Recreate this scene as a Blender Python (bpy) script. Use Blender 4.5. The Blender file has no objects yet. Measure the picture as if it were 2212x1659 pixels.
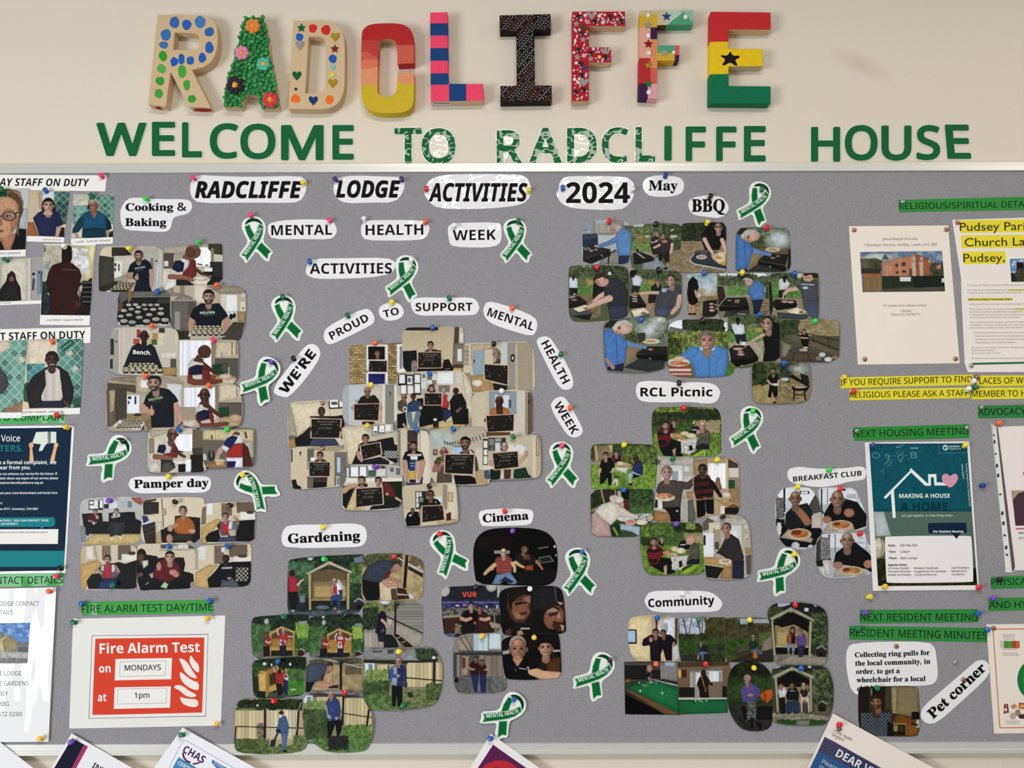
import bpy, bmesh, math, random, os
import numpy as np
from mathutils import Vector, Matrix, Quaternion
SC = bpy.context.scene
COL = SC.collection
# ---------------------------------------------------------------- camera, world, lights, exposure
FW, FH, FPX = 2212, 1659, 1800.0            # picture size, focal length in pixels
DIST, CAMZ, PITCH, ROLL = 1.62, 1.42, math.radians(5.0), -0.0025
cam = bpy.data.cameras.new('camera')
cam.sensor_fit = 'HORIZONTAL'; cam.sensor_width = 36.0; cam.lens = 36.0*FPX/FW; cam.clip_start = 0.05
camo = bpy.data.objects.new('camera', cam); COL.objects.link(camo)
CM = Matrix.Rotation(math.pi/2+PITCH, 4, 'X') @ Matrix.Rotation(ROLL, 4, 'Z')
camo.matrix_world = Matrix.Translation((0, -DIST, CAMZ)) @ CM
SC.camera = camo
w = bpy.data.worlds.new('room_light'); SC.world = w; w.use_nodes = True
w.node_tree.nodes['Background'].inputs[0].default_value = (1.0, 0.985, 0.96, 1)
w.node_tree.nodes['Background'].inputs[1].default_value = 0.30
def area(name, loc, target, sx, sy, power, col):
    l = bpy.data.lights.new(name, 'AREA'); l.shape = 'RECTANGLE'; l.size = sx; l.size_y = sy
    l.energy = power; l.color = col
    o = bpy.data.objects.new(name, l); COL.objects.link(o); o.location = loc
    o.rotation_euler = (Vector(target)-Vector(loc)).to_track_quat('-Z', 'Y').to_euler()
    return o
area('ceiling_light', (0.05, -1.87, 2.75), (0.05, -1.87, 0), 1.1, 0.55, 40, (1.0, 0.95, 0.87))
area('ceiling_light', (1.9, -1.0, 2.75), (1.9, -1.0, 0), 0.6, 0.6, 10, (1.0, 0.90, 0.78))
area('window_daylight', (-3.3, -2.9, 0.85), (-0.7, 0, 1.2), 1.5, 1.7, 95, (0.90, 0.95, 1.0))
VS = SC.view_settings
VS.view_transform = 'Standard'; VS.look = 'None'; VS.gamma = 1.0; VS.use_curve_mapping = False; VS.exposure = 0.0
# ---------------------------------------------------------------- helpers
CM3 = np.array(CM.to_3x3())
def W(px, py, d=0.0):
    """a place on the plane d metres in front of the wall, read along the view through (px, py)"""
    px = np.asarray(px, float); py = np.asarray(py, float)
    v = np.stack([(px-FW/2)/FPX, -(py-FH/2)/FPX, -np.ones_like(px)], -1) @ CM3.T
    t = (DIST-d)/v[..., 1]
    return np.stack([v[..., 0]*t, np.full_like(px, -d), CAMZ+v[..., 2]*t], -1)
def hexc(h):
    if len(h) == 3: h = ''.join(c+c for c in h)
    return np.array([int(h[i:i+2], 16)/255 for i in (0, 2, 4)])
def lin(c):
    c = np.asarray(c, float)
    return np.where(c <= 0.04045, c/12.92, ((c+0.055)/1.055)**2.4)
MATS = {}
def mat(h, kind='paper'):
    key = h+kind
    if key in MATS: return MATS[key]
    m = bpy.data.materials.new(kind+'_'+h); m.use_nodes = True
    nt = m.node_tree; b = nt.nodes['Principled BSDF']
    def put(**k):
        for n, v in k.items(): b.inputs[n.replace('_', ' ')].default_value = v
    b.inputs['Base Color'].default_value = (*lin(hexc(h)), 1)
    tc = nt.nodes.new('ShaderNodeTexCoord')
    def noise(scale, detail=3, src=None):
        n = nt.nodes.new('ShaderNodeTexNoise'); n.inputs['Scale'].default_value = scale; n.inputs['Detail'].default_value = detail
        nt.links.new(src or tc.outputs['Object'], n.inputs['Vector']); return n
    def bump(scale, dist, strength=1.0, coat=False):
        src = None
        if coat:
            mp = nt.nodes.new('ShaderNodeMapping'); mp.inputs['Scale'].default_value = (1, 1, .3 if kind == 'streak' else 1); nt.links.new(tc.outputs['Object'], mp.inputs['Vector']); src = mp.outputs['Vector']
        bp = nt.nodes.new('ShaderNodeBump'); bp.inputs['Distance'].default_value = dist; bp.inputs['Strength'].default_value = strength
        nt.links.new(noise(scale, 1 if coat else 3, src).outputs['Fac'], bp.inputs['Height'])
        nt.links.new(bp.outputs['Normal'], b.inputs['Coat Normal' if coat else 'Normal'])
    def vary(scale, amt, detail=4):
        mx = nt.nodes.new('ShaderNodeMix'); mx.data_type = 'RGBA'
        c = lin(hexc(h)); mx.inputs['A'].default_value = (*(c*(1-amt)), 1); mx.inputs['B'].default_value = (*np.minimum(c*(1+amt), 1), 1)
        nt.links.new(noise(scale, detail).outputs['Fac'], mx.inputs['Factor'])
        nt.links.new(mx.outputs['Result'], b.inputs['Base Color'])
    if kind == 'paper': put(Roughness=0.6, Specular_IOR_Level=0.25); vary(30, 0.02)
    elif kind == 'ink': put(Roughness=0.6, Specular_IOR_Level=0.06)
    elif kind == 'gloss': put(Roughness=0.6, Specular_IOR_Level=0.1, Coat_Weight=0.35, Coat_Roughness=0.06); bump(14, 0.004, coat=True)
    elif kind == 'crinkle': put(Roughness=0.6, Specular_IOR_Level=0.1, Coat_Weight=0.42, Coat_Roughness=0.03); bump(36, 0.0048, coat=True)
    elif kind == 'streak': put(Roughness=0.6, Specular_IOR_Level=0.1, Coat_Weight=0.5, Coat_Roughness=0.04); bump(22, 0.006, coat=True)
    elif kind == 'plastic': put(Roughness=0.25, Specular_IOR_Level=0.5, Subsurface_Weight=0.0)
    elif kind == 'metal': put(Metallic=1.0, Roughness=0.22)
    elif kind == 'alu': put(Metallic=0.35, Roughness=0.4); vary(4, 0.02)
    elif kind == 'felt':
        put(Roughness=0.95, Specular_IOR_Level=0.1, Sheen_Weight=0.25, Sheen_Roughness=0.5); vary(420, 0.28, 6); bump(700, 0.0012)
    elif kind == 'wall': put(Roughness=0.8, Specular_IOR_Level=0.15); vary(2.2, 0.025); bump(260, 0.0004)
    elif kind == 'card': put(Roughness=0.75, Specular_IOR_Level=0.2); vary(60, 0.05)
    elif kind == 'paint': put(Roughness=0.6, Specular_IOR_Level=0.12); vary(120, 0.12); bump(300, 0.0004)
    elif kind == 'tissue': put(Roughness=0.8); vary(300, 0.2); bump(500, 0.001)
    elif kind == 'glitter': put(Roughness=0.35, Metallic=0.6); vary(1500, 0.45); bump(1500, 0.002)
    elif kind == 'gem': put(Roughness=0.08, Specular_IOR_Level=0.5, Coat_Weight=0.3, Coat_Roughness=0.03)
    elif kind == 'clear': put(Roughness=0.1, Transmission_Weight=0.85, IOR=1.1, Alpha=0.55)
    if kind == 'wall':                      # a faint old smudge high on the right
        mp = nt.nodes.new('ShaderNodeMapping'); mp.vector_type = 'TEXTURE'; mp.inputs['Location'].default_value = STAIN; mp.inputs['Rotation'].default_value = (0, .45, 0); mp.inputs['Scale'].default_value = (.075, .3, .026)
        gr = nt.nodes.new('ShaderNodeTexGradient'); gr.gradient_type = 'SPHERICAL'; ml = nt.nodes.new('ShaderNodeMath'); ml.operation = 'MULTIPLY'; ml.inputs[1].default_value = .3
        mx = nt.nodes.new('ShaderNodeMix'); mx.data_type = 'RGBA'; mx.inputs['B'].default_value = (.42, .33, .19, 1); L = nt.links.new
        L(tc.outputs['Object'], mp.inputs['Vector']); L(mp.outputs['Vector'], gr.inputs['Vector']); L(gr.outputs['Fac'], ml.inputs[0]); L(ml.outputs[0], mx.inputs['Factor']); L(b.inputs['Base Color'].links[0].from_socket, mx.inputs['A']); L(mx.outputs['Result'], b.inputs['Base Color'])
    MATS[key] = m
    return m
def photo_mat():
    m = bpy.data.materials.new('photo_print'); m.use_nodes = True
    nt = m.node_tree; b = nt.nodes['Principled BSDF']
    a = nt.nodes.new('ShaderNodeVertexColor'); a.layer_name = 'print'
    nt.links.new(a.outputs['Color'], b.inputs['Base Color'])
    b.inputs['Roughness'].default_value = 0.5; b.inputs['Specular IOR Level'].default_value = 0.12
    return m
PHOTO = photo_mat()
DEP = {}
def tag(o, label=None, cat=None, group=None, kind=None):
    for k, v in (('label', label), ('category', cat), ('group', group), ('kind', kind)):
        if v: o[k] = v
    return o
def loc_of(parent): return Vector(parent.location) if parent.parent is None else loc_of(parent.parent)+Vector(parent.location)
def obj(name, verts, faces, mats, parent=None, fm=None, smooth=False, org=None):
    """one mesh object from world-space points; its origin is ORG or the middle of its points"""
    v = np.asarray(verts, float).reshape(-1, 3)
    c = Vector(org) if org is not None else Vector((v.min(0)+v.max(0))/2)
    me = bpy.data.meshes.new(name); me.from_pydata((v-np.array(c)).tolist(), [], faces)
    for m in (mats if isinstance(mats, (list, tuple)) else [mats]): me.materials.append(m)
    if fm is not None: me.polygons.foreach_set('material_index', np.asarray(fm, np.int32))
    if smooth: me.polygons.foreach_set('use_smooth', np.ones(len(me.polygons), bool))
    o = bpy.data.objects.new(name, me); COL.objects.link(o)
    if parent is not None:
        o.parent = parent; o.location = c-loc_of(parent)
    else: o.location = c
    return o
def empty(name, loc):
    o = bpy.data.objects.new(name, None); COL.objects.link(o); o.location = loc; o.empty_display_size = 0.02
    return o
def chaikin(p, n=1):
    p = np.asarray(p, float)
    for _ in range(n):
        q = np.roll(p, -1, 0); p = np.stack([p*.75+q*.25, p*.25+q*.75], 1).reshape(-1, 2)
    return p
def K(crop, pts):
    """points read in an enlarged crop (x0, y0, scale) -> picture pixels"""
    p = np.asarray(pts, float).reshape(-1, 2)
    return p/crop[2]+np.array(crop[:2])
def inside(p, X, Y):
    r = np.zeros(X.shape, bool); q = np.roll(p, -1, 0)
    for (x0, y0), (x1, y1) in zip(p, q):
        if y0 == y1: continue
        c = ((y0 > Y) != (y1 > Y)) & (X < (x1-x0)*(Y-y0)/(y1-y0)+x0)
        r ^= c
    return r
# how many papers already lie at each spot of the board (cells of 3 pixels)
CELL, OFF = 3, 100
HM = np.zeros(((FH+2*OFF)//CELL+1, (FW+2*OFF+80)//CELL+1), int)
FELT, STEP = 0.0120, 0.0006
def layer(p):
    p = np.asarray(p)
    x0, y0 = np.floor((p.min(0)+OFF)/CELL).astype(int)-1; x1, y1 = np.ceil((p.max(0)+OFF)/CELL).astype(int)+1
    x0, y0 = max(x0, 0), max(y0, 0); x1, y1 = min(x1, HM.shape[1]), min(y1, HM.shape[0])
    Y, X = np.mgrid[y0:y1, x0:x1]; m = inside(p, X*CELL-OFF+.5*CELL, Y*CELL-OFF+.5*CELL)
    if not m.any(): return 1
    s = HM[y0:y1, x0:x1]; L = s[m].max()+1; s[m] = L
    return L
def slab(name, p, d0, d1, mats, parent=None, side=0, front=0):
    """a flat piece with the outline P (pixels) between the planes d0 (back) and d1 (front)"""
    p = np.asarray(p, float); n = len(p)
    a = np.sum(p[:, 0]*np.roll(p[:, 1], -1)-np.roll(p[:, 0], -1)*p[:, 1])
    if a > 0: p = p[::-1]
    f = W(p[:, 0], p[:, 1], d1); b = f.copy(); b[:, 1] = -d0
    faces = [list(range(n)), list(range(2*n-1, n-1, -1))]+[[i, i+n, (i+1) % n+n, (i+1) % n] for i in range(n)]
    o = obj(name, np.vstack([f, b]), faces, mats, parent, [front, front]+[side]*n)
    DEP[o.name] = d1
    return o
def sheet(name, p, m, smooth=0, label=None, cat=None, group=None, L=None):
    p = np.asarray(p, float)
    if smooth: p = chaikin(p, smooth)
    L = layer(p) if L is None else L
    d = FELT+STEP*L
    o = slab(name, p, d-0.00042, d, m)
    return tag(o, label, cat, group)
def inkpoly(parent, p, h, k=1, name='print', kind='ink', hole=None):
    """a printed shape lying on its paper (k: how many inks deep)"""
    p = np.asarray(p, float); d = DEP[parent.name]+0.00007*k
    v = W(p[:, 0], p[:, 1], d)
    a = np.sum(p[:, 0]*np.roll(p[:, 1], -1)-np.roll(p[:, 0], -1)*p[:, 1])
    f = list(range(len(p)))
    o = obj(name, v, [f if a < 0 else f[::-1]], mat(h, kind), parent); DEP[o.name] = d
    return o
def inkmulti(parent, shapes, name='print', k=1, kind='ink'):
    """several printed shapes [(colour, points)] as one part"""
    vs, fs, fm, ms, n = [], [], [], [], 0
    for j, (h, p) in enumerate(shapes):
        p = np.asarray(p, float); d = DEP[parent.name]+0.00007*k+0.00003*j
        a = np.sum(p[:, 0]*np.roll(p[:, 1], -1)-np.roll(p[:, 0], -1)*p[:, 1])
        vs.append(W(p[:, 0], p[:, 1], d)); f = list(range(n, n+len(p))); n += len(p)
        fs.append(f if a < 0 else f[::-1]); m = mat(h, kind)
        if m not in ms: ms.append(m)
        fm.append(ms.index(m))
    o = obj(name, np.vstack(vs), fs, ms, parent, fm); DEP[o.name] = DEP[parent.name]+0.00007*k+0.00003*len(shapes)
    return o
def rect(x0, y0, x1, y1): return [(x0, y0), (x1, y0), (x1, y1), (x0, y1)]
def ell(cx, cy, rx, ry=None, n=24, a=0):
    t = np.arange(n)*2*math.pi/n; ry = ry or rx; c, s = math.cos(a), math.sin(a)
    x, y = rx*np.cos(t), ry*np.sin(t)
    return np.stack([cx+x*c-y*s, cy+x*s+y*c], 1)
def stroke(pts, wd):
    """outline of a line of width WD through PTS"""
    p = np.asarray(pts, float); t = np.gradient(p, axis=0); t /= np.linalg.norm(t, axis=1)[:, None]+1e-9
    nrm = np.stack([-t[:, 1], t[:, 0]], 1)*wd/2
    return np.vstack([p+nrm, (p-nrm)[::-1]])
# ---------------------------------------------------------------- lettering
FD = bpy.utils.system_resource('DATAFILES', path='fonts')
def load_font(n):
    try: return bpy.data.fonts.load(os.path.join(FD, n))
    except Exception: return None
NOTO = load_font('NotoSansMath-Regular.woff2')
def mapstr(s, f):
    if NOTO is None or f in 'ra': return s
    U, Lw, D = {'b': (0x1D5D4, 0x1D5EE, 0x1D7EC), 'i': (0x1D63C, 0x1D656, 0x1D7EC), 's': (0x1D400, 0x1D41A, 0x1D7CE)}[f]
    o = ''
    for c in s:
        if 'A' <= c <= 'Z': o += chr(U+ord(c)-65)
        elif 'a' <= c <= 'z': o += chr(Lw+ord(c)-97)
        elif '0' <= c <= '9': o += chr(D+ord(c)-48)
        else: o += c
    return o
GC = {}
def glyphs(s, f='b', off=0.0, sp=1.0):
    key = (s, f, off, sp)
    if key in GC: return GC[key]
    def mk(t, of):
        cu = bpy.data.curves.new('t', 'FONT'); cu.body = mapstr(t, f); cu.offset = of; cu.space_character = sp; cu.resolution_u = 4
        if f != 'a' and NOTO: cu.font = NOTO
        ob = bpy.data.objects.new('t', cu); me = bpy.data.meshes.new_from_object(ob)
        n = len(me.vertices); v = np.zeros(n*3); me.vertices.foreach_get('co', v)
        fc = [list(q.vertices) for q in me.polygons]
        bpy.data.objects.remove(ob); bpy.data.meshes.remove(me)
        return v.reshape(-1, 3)[:, :2], fc
    cap = mk('H', 0)[0][:, 1].max() if (f, 'cap') not in GC else GC[(f, 'cap')]
    GC[(f, 'cap')] = cap
    v, fc = mk(s, 0)
    v = v/cap
    if off > .002:                          # heavier strokes: the outline repeated a little to each side
        n = len(v); e = off*1.1; m = 13 if off > .03 else 5; fc = [[i+k*n for i in f_] for k in range(m) for f_ in fc]
        v = np.vstack([v]+[v+np.array((math.cos(a), math.sin(a)))*e for a in np.arange(m-1)*2*math.pi/(m-1)+.4])
    GC[key] = (v, fc)
    return GC[key]
def txt(parent, s, p0, p1, h, f='b', c='111111', off=0.0, shear=0.0, mid=None, name='lettering', box=False, k=1, kind='ink', sp=1.0, d=None):
    """lettering from p0 to p1 (baseline, pixels) with capitals h pixels tall; MID bends the baseline"""
    v, fc = glyphs(s, f, off, sp); v = v.copy()
    if shear: v[:, 0] += shear*v[:, 1]
    x0, x1 = v[:, 0].min(), v[:, 0].max(); u = (v[:, 0]-x0)/(x1-x0)
    p0 = np.array(p0, float); p1 = np.array(p1, float)
    if mid is None:
        q = p0+(p1-p0)*u[:, None]; t = np.tile((p1-p0), (len(u), 1))
    else:
        m = np.array(mid, float); U = u[:, None]
        q = (1-U)**2*p0+2*U*(1-U)*m+U*U*p1; t = 2*(1-U)*(m-p0)+2*U*(p1-m)
    t = t/np.linalg.norm(t, axis=1)[:, None]; up = np.stack([t[:, 1], -t[:, 0]], 1)
    if box: hh = (v[:, 1]-v[:, 1].min())/(v[:, 1].max()-v[:, 1].min())*h
    else: hh = v[:, 1]*h
    q = q+up*hh[:, None]
    dd = (DEP[parent.name]+0.00007*k) if d is None else d
    Q = W(q[:, 0], q[:, 1], dd)
    if off > .002: Q[:, 1] -= np.repeat(np.arange(13 if off > .03 else 5), len(Q)//(13 if off > .03 else 5))*2e-6
    o = obj(name, Q, fc, mat(c, kind), parent); DEP[o.name] = dd
    return o
# ---------------------------------------------------------------- printed photographs: pictures computed per point of the print
def vnoise(x, y, seed=0):
    xi = np.floor(x).astype(np.int64); yi = np.floor(y).astype(np.int64); fx = x-xi; fy = y-yi
    fx = fx*fx*(3-2*fx); fy = fy*fy*(3-2*fy)
    def h(a, b):
        n = (a*374761393+b*668265263+seed*974711) & 0x7fffffff
        n = ((n ^ (n >> 13))*1274126177) & 0x7fffffff
        return ((n ^ (n >> 16)) & 0xffff)/65535.0
    return (h(xi, yi)*(1-fx)+h(xi+1, yi)*fx)*(1-fy)+(h(xi, yi+1)*(1-fx)+h(xi+1, yi+1)*fx)*fy
def fbm(x, y, seed=0): return .5*vnoise(x, y, seed)+.3*vnoise(x*2.1, y*2.1, seed+7)+.2*vnoise(x*4.3, y*4.3, seed+13)
def sdf(p, X, Y):
    """signed distance to a polygon, positive inside"""
    d = np.full(X.shape, 1e18); q = np.roll(p, -1, 0)
    for (x0, y0), (x1, y1) in zip(p, q):
        ex, ey = x1-x0, y1-y0; L = ex*ex+ey*ey+1e-12
        t = np.clip(((X-x0)*ex+(Y-y0)*ey)/L, 0, 1)
        d = np.minimum(d, (X-x0-t*ex)**2+(Y-y0-t*ey)**2)
    d = np.sqrt(d)
    return np.where(inside(p, X, Y), d, -d)
class Pic:
    def __init__(s, X, Y, scale, seed):
        s.X, s.Y, s.sc, s.seed = X, Y, scale, seed; s.C = np.full(X.shape+(3,), .5); s.boards = []
    def put(s, sel, sd, col, shade=0.0, soft=1.0):
        a = np.clip(sd/(s.sc*.8*soft)+.5, 0, 1)[..., None]
        c = np.asarray(col, float)
        if c.ndim == 1: c = np.broadcast_to(c, sd.shape+(3,))
        if shade:
            f = 1-shade*np.exp(-np.maximum(sd, 0)/(s.sc*3.0))
            f = f*(1+.22*shade*4*(fbm(s.X[sel]/(s.sc*5), s.Y[sel]/(s.sc*7), s.seed)-.5))
            c = c*f[..., None]
        s.C[sel] = s.C[sel]*(1-a)+c*a
    def sel(s, x0, y0, x1, y1):
        m = s.sc*2
        return np.nonzero((s.X > x0-m) & (s.X < x1+m) & (s.Y > y0-m) & (s.Y < y1+m))
    def poly(s, p, col, shade=.22, soft=1.0, rag=0, cfun=None):
        p = np.asarray(p, float).reshape(-1, 2)
        i = s.sel(p[:, 0].min()-rag, p[:, 1].min()-rag, p[:, 0].max()+rag, p[:, 1].max()+rag)
        if len(i[0]) == 0: return
        X, Y = s.X[i], s.Y[i]; d = sdf(p, X, Y)
        if rag: d = d+(fbm(X/(rag*1.2), Y/(rag*1.2), s.seed+3)-.5)*rag*2.4
        s.put(i, d, cfun(X, Y) if cfun else col, shade, soft)
    def ell(s, cx, cy, rx, ry, col, shade=.2, a=0, soft=1.0):
        r = max(rx, ry); i = s.sel(cx-r, cy-r, cx+r, cy+r)
        if len(i[0]) == 0: return
        X, Y = s.X[i]-cx, s.Y[i]-cy; c, n = math.cos(a), math.sin(a)
        x, y = X*c+Y*n, -X*n+Y*c; q = np.sqrt((x/rx)**2+(y/ry)**2)
        s.put(i, (1-q)*min(rx, ry), col, shade, soft)
    def line(s, w1, w2, pts, col, shade=.15):
        p = np.asarray(pts, float).reshape(-1, 2); m = max(w1, w2)
        i = s.sel(p[:, 0].min()-m, p[:, 1].min()-m, p[:, 0].max()+m, p[:, 1].max()+m)
        if len(i[0]) == 0: return
        X, Y = s.X[i], s.Y[i]; best = np.full(X.shape, -1e9)
        seg = np.linalg.norm(np.diff(p, axis=0), axis=1); cum = np.concatenate([[0], np.cumsum(seg)])
        for k in range(len(p)-1):
            (x0, y0), (x1, y1) = p[k], p[k+1]; ex, ey = x1-x0, y1-y0
            t = np.clip(((X-x0)*ex+(Y-y0)*ey)/(ex*ex+ey*ey+1e-9), 0, 1)
            wd = (w1+(w2-w1)*(cum[k]+t*seg[k])/max(cum[-1], 1e-9))/2
            best = np.maximum(best, wd-np.hypot(X-x0-t*ex, Y-y0-t*ey))
        s.put(i, best, col, shade)
    def head(s, x, y, r, skin, hair, fl):
        """a head in a print: neck, hair, face, features; fl: b bald, s short, l long, n seen from behind, g glasses, B beard, L/R turned, u up"""
        sk, hr = hexc(skin), hexc(hair); f = -.35 if 'L' in fl else (.35 if 'R' in fl else 0.0)
        s.line(r*.85, r*.95, [x-f*r*.5, y+r*.5, x-f*r*.6, y+r*1.35], sk*.8)
        if 'l' in fl:
            s.ell(x, y+.25*r, r*.98, r*1.35, hr)
        if 'n' in fl:
            s.ell(x, y, r*.8, r, sk if 'b' in fl else hr, .35); return
        s.ell(x-.78*r+f*.2*r, y+.08*r, r*.14, r*.24, sk*.85); s.ell(x+.78*r+f*.2*r, y+.08*r, r*.14, r*.24, sk*.85)
        if 'b' not in fl: s.ell(x-f*.25*r, y-.22*r, r*.84, r*.86, hr)
        s.ell(x, y+(.0 if 'b' in fl else .1)*r, r*.74, r*(1.0 if 'b' in fl else .93), sk, .3)
        if 's' in fl or 'l' in fl:
            s.poly([(x-.74*r, y-.1*r), (x-.6*r, y-.45*r), (x-.2*r, y-.55*r), (x+.3*r, y-.55*r), (x+.62*r, y-.42*r), (x+.75*r, y-.1*r), (x+.8*r, y-.6*r), (x+.3*r, y-1.06*r), (x-.4*r, y-1.04*r), (x-.8*r, y-.6*r)], hr, .2)
        elif 'b' in fl: s.ell(x, y-.6*r, r*.42, r*.25, np.minimum(sk*1.15, 1), 0, soft=3)
        if r < 1.6*s.sc: return
        i = s.sel(x-r, y-r, x+r, y+r*1.2)
        if len(i[0]):   # one cheek turned from the light
            X, Y = s.X[i], s.Y[i]; q = np.sqrt(((X-x)/(r*.74))**2+((Y-y)/(r*1.0))**2); t = np.clip(((X-x)/r*(1 if f <= 0 else -1)+.1)*.5, 0, .22)
            s.C[i] *= 1-(t*(q < 1))[..., None]
        dk = sk*.34; fx = x+f*r*.55
        if 'B' in fl:
            s.poly([(x-.68*r, y+.15*r), (x-.5*r, y+.42*r), (fx, y+.38*r), (x+.5*r, y+.42*r), (x+.68*r, y+.15*r), (x+.6*r, y+.7*r), (x+.25*r, y+1.06*r), (x-.25*r, y+1.06*r), (x-.6*r, y+.7*r)], hr*.7+sk*.22, .1, 1.6)
        for e in (-.33, .33):
            s.line(r*.09, r*.09, [fx+(e-.18)*r, y-.18*r, fx+(e+.18)*r, y-.2*r], hr*.5+dk*.4, 0)
            s.ell(fx+e*r, y-.02*r, r*.17, r*.085, dk, 0)
        if 'g' in fl:
            for e in (-.36, .36):
                s.ell(fx+e*r, y, r*.3, r*.22, hexc('111'), 0); s.ell(fx+e*r, y, r*.22, r*.15, sk*.6, 0)
        s.line(r*.12, r*.26, [fx+f*.15*r, y, fx+f*.45*r, y+.34*r], sk*.78, 0)
        s.line(r*.1, r*.1, [fx-.27*r, y+.54*r, fx, y+.6*r, fx+.27*r, y+.53*r], sk*.58, 0)
        s.line(r*.1, r*.1, [fx-.16*r, y+.69*r, fx+.16*r, y+.69*r], np.minimum(sk*1.06, 1), 0)
    def cup(s, x, y, r, c2='e6dcb0'):
        s.poly([(x-r, y), (x+r, y), (x+r*.78, y+r*.95), (x-r*.78, y+r*.95)], hexc('2c211b'), .2)
        s.ell(x, y, r*1.02, r*.55, hexc('2c211b'), 0); s.ell(x, y-.05*r, r*.9, r*.45, hexc(c2), .25); s.ell(x+.1*r, y, r*.35, r*.16, hexc(c2)*.72, 0)
    def run(s, ops):
        for ln in ops.replace('\n', ';').split(';'):
            t = ln.split()
            if not t: continue
            o, a = t[0], t[1:]
            F = lambda k: [float(q) for q in a[k:]]
            if o == 'f': s.C[:] = hexc(a[0])
            elif o == 'g':
                u = (s.Y-s.Y.min())/(np.ptp(s.Y)+1e-9); s.C[:] = hexc(a[0])*(1-u[..., None])+hexc(a[1])*u[..., None]
            elif o == 'r': x0, y0, x1, y1 = F(1); s.poly(rect(x0, y0, x1, y1), hexc(a[0]), .06)
            elif o == 'p': s.poly(F(1), hexc(a[0]))
            elif o == 'q': s.poly(F(1), hexc(a[0]), .05)
            elif o == 'e': v = F(1)+[0]; s.ell(v[0], v[1], v[2], v[3], hexc(a[0]), a=math.radians(v[4]))
            elif o == 'l': v = F(1); s.line(v[0], v[0], v[1:], hexc(a[0]))
            elif o == 't': v = F(1); s.line(v[0], v[1], v[2:], hexc(a[0]))
            elif o in 'nN':
                v = F(3); z = float(a[2])*1.0; p = rect(*v) if o == 'n' else np.reshape(v, (-1, 2)); c1, c2 = hexc(a[0]), hexc(a[1])
                def cf(X, Y):
                    n = np.clip((fbm(X/z, Y/z, s.seed+len(v))-.5)*2.6+.5, 0, 1)[..., None]; return c1*(1-n)+c2*n
                s.poly(p, None, 0, 1.2, z*.8, cf)
            elif o in 'vhdb':
                c1, c2, z = hexc(a[0]), hexc(a[1]), float(a[2]); v = F(3); p = rect(*v) if len(v) == 4 else np.reshape(v, (-1, 2))
                def cf(X, Y):
                    if o == 'd':
                        A, B = (X+Y)/z, (X-Y)/z; e = np.minimum(np.abs(A-np.round(A)), np.abs(B-np.round(B)))*z
                        ia, ib = np.floor(A), np.floor(B); n = ((ia*7+ib*13+ia*ib*3) % 5)/5.0
                        k = np.clip(e/(s.sc*.9)-.3, 0, 1)[..., None]; return c2*(1-k)+(c1*(.8+.4*n[..., None]))*k
                    if o == 'b':
                        r_ = np.floor(Y/z); A = X/(z*2.4)+(r_ % 2)*.5; e = np.minimum(np.abs(Y/z-np.round(Y/z))*z, np.abs(A-np.round(A))*z*2.4)
                        n = vnoise(np.floor(A)*3.1, r_*5.7, s.seed); k = np.clip(e/(s.sc*.9)-.2, 0, 1)[..., None]
                        return c2*(1-k)+c1*(.72+.5*n[..., None])*k
                    q = X if o == 'v' else Y; n = np.floor(q/z); e = np.abs(q/z-np.round(q/z))*z; k = np.clip(e/(s.sc*.7)-.1, 0, 1)[..., None]
                    return c2*(1-k)+c1*(.86+.26*vnoise(n*3.7, n*0+.5, s.seed)[..., None])*k
                s.poly(p, None, 0, 1, 0, cf)
            elif o == 'H': x, y, r = [float(q) for q in a[:3]]; s.head(x, y, r, a[3], a[4], a[5] if len(a) > 5 else 's')
            elif o == 'c': x, y, r = [float(q) for q in a[:3]]; s.cup(x, y, r, a[3] if len(a) > 3 else 'e6dcb0')
            elif o == 'C':
                x0, x1, x2, x3, y0, y1, nx, ny = F(0)   # back row from x0 to x1 at y0, front row from x2 to x3 at y1
                for j in range(int(ny)):
                    t = j/max(ny-1, 1); A, B = x0+(x2-x0)*t, x1+(x3-x1)*t; r = (B-A)/nx*.46
                    for i in range(int(nx)): s.cup(A+(B-A)*(i+.5+(.2 if j % 2 else -.1))/nx, y0+(y1-y0)*t, r)
            elif o == 'k':
                q = np.reshape(F(0), (4, 2)); s.poly(q, hexc('dcb49c'), .1); m = q.mean(0); n = m+(q-m)*(1-3.2*s.sc/np.linalg.norm(q-m, axis=1))[:, None]
                s.poly(n, hexc('26241f'), .12); s.boards.append(n)
                ax, ay = n[1]-n[0], n[3]-n[0]
                for u, v in ((.1, .35), (.9, .3), (.85, .12), (.2, .78), (.62, .7)):
                    c = n[0]+ax*u+ay*v; s.ell(c[0], c[1], s.sc*.9, s.sc*.9, hexc('aaa69a'), 0)
                s.line(s.sc*.7, s.sc*.7, np.ravel([n[0]+ax*.06+ay*.85, n[0]+ax*.2+ay*.7, n[0]+ax*.24+ay*.5]), hexc('6d6a62'), 0)
            elif o == 'z':   # smoke: soft pale patch
                v = F(1); i = s.sel(*v); X, Y = s.X[i], s.Y[i]; cx, cy = (v[0]+v[2])/2, (v[1]+v[3])/2
                q = np.clip(1-np.hypot((X-cx)/(v[2]-cx), (Y-cy)/(v[3]-cy)), 0, 1)*(.4+fbm(X/(s.sc*9), Y/(s.sc*9), s.seed)); q = np.clip(q, 0, .85)[..., None]
                s.C[i] = s.C[i]*(1-q)+hexc(a[0])*q
        g = (fbm(s.X/(s.sc*1.3), s.Y/(s.sc*1.3), s.seed+99)-.5)*.07
        L = s.C.mean(-1, keepdims=True); s.C = ((L+(s.C-L)*.84-.5)*1.1+.48)*np.array([.985, .995, 1.03])
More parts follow.
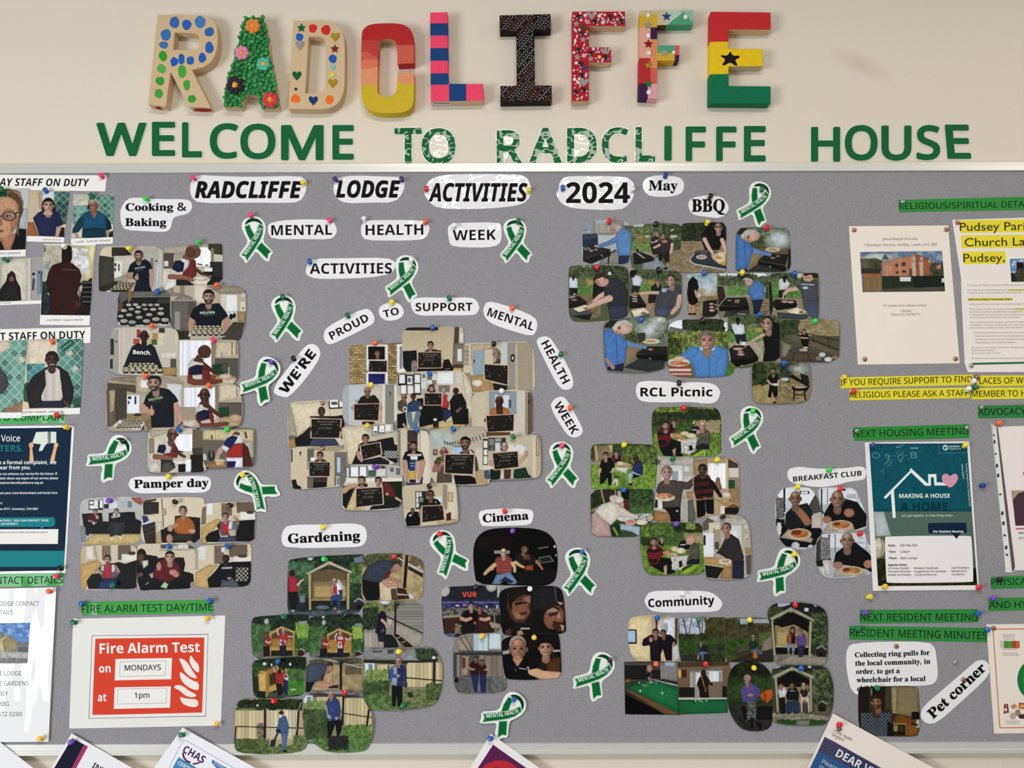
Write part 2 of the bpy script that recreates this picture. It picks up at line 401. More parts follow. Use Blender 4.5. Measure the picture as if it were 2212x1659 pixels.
        return np.clip(s.C*(1+g[..., None])+g[..., None]*.12, 0, 1)
PITCHPX = 0.95
def print_grid(name, p, crop, ops, parent=None, d=None, th=0.0003, seed=1):
    """a photographic print with outline P (pixels, convex), its picture computed at every grid point"""
    p = np.asarray(p, float); y0, y1 = p[:, 1].min()+.02, p[:, 1].max()-.02
    ny = max(int((y1-y0)/PITCHPX), 4)+1; ys = np.linspace(y0, y1, ny); xa = np.full(ny, 1e9); xb = np.full(ny, -1e9)
    q = np.roll(p, -1, 0)
    for (ax, ay), (bx, by) in zip(p, q):
        if abs(by-ay) < 1e-9: continue
        t = (ys-ay)/(by-ay); m = (t >= 0) & (t <= 1); x = ax+(bx-ax)*t
        xa[m] = np.minimum(xa[m], x[m]); xb[m] = np.maximum(xb[m], x[m])
    bad = xa > xb
    xa[bad] = np.interp(ys[bad], ys[~bad], xa[~bad]); xb[bad] = np.interp(ys[bad], ys[~bad], xb[~bad])
    nx = max(int((xb-xa).max()/PITCHPX), 4)+1; u = np.linspace(0, 1, nx)
    PX = xa[:, None]+(xb-xa)[:, None]*u; PY = np.repeat(ys[:, None], nx, 1)
    pic = Pic((PX-crop[0])*crop[2], (PY-crop[1])*crop[2], crop[2], seed)
    C = lin(pic.run(ops))
    V = W(PX, PY, d).reshape(-1, 3); N = nx*ny; I = np.arange(N).reshape(ny, nx)
    F = np.stack([I[:-1, :-1], I[1:, :-1], I[1:, 1:], I[:-1, 1:]], -1).reshape(-1, 4)
    ring = np.concatenate([I[0, :-1], I[:-1, -1], I[-1, :0:-1], I[:0:-1, 0]]); R = len(ring)
    B = V[ring].copy(); B[:, 1] = -(d-th); J = N+np.arange(R)
    S = np.stack([ring, np.roll(ring, -1), np.roll(J, -1), J], -1)
    V = np.vstack([V, B]); F = np.vstack([F, S]); c = (V.min(0)+V.max(0))/2
    me = bpy.data.meshes.new(name); me.vertices.add(len(V)); me.vertices.foreach_set('co', (V-c).ravel())
    me.loops.add(F.size); me.loops.foreach_set('vertex_index', F.ravel().astype(np.int32))
    me.polygons.add(len(F)); me.polygons.foreach_set('loop_start', np.arange(0, F.size, 4, dtype=np.int32))
    me.update(calc_edges=True)
    col = np.ones((len(V), 4), np.float32); col[:N, :3] = C.reshape(-1, 3); col[N:, :3] = .8
    at = me.color_attributes.new('print', 'FLOAT_COLOR', 'POINT'); at.data.foreach_set('color', col.ravel())
    me.materials.append(PHOTO)
    o = bpy.data.objects.new(name, me); COL.objects.link(o)
    if parent is not None: o.parent = parent; o.location = Vector(c)-loc_of(parent)
    else: o.location = c
    DEP[o.name] = d
    return o, pic
NPH = 0
def photo(crop, outline, ops, label, group, smooth=1, name='photo_print', cat='photo', text=True):
    global NPH
    NPH += 1; p = K(crop, outline)
    if smooth: p = chaikin(p, smooth)
    c = (p.min(0)+p.max(0))/2; p = c+(p-c)*1.014
    d = FELT+STEP*layer(p)
    o, pic = print_grid(name, p, crop, ops, None, d, 0.00035, NPH*17+3)
    tag(o, label, cat, group)
    if text:
        for n in pic.boards:
            q = K(crop, n); ax, ay = q[1]-q[0], q[3]-q[0]; h = np.linalg.norm(ay)
            P = lambda a, b: q[0]+ax*a+ay*b
            if np.linalg.norm(ax) > 44:
                txt(o, 'Mental Health', P(.2, .17), P(.8, .17), h*.08, 'r', '8f8c82', name='chalk_lettering')
                txt(o, 'Awareness', P(.3, .31), P(.72, .31), h*.08, 'r', '8f8c82', name='chalk_lettering')
                txt(o, 'IT IS OKAY', P(.26, .55), P(.7, .55), h*.12, 'r', '77746b', name='chalk_lettering')
    return o
# ---------------------------------------------------------------- the wall and the noticeboard
def box(name, x0, x1, d0, d1, z0, z1, m, parent=None):
    v = [(x, -d, z) for x in (x0, x1) for d in (d0, d1) for z in (z0, z1)]
    return obj(name, v, [(0, 1, 3, 2), (4, 6, 7, 5), (0, 4, 5, 1), (2, 3, 7, 6), (0, 2, 6, 4), (1, 5, 7, 3)], m, parent)
STAIN = Vector(W(1860, 140))-Vector((0, .05, 1.35))
wl = box('wall_back', -2.6, 2.6, -0.1, 0, -0.15, 2.85, mat('e2d9c7', 'wall'))
tag(wl, kind='structure')
def edge_z(y, d): return float(W(FW/2, y, d)[2])
BX0, BX1 = -1.26, 1.26
zt_in, zt_out = edge_z(371.5, .014), edge_z(354, .006)
zb_in, zb_out = edge_z(1605, .014), edge_z(1628, .006)
board = empty('noticeboard', (0, 0, zb_out))
tag(board, 'large grey felt noticeboard with pale aluminium frame on cream wall', 'noticeboard')
box('felt_panel', BX0+.005, BX1-.005, 0, FELT, zb_in-.004, zt_in+.004, mat('969499', 'felt'), board)
def rail(name, prof):
    n = len(prof); v = [(BX0, -d, z) for d, z in prof]+[(BX1, -d, z) for d, z in prof]
    return obj(name, v, [list(range(n)), list(range(2*n-1, n-1, -1))]+[[i, (i+1) % n, (i+1) % n+n, i+n] for i in range(n)], mat('dcdbd6', 'alu'), board)
h = (zt_out-zt_in)
rail('frame_rail', [(0, zt_in), (.0150, zt_in), (.0156, zt_in+.0008), (.0146, zt_in+h*.56), (.0128, zt_in+h*.60), (.0124, zt_in+h*.95), (.0112, zt_out), (0, zt_out)])
h = (zb_in-zb_out)
rail('frame_rail', [(0, zb_in), (0, zb_out), (.0128, zb_out), (.0146, zb_out+h*.08), (.0146, zb_out+h*.2), (.0138, zb_out+h*.22), (.0146, zb_out+h*.26), (.0146, zb_out+h*.36), (.0136, zb_out+h*.39), (.0140, zb_out+h*.95), (.0150, zb_in)])
Y0, Y1 = int((1600+OFF)/CELL), int((1632+OFF)/CELL)
HM[Y0:Y1, :] = 5                            # papers over the bottom rail lie in front of it
# ---------------------------------------------------------------- photographs pinned to the board (coordinates read in enlarged crops)
B1, B2 = (200, 510, 6.144), (200, 700, 5.027)
g = 'cooking and baking photos'
photo(B1, [80,690, 88,320, 105,230, 150,150, 230,138, 500,134, 940,140, 942,400, 930,725, 560,745, 110,738], '''
f b9ad97; r d8c9a3 70 120 255 300; p 4a463e 80 255 285 285 285 610 80 700; p 3d372e 255 150 420 150 530 250 255 275; r c9c2ac 285 262 570 480; r e0ddd0 287 330 390 565
r 222 290 360 315 400; r 222 290 425 310 465; r 222 340 370 358 465; p a79f8c 285 560 470 500 470 620 290 600; r b3ada0 665 180 940 760; r cfc8b8 885 170 912 760; r 7f7b74 770 292 808 430; e 222 845 330 12 12; l d9dde2 22 865 380 850 740
p 3a342b 80 690 300 598 540 620 560 640 480 745 100 745; C 335 530 235 470 618 705 5 5; p a98a5c 545 610 580 600 500 745 455 745; r ddd 190 720 240 760
t b88b74 62 46 500 470 475 540 565 560; p 1c2130 460 482 500 375 575 320 640 330 700 305 765 350 802 445 752 478 755 640 790 735 540 735 580 600 530 545 540 480; t c29782 64 44 778 465 790 560 778 660
e c79a82 585 550 28 36; l c79a82 18 588 535 594 505; H 612 262 70 c39a84 33261e sB; l 577a70 6 590 460 670 452''',
'photo of bearded man in navy T-shirt giving thumbs up beside tray of muffins', g)
photo(B1, [943,160, 960,140, 1200,128, 1560,100, 1690,98, 1718,130, 1727,300, 1722,650, 1300,655, 1100,660, 925,735, 940,480], '''
f c9c0aa; p b5ab95 940 140 1560 100 1530 200 1090 250 940 220; r 5a5346 940 225 1080 430; r ddd8ca 950 330 1005 400; r a89f8c 1090 240 1260 420; r f4f4f4 1330 155 1570 400; v fafafa dcdcdc 34 1380 150 1560 400; p 4a4236 1530 100 1720 100 1725 250 1600 235 1535 170; r 8d846f 1570 160 1610 390
r bdb198 1370 400 1725 660; p 333 1560 340 1725 340 1725 660 1560 520; r 1f1d1a 1470 470 1600 520; r e8e8e6 1480 420 1590 470; r 2a2622 1520 540 1725 660; r d8d2c4 940 460 1000 640; p e0dccf 920 740 1010 520 1120 560 1110 740; l 3a3a38 16 1390 370 1450 380; l 3a3a38 16 1500 385 1530 385
p 7c2f2c 1190 260 1300 270 1370 330 1380 520 1330 560 1250 660 1120 650 1110 560 1200 500; t 5a3a2c 46 34 1370 440 1450 500 1540 520; p d9d4cc 1030 470 1060 420 1200 260 1290 330 1270 410 1210 470 1130 480 1060 520; p 1c2444 1055 440 1090 330 1160 320 1220 360 1200 470 1130 480
p 8a5a44 1180 290 1230 230 1330 240 1360 270 1330 330 1210 300; e 8a5f48 1330 210 105 95 -20; e 6a4634 1300 215 60 70; p 7a523e 1370 160 1440 190 1425 260 1385 290 1340 270; t 9a6448 70 50 1030 540 1180 545 1330 580; p 2b2c33 1110 580 1240 580 1350 640 1340 660 1110 660; p e9e2c4 1335 560 1570 570 1500 650 1380 650; e c9c0a0 1450 565 118 28; e f0ead4 1430 560 90 18''',
'photo of bald man in red top mixing in cream bowl, top right of Cooking group', g)
photo(B1, [345,800, 370,750, 420,735, 760,735, 1030,735, 1040,900, 1045,1100, 1030,1205, 700,1200, 335,1200, 330,1100, 340,950], '''
f 2a2825; p 6b665c 340 735 560 735 540 800 360 900; p 9a7a4e 470 740 525 735 520 830 470 900; p 77726a 560 735 1040 735 1040 800 520 810; l aaa59a 8 530 808 1040 806; r 6b4a38 330 880 400 1000; r 45413b 860 830 1040 890; p cfcac0 330 1150 350 1110 930 960 1035 1160 1040 1210 330 1210; p 24211f 345 1130 440 900 930 900 960 1000 1000 1100 980 1150 600 1180 380 1170
c 480 915 40 d8d8c4; c 570 912 40 d8d8c4; c 686 915 38 c8ccb8; c 770 915 38 d0d4c0; c 855 915 40 d8d8c4; c 415 990 46 d5d6bc; c 512 970 42 ccd0bc; c 610 945 42 cdd0ba; c 700 972 38 b8bfae; c 805 975 46 d4d4c4; c 905 965 42 ccd0ba; c 375 1065 42 cdd2bc; c 485 1048 46 c2cab2; c 600 1008 46 c8cebc; c 750 1045 48 c0c6b8; c 905 1030 50 d4d2b4; c 620 1080 50 b8c4b4; c 415 1130 58 bcc4b0; c 525 1145 56 b4c0b0; c 715 1130 56 c2c8bc; c 840 1105 56 c8c8be; c 960 1115 58 c2c6b8''',
'photo of frosted muffins on a tray, no person, in Cooking group', g)
photo(B1, [1035,760, 1065,680, 1150,660, 1400,655, 1800,655, 1950,680, 2020,740, 2035,800, 2020,1150, 1990,1280, 1930,1400, 1500,1395, 1130,1385, 1040,1150], '''
f b3a98f; r 8f836c 1030 650 1220 800; r c2b48a 1080 655 1160 750; r d9ceb0 1350 655 1510 880; p 6d675c 1040 850 1380 850 1370 1260 1050 1260; p 8a8478 1190 770 1300 800 1350 860 1050 860; l c2bcae 14 1040 855 1380 852; r 57534c 1270 880 1350 1200; r 9a958a 1090 1000 1160 1240
r e8e5dd 1770 780 1920 1000; r cfcabb 1700 700 1770 1000; p 9a9078 1510 660 2030 660 2030 760 1700 770; e d8d0bc 2000 790 36 36; r d9cfae 1955 870 2030 1010; r 222 1990 945 2005 970; p ddd 1770 1000 1920 990 1900 1100 1770 1130; e 222 1838 1070 26 40; e 222 1880 1055 20 36; p a98f62 1920 1000 2030 1000 2030 1150 1930 1140; p 4d473d 1870 1140 2020 1150 1960 1400 1700 1400 1740 1290; p 3b352d 1040 1260 1280 1260 1300 1400 1130 1390
t c29478 92 70 1330 1080 1305 1170 1310 1250; t c29478 92 66 1760 1080 1790 1150 1745 1250; p 1b1f2b 1290 1070 1340 960 1440 890 1560 900 1680 890 1750 980 1800 1060 1720 1120 1700 1210 1380 1210 1370 1130; e c79a80 1740 1230 32 48; H 1540 805 92 c59a86 2c211b sB; l 6d8a74 6 1460 985 1590 985; l 6d8a74 6 1460 1048 1600 1048; p d8d4c8 1260 1330 1310 1240 1720 1260 1760 1340; C 1340 1700 1290 1740 1200 1290 6 4''',
'photo of man in navy T-shirt holding white tray of dark-cased cupcakes', g)
photo(B2, [190,540, 182,420, 195,180, 205,80, 250,45, 350,35, 780,38, 880,52, 925,95, 932,200, 925,400, 915,545, 870,560, 560,555], '''
f c4bba6; r a7a195 185 60 310 560; r d9d0b8 285 60 305 530; r c9c1ac 310 40 370 540; r 3c3a38 193 160 232 335; r 3c3a38 188 380 220 485; e 222 258 190 10 10; p b04038 480 60 520 60 520 140 480 150; r c0453a 443 160 510 220; r 4a3a32 720 42 785 95; r b98d42 650 98 710 160; r d9d0b0 712 98 775 160; r 4c6b40 640 165 700 225; r d6cba8 705 165 770 230; r c9b072 600 160 640 220; r d5c9a6 890 60 930 220; r 5b564c 845 370 910 490; p b28c58 740 470 915 470 915 560 760 560; p d8d2c0 730 300 920 300 920 380 730 380
p 20222e 350 430 380 350 430 240 500 205 560 240 640 215 680 260 720 370 760 480 560 520 330 470; p cdd0d2 270 545 330 470 360 470 320 545; H 560 130 62 4a3024 2a1d17 b; C 400 680 310 750 432 505 6 4''',
'photo of man in dark jumper holding out tray of cupcakes, in Cooking group', g)
photo(B2, [935,180, 960,170, 1200,172, 1550,172, 1575,200, 1580,400, 1570,640, 1400,660, 1090,670, 970,690, 920,660, 915,540, 930,400], '''
f b7ab93; v f6f6f8 c9c9ce 22 945 180 1290 560; r 8f8168 1290 180 1350 520; p cbbd9a 1340 185 1580 185 1580 350 1330 380; l 4a3a2a 8 1515 200 1515 330; l 4a3a2a 8 1560 200 1560 330; r 5c5850 1330 370 1580 600; p 1f4a30 1300 440 1430 430 1430 540 1310 550; e 5a564c 1440 470 40 60; l c8c4b4 14 1480 470 1480 560; e aaa 1405 340 10 40; p b0906a 1250 560 1540 560 1560 640 1250 650; r b8aa8c 920 560 1050 700; e d9c3a0 1440 570 70 30; e a8432c 1290 580 50 30; p d7b98a 1330 600 1560 580 1560 660 1330 660; t d9d4c8 20 20 1440 620 1550 640
p 7b2f28 1040 450 1080 390 1190 390 1250 480 1290 560 1250 640 1090 670 1030 600; t 5c2f24 56 40 1190 430 1270 490 1340 530; p d6ccc0 1035 440 1080 370 1150 370 1210 440 1150 470 1040 480; p 1a2140 1055 470 1130 440 1195 450 1190 550 1060 550; p d9cdbb 1080 555 1190 545 1190 600 1090 610; t 7a4632 66 44 1060 620 1180 640 1390 620; p 5f3d2f 1090 400 1140 330 1210 390 1180 420; e 5a3a2c 1215 300 72 72; p 5f3f30 1240 270 1280 290 1270 360 1230 370''',
'photo of man in red, white and navy top chopping food, upper of the two', g)
photo(B2, [145,1050, 148,800, 160,650, 190,600, 320,565, 560,560, 980,570, 985,800, 990,1120, 600,1160, 260,1162, 190,1160, 155,1110], '''
f a99d82; p 8f8468 150 590 480 560 480 640 160 620; p b9ac84 170 600 530 650 520 665 160 640; p 5b5343 160 640 470 665 470 750 240 700 160 720; p c0b28c 470 565 610 565 610 755 470 740; r e8e6e0 525 610 600 690; p 6d6350 150 720 250 700 240 1100 160 1120; p b8a67c 180 720 250 720 230 940 190 960; r 4c463a 245 690 370 1080; r e4e6ea 375 770 510 970; r 222 385 785 420 815; r 222 385 835 400 870; r 222 455 785 475 870; r b5a98c 520 760 620 960; p 9b8457 370 980 640 970 640 1060 380 1040; e 3a3328 490 985 42 16; r cdd0cc 810 650 970 900; p b0a68e 730 560 975 640 975 660 760 620
p e4dfce 210 1115 290 1040 570 1080 520 1155; p 332b22 520 1155 560 1090 560 1160; C 330 540 250 520 1042 1110 6 4; p 8c7650 560 1060 650 1040 650 1160 600 1160
t c9977e 86 62 870 860 950 960 945 1080; p 1d1f29 540 900 580 780 640 720 740 690 830 710 900 780 935 840 880 860 885 1000 885 1120 640 1125 630 960 600 900; t c9977e 76 56 545 905 570 940 630 960; e cfa088 640 955 32 40; l cfa088 20 640 930 640 895; H 670 640 84 c99c86 2c211b sBL; l 50705c 6 650 850 740 835''',
'photo of man in dark T-shirt, thumb up over cupcakes, lower left of Cooking group', g)
photo(B2, [955,740, 965,700, 1000,690, 1250,665, 1590,640, 1620,850, 1625,960, 1610,1070, 1580,1112, 1300,1120, 990,1122, 975,1000], '''
f b3a78f; v f4f4f6 c4c4ca 24 995 690 1330 1040; r 8d7f66 1330 660 1390 980; p d0c2a0 1370 655 1600 640 1610 810 1370 850; l 4a3a2a 7 1560 660 1570 790; r 625d52 1370 850 1620 1020; p 22502f 1365 910 1480 900 1480 1000 1370 1010; p b89a70 1390 1010 1620 1000 1610 1110 1350 1115; e d0ab84 1550 1020 70 40; p c9a880 1400 1060 1600 1070 1580 1112 1400 1112; r a39678 960 900 1120 1120; p cfc4ac 980 1040 1130 1040 1120 1120 980 1120
p 7a3128 1120 950 1170 890 1260 900 1320 1000 1320 1090 1180 1110 1120 1040; t 633428 50 36 1260 900 1330 960 1400 1000; p d4cabc 1115 930 1160 860 1210 870 1260 930 1220 960 1120 980; p 1a2140 1130 960 1210 930 1265 940 1270 1020 1150 1050; p d2c5b2 1170 1055 1270 1030 1290 1070 1190 1100; t 7d4a36 64 42 1190 1110 1330 1100 1460 1080; H 1215 770 76 6a4232 3a2a22 bL; p 5f3d2f 1150 870 1190 820 1250 840 1230 880''',
'photo of man in red, white and navy top chopping food, lower of the two', g)
photo(B2, [605,1580, 600,1400, 608,1200, 625,1150, 680,1138, 900,1130, 1190,1135, 1195,1350, 1235,1570, 1210,1605, 900,1612, 640,1612], '''
f cbc0a4; p b8ad92 610 1150 840 1140 820 1180 640 1240; r 8f866e 610 1240 670 1420; r d9ccb0 670 1250 760 1400; r 333 610 1420 640 1500; p d8d0b8 610 1400 670 1400 670 1500 610 1510; p d5ccb4 610 1520 720 1480 740 1612 610 1612; r f6f6fa 900 1200 1080 1380; v fdfdff dcdce4 30 930 1200 1080 1360; r 6d6450 1085 1140 1195 1350; p 4d473c 1080 1350 1200 1340 1200 1460 1090 1450; r 201e1b 1060 1420 1200 1560; r ececea 1000 1470 1070 1600; r 161412 930 1520 1010 1610; p 2a2522 1080 1540 1210 1560 1210 1612 1060 1612; l 333 14 940 1380 980 1390
p 7a302c 820 1290 890 1290 930 1360 920 1460 850 1490 740 1470 790 1380; t 5d382c 44 30 900 1370 960 1420 1000 1440; p d6d0c8 690 1390 730 1330 800 1270 860 1340 840 1400 760 1410; p 1a2244 700 1390 720 1310 790 1310 800 1360 770 1410; t 96644a 60 44 680 1440 780 1450 900 1470; p 33353c 740 1470 880 1480 900 1560 820 1612 740 1612; p 5c574c 760 1530 830 1490 890 1560 820 1612 750 1612; H 865 1200 70 855c46 3a2c24 bR; e efe9d0 940 1490 70 32; e d8d0b0 940 1470 72 20''',
'photo of bald man in navy-shouldered red top mixing in bowl, beneath the cooking photos', g)
photo(B2, [1195,1290, 1195,1190, 1225,1155, 1300,1140, 1600,1130, 1735,1145, 1752,1180, 1750,1400, 1740,1530, 1700,1555, 1400,1560, 1240,1565, 1205,1480], '''
f 6d6658; p d0bf90 1195 1150 1750 1140 1750 1275 1195 1255; l b09c70 5 1330 1150 1330 1250; l 6b5030 24 1660 1180 1670 1230; r 7a5a34 1285 1205 1305 1250; p a37a4a 1195 1510 1460 1500 1460 1565 1195 1565; p b9b09a 1640 1270 1750 1275 1750 1450 1650 1440; e d8d4b8 1212 1450 28 44; l 555 30 1212 1490 1215 1530; e 3c3c30 1290 1430 40 60; l 9aa 10 1290 1380 1290 1440
p b32f2c 1540 1290 1620 1290 1640 1440 1600 1460 1450 1450 1480 1360; p e2dfda 1530 1250 1600 1190 1640 1290 1540 1300; p 1d2b5c 1420 1310 1460 1240 1520 1210 1580 1230 1520 1320 1480 1380; p e8e6e2 1390 1340 1420 1310 1490 1350 1450 1390; p 5a2a22 1630 1280 1690 1340 1740 1540 1630 1550; t c9a28c 60 44 1390 1370 1360 1420 1350 1460; p e4e6ec 1450 1450 1630 1450 1630 1560 1460 1560; p 1b2356 1455 1490 1560 1490 1540 1560 1460 1560; p 7a5040 1510 1200 1550 1165 1600 1180 1600 1210; p d6b880 1320 1480 1440 1480 1420 1535 1350 1535; e e8d4a0 1380 1480 60 14''',
'photo of person in red, white and blue top from behind, mixing in cream bowl', g)

C1 = (160, 1010, 4.809); g = 'pamper day photos'
sofa_room = '''f cdbf9e; p c8b58a 60 800 220 800 260 1010 60 1010; r dcd8ca 130 820 200 950; r 8a7050 290 810 380 960; v 6d5038 a98 12 295 830 375 960; r 6f6350 455 805 590 960; r e0dccc 495 900 650 975; e 5a4a30 600 890 40 20; p c9a262 60 1010 240 960 290 1000 150 1200 110 1275 60 1275
p 191818 130 1180 180 1110 290 1090 330 1150 300 1260 150 1262; p 1c1c1d 390 1000 460 980 530 1000 650 960 650 1262 420 1262; p 222 330 1000 400 990 410 1262 300 1262'''
photo(C1, [62,770, 65,560, 66,400, 85,345, 150,322, 400,310, 600,305, 690,318, 718,350, 712,600, 698,790, 400,800, 120,805, 80,790], '''
f b5b3ac; g bcbab2 a8a59a; r 222 152 340 302 440; r e6e6e2 160 350 200 380; r e6e6e2 206 340 250 400; r e6e6e2 160 390 250 430; r 222 262 330 300 425; r e6e6e2 265 335 298 420; r ddd 308 320 450 425; e 8a3fb0 365 345 40 28; r 333 310 380 360 425; r ddd 362 370 445 425; r aab4c0 485 350 530 415; r 7a8088 555 350 600 415; p b06048 590 310 690 315 720 360 690 390 620 350
p 1d1d1e 80 480 290 470 300 560 360 560 360 470 630 460 640 530 700 560 690 690 110 690; p 8a9098 62 600 120 620 120 760 70 780; p c9b070 110 770 200 690 690 690 690 800 100 805
p 5c2026 140 500 180 475 250 480 265 530 240 570 150 570; H 222 452 26 c4a090 4a3a30 s; e d4b4a0 240 515 16 18; e ddd 205 580 16 12; t b99 16 12 150 550 230 575; t 222 40 34 160 590 140 690
p 3b3e3d 370 570 520 565 525 600 500 700 380 705 360 620; p 1a1a1c 390 510 480 505 520 520 500 570 380 570; t d0a890 24 18 395 515 460 508; p d9d9d6 400 480 440 470 480 480 475 515 405 510; H 440 455 30 d4b4a0 54443a s; p f0f0ea 470 700 500 735 480 745 455 705; p f0f0ea 370 740 400 710 410 740 380 765; t 33363a 60 40 385 620 390 700; t 33363a 60 40 500 620 475 690''',
'photo of two people on black sofas below wall pictures, top left of Pamper group', g)
photo(C1, [705,600, 715,420, 722,370, 750,335, 850,315, 1100,308, 1320,312, 1355,345, 1350,500, 1320,780, 1000,795, 760,790, 715,760, 700,680], '''
f d5c7a4; p 3a3330 715 345 880 360 880 480 720 490; l c8b898 10 720 500 880 480; p 5a4a3a 730 340 860 320 850 345 730 360; l 6b5844 10 910 320 930 620; e b8a88c 935 465 26 40; p 2c3f78 705 500 760 505 780 550 720 580; p eef 720 580 820 550 820 590 730 600; p 3a322c 705 600 845 560 850 790 740 790; l 6b5f52 6 730 650 840 600; l 6b5f52 6 740 700 840 660; p c4a878 850 700 905 640 905 790 850 790; p d8ccb0 840 560 920 560 910 640 850 700
p 241f1e 900 650 960 620 1040 600 1050 500 1310 520 1310 780 910 780; p 3a2422 1050 505 1110 495 1100 560 1050 560; p b06528 1030 600 1060 530 1110 510 1190 515 1240 560 1260 640 1230 690 1090 700 1040 660; t c08a70 44 34 1060 600 1010 620 985 640; p 3c3833 1040 690 1230 690 1220 760 1000 760; e c69478 990 740 34 48; e d8b090 1200 775 30 14; H 1132 450 52 cf9f88 55463c s; e cf9a84 1225 660 38 26; e cf9a84 1000 630 26 36; p c9a678 1320 620 1360 560 1360 780 1320 790''',
'photo of man in orange jumper seated with both fists raised', g)
photo(C1, [1318,600, 1330,450, 1345,390, 1400,372, 1600,360, 1870,352, 1880,500, 1878,650, 1865,770, 1600,775, 1340,792, 1316,760], '''
f d0c09c; p 8a7a5c 1330 420 1370 400 1370 580 1320 600; r e2e4e2 1380 370 1440 490; r 8a7050 1530 370 1640 500; v 5d4a38 a98 12 1535 400 1620 500; r 6f6350 1690 358 1880 470; r e4e0d2 1725 460 1880 540; e 5a4a30 1830 465 40 18; p cba667 1320 620 1480 530 1540 540 1400 720 1380 790 1320 790
p 1b1a1a 1360 730 1400 680 1500 640 1530 760 1500 775 1380 775; p 1d1d1f 1600 560 1880 540 1870 770 1600 770; p 48506a 1490 760 1530 720 1680 720 1690 770 1500 775; p 6b6b72 1480 600 1520 560 1600 550 1700 560 1710 600 1680 700 1530 710; p c43038 1530 590 1570 540 1610 580 1600 690 1540 690; p e6e2de 1610 560 1650 550 1640 640 1600 640; p 4a2a3a 1490 590 1520 570 1520 650 1490 630; t 9a7a5c 36 28 1700 580 1690 540 1672 520; p c9b8a4 1600 650 1680 640 1680 710 1620 715; H 1572 512 44 cfa890 5a4a40 s; e cfa890 1672 520 22 20''',
'photo of man in red football top on black sofa, upper right of Pamper group', g)
photo(C1, [65,1100, 70,900, 85,830, 120,810, 400,805, 640,803, 655,950, 655,1200, 640,1255, 500,1262, 110,1275, 75,1230], sofa_room+'''
p 2c3a66 240 1255 280 1180 340 1160 440 1160 460 1220 430 1262 250 1262; p 6a5a66 250 1050 290 1010 350 1000 440 1010 480 1080 440 1150 290 1155; p c2323a 310 1030 350 990 390 1020 380 1150 310 1150; p e4e0dc 390 1010 430 1010 420 1080 390 1090; p e4e0dc 280 1030 310 1010 310 1070 280 1070; p 3a2436 250 1060 280 1040 280 1100 260 1100; t a5846a 38 30 460 1080 445 1050 430 1030; t c09a84 34 26 250 1070 280 1100; H 348 955 46 cda48e 4a3a32 s; l c2323a 24 348 985 352 1030''',
'photo of man in red football top on black sofa, lower left of Pamper group', g)
photo(C1, [655,1150, 655,900, 665,820, 690,795, 900,795, 1250,790, 1262,1000, 1255,1250, 1000,1262, 700,1280, 670,1240], '''
f cfc1a0; p ddd8ca 890 800 1190 795 1190 850 890 850; l 999484 8 890 860 1260 850; r 3c4a44 1190 790 1280 840; r 5b5650 900 800 960 840; l 888 5 1070 800 1070 845
p 241d1c 880 940 940 930 1140 935 1155 1000 1140 1080 1200 1090 1240 1110 1250 1260 690 1275 655 1180; p 17171a 655 950 720 900 860 920 900 980 820 1080 780 1190 660 1190; p 18181b 655 1100 700 1140 800 1180 900 1180 1100 1140 1230 1250 700 1278; H 700 905 62 6b4c3c 241d1a nk; e 6a4a3a 690 930 38 40; p d9d0b8 705 970 770 960 770 1010 720 1050; t 77523f 50 36 660 1120 700 1110; p b8ae98 775 1110 820 1090 830 1140 800 1150
p 6b2226 830 1060 880 980 950 930 1040 960 1090 1010 1115 1130 1060 1150 1000 1190 900 1180 820 1140; e c98f78 880 1030 26 44; l c98f78 18 880 1010 885 985; t c98f78 60 44 1060 1110 1010 1085; e c98f78 1030 1090 44 30; l ddd 6 745 1215 775 1190; p b4d69a 895 1240 940 1185 980 1210 960 1260; H 995 930 60 d4a890 2c2420 s; e c9a082 1230 1220 24 34''',
'photo of man in maroon jumper giving thumbs up beside person in black hoodie', g)
photo(C1, [1258,950, 1270,870, 1290,830, 1340,812, 1500,805, 1780,795, 1840,800, 1838,1000, 1832,1180, 1800,1230, 1600,1245, 1262,1255, 1255,1100], '''
f d2c39f; r d8d8d0 1290 820 1370 960; r b8a888 1255 860 1290 1060; r 8c7050 1455 810 1560 1000; v 5d4a38 a98 14 1465 830 1540 1000; r e8e4da 1530 830 1570 880; r 6f6350 1610 798 1800 930; r e0dccc 1660 920 1840 980; e 5a4a30 1750 920 50 16; p cfaa6c 1258 1090 1400 1010 1500 1010 1400 1130 1400 1255 1258 1255
p 1a191a 1385 1160 1480 1060 1520 1000 1650 980 1840 975 1835 1180 1800 1235 1400 1250; p d8d0ba 1680 1040 1810 1040 1800 1180 1690 1170; d 2a2622 d8d0ba 44 1680 1040 1810 1180; p 1b1d24 1500 1130 1520 1020 1570 990 1650 1010 1680 1080 1660 1150 1520 1160; l b8bcc0 20 1540 1045 1635 1040; p 5a6068 1520 1240 1530 1160 1600 1180 1650 1150 1700 1200 1720 1245; p c2a890 1590 1140 1640 1140 1620 1165 1590 1160; H 1578 950 42 5c4034 2a2220 s; r 222 1550 965 1605 990''',
'photo of man in dark jumper on sofa beside patterned cushion', g)
D1, D2, D3 = (1200, 460, 6.506), (1500, 370, 5.026), (1280, 670, 3.95); g = 'barbecue photos'
smoky = '''f 7d8478; n 4c5440 6f7a68 30 90 50 660 250; n 3a4630 5a6650 30 250 180 660 290; p 8a7a56 270 280 640 260 640 520 120 520; z c8d4d4 300 60 700 290; z b8c8c8 400 90 640 260'''
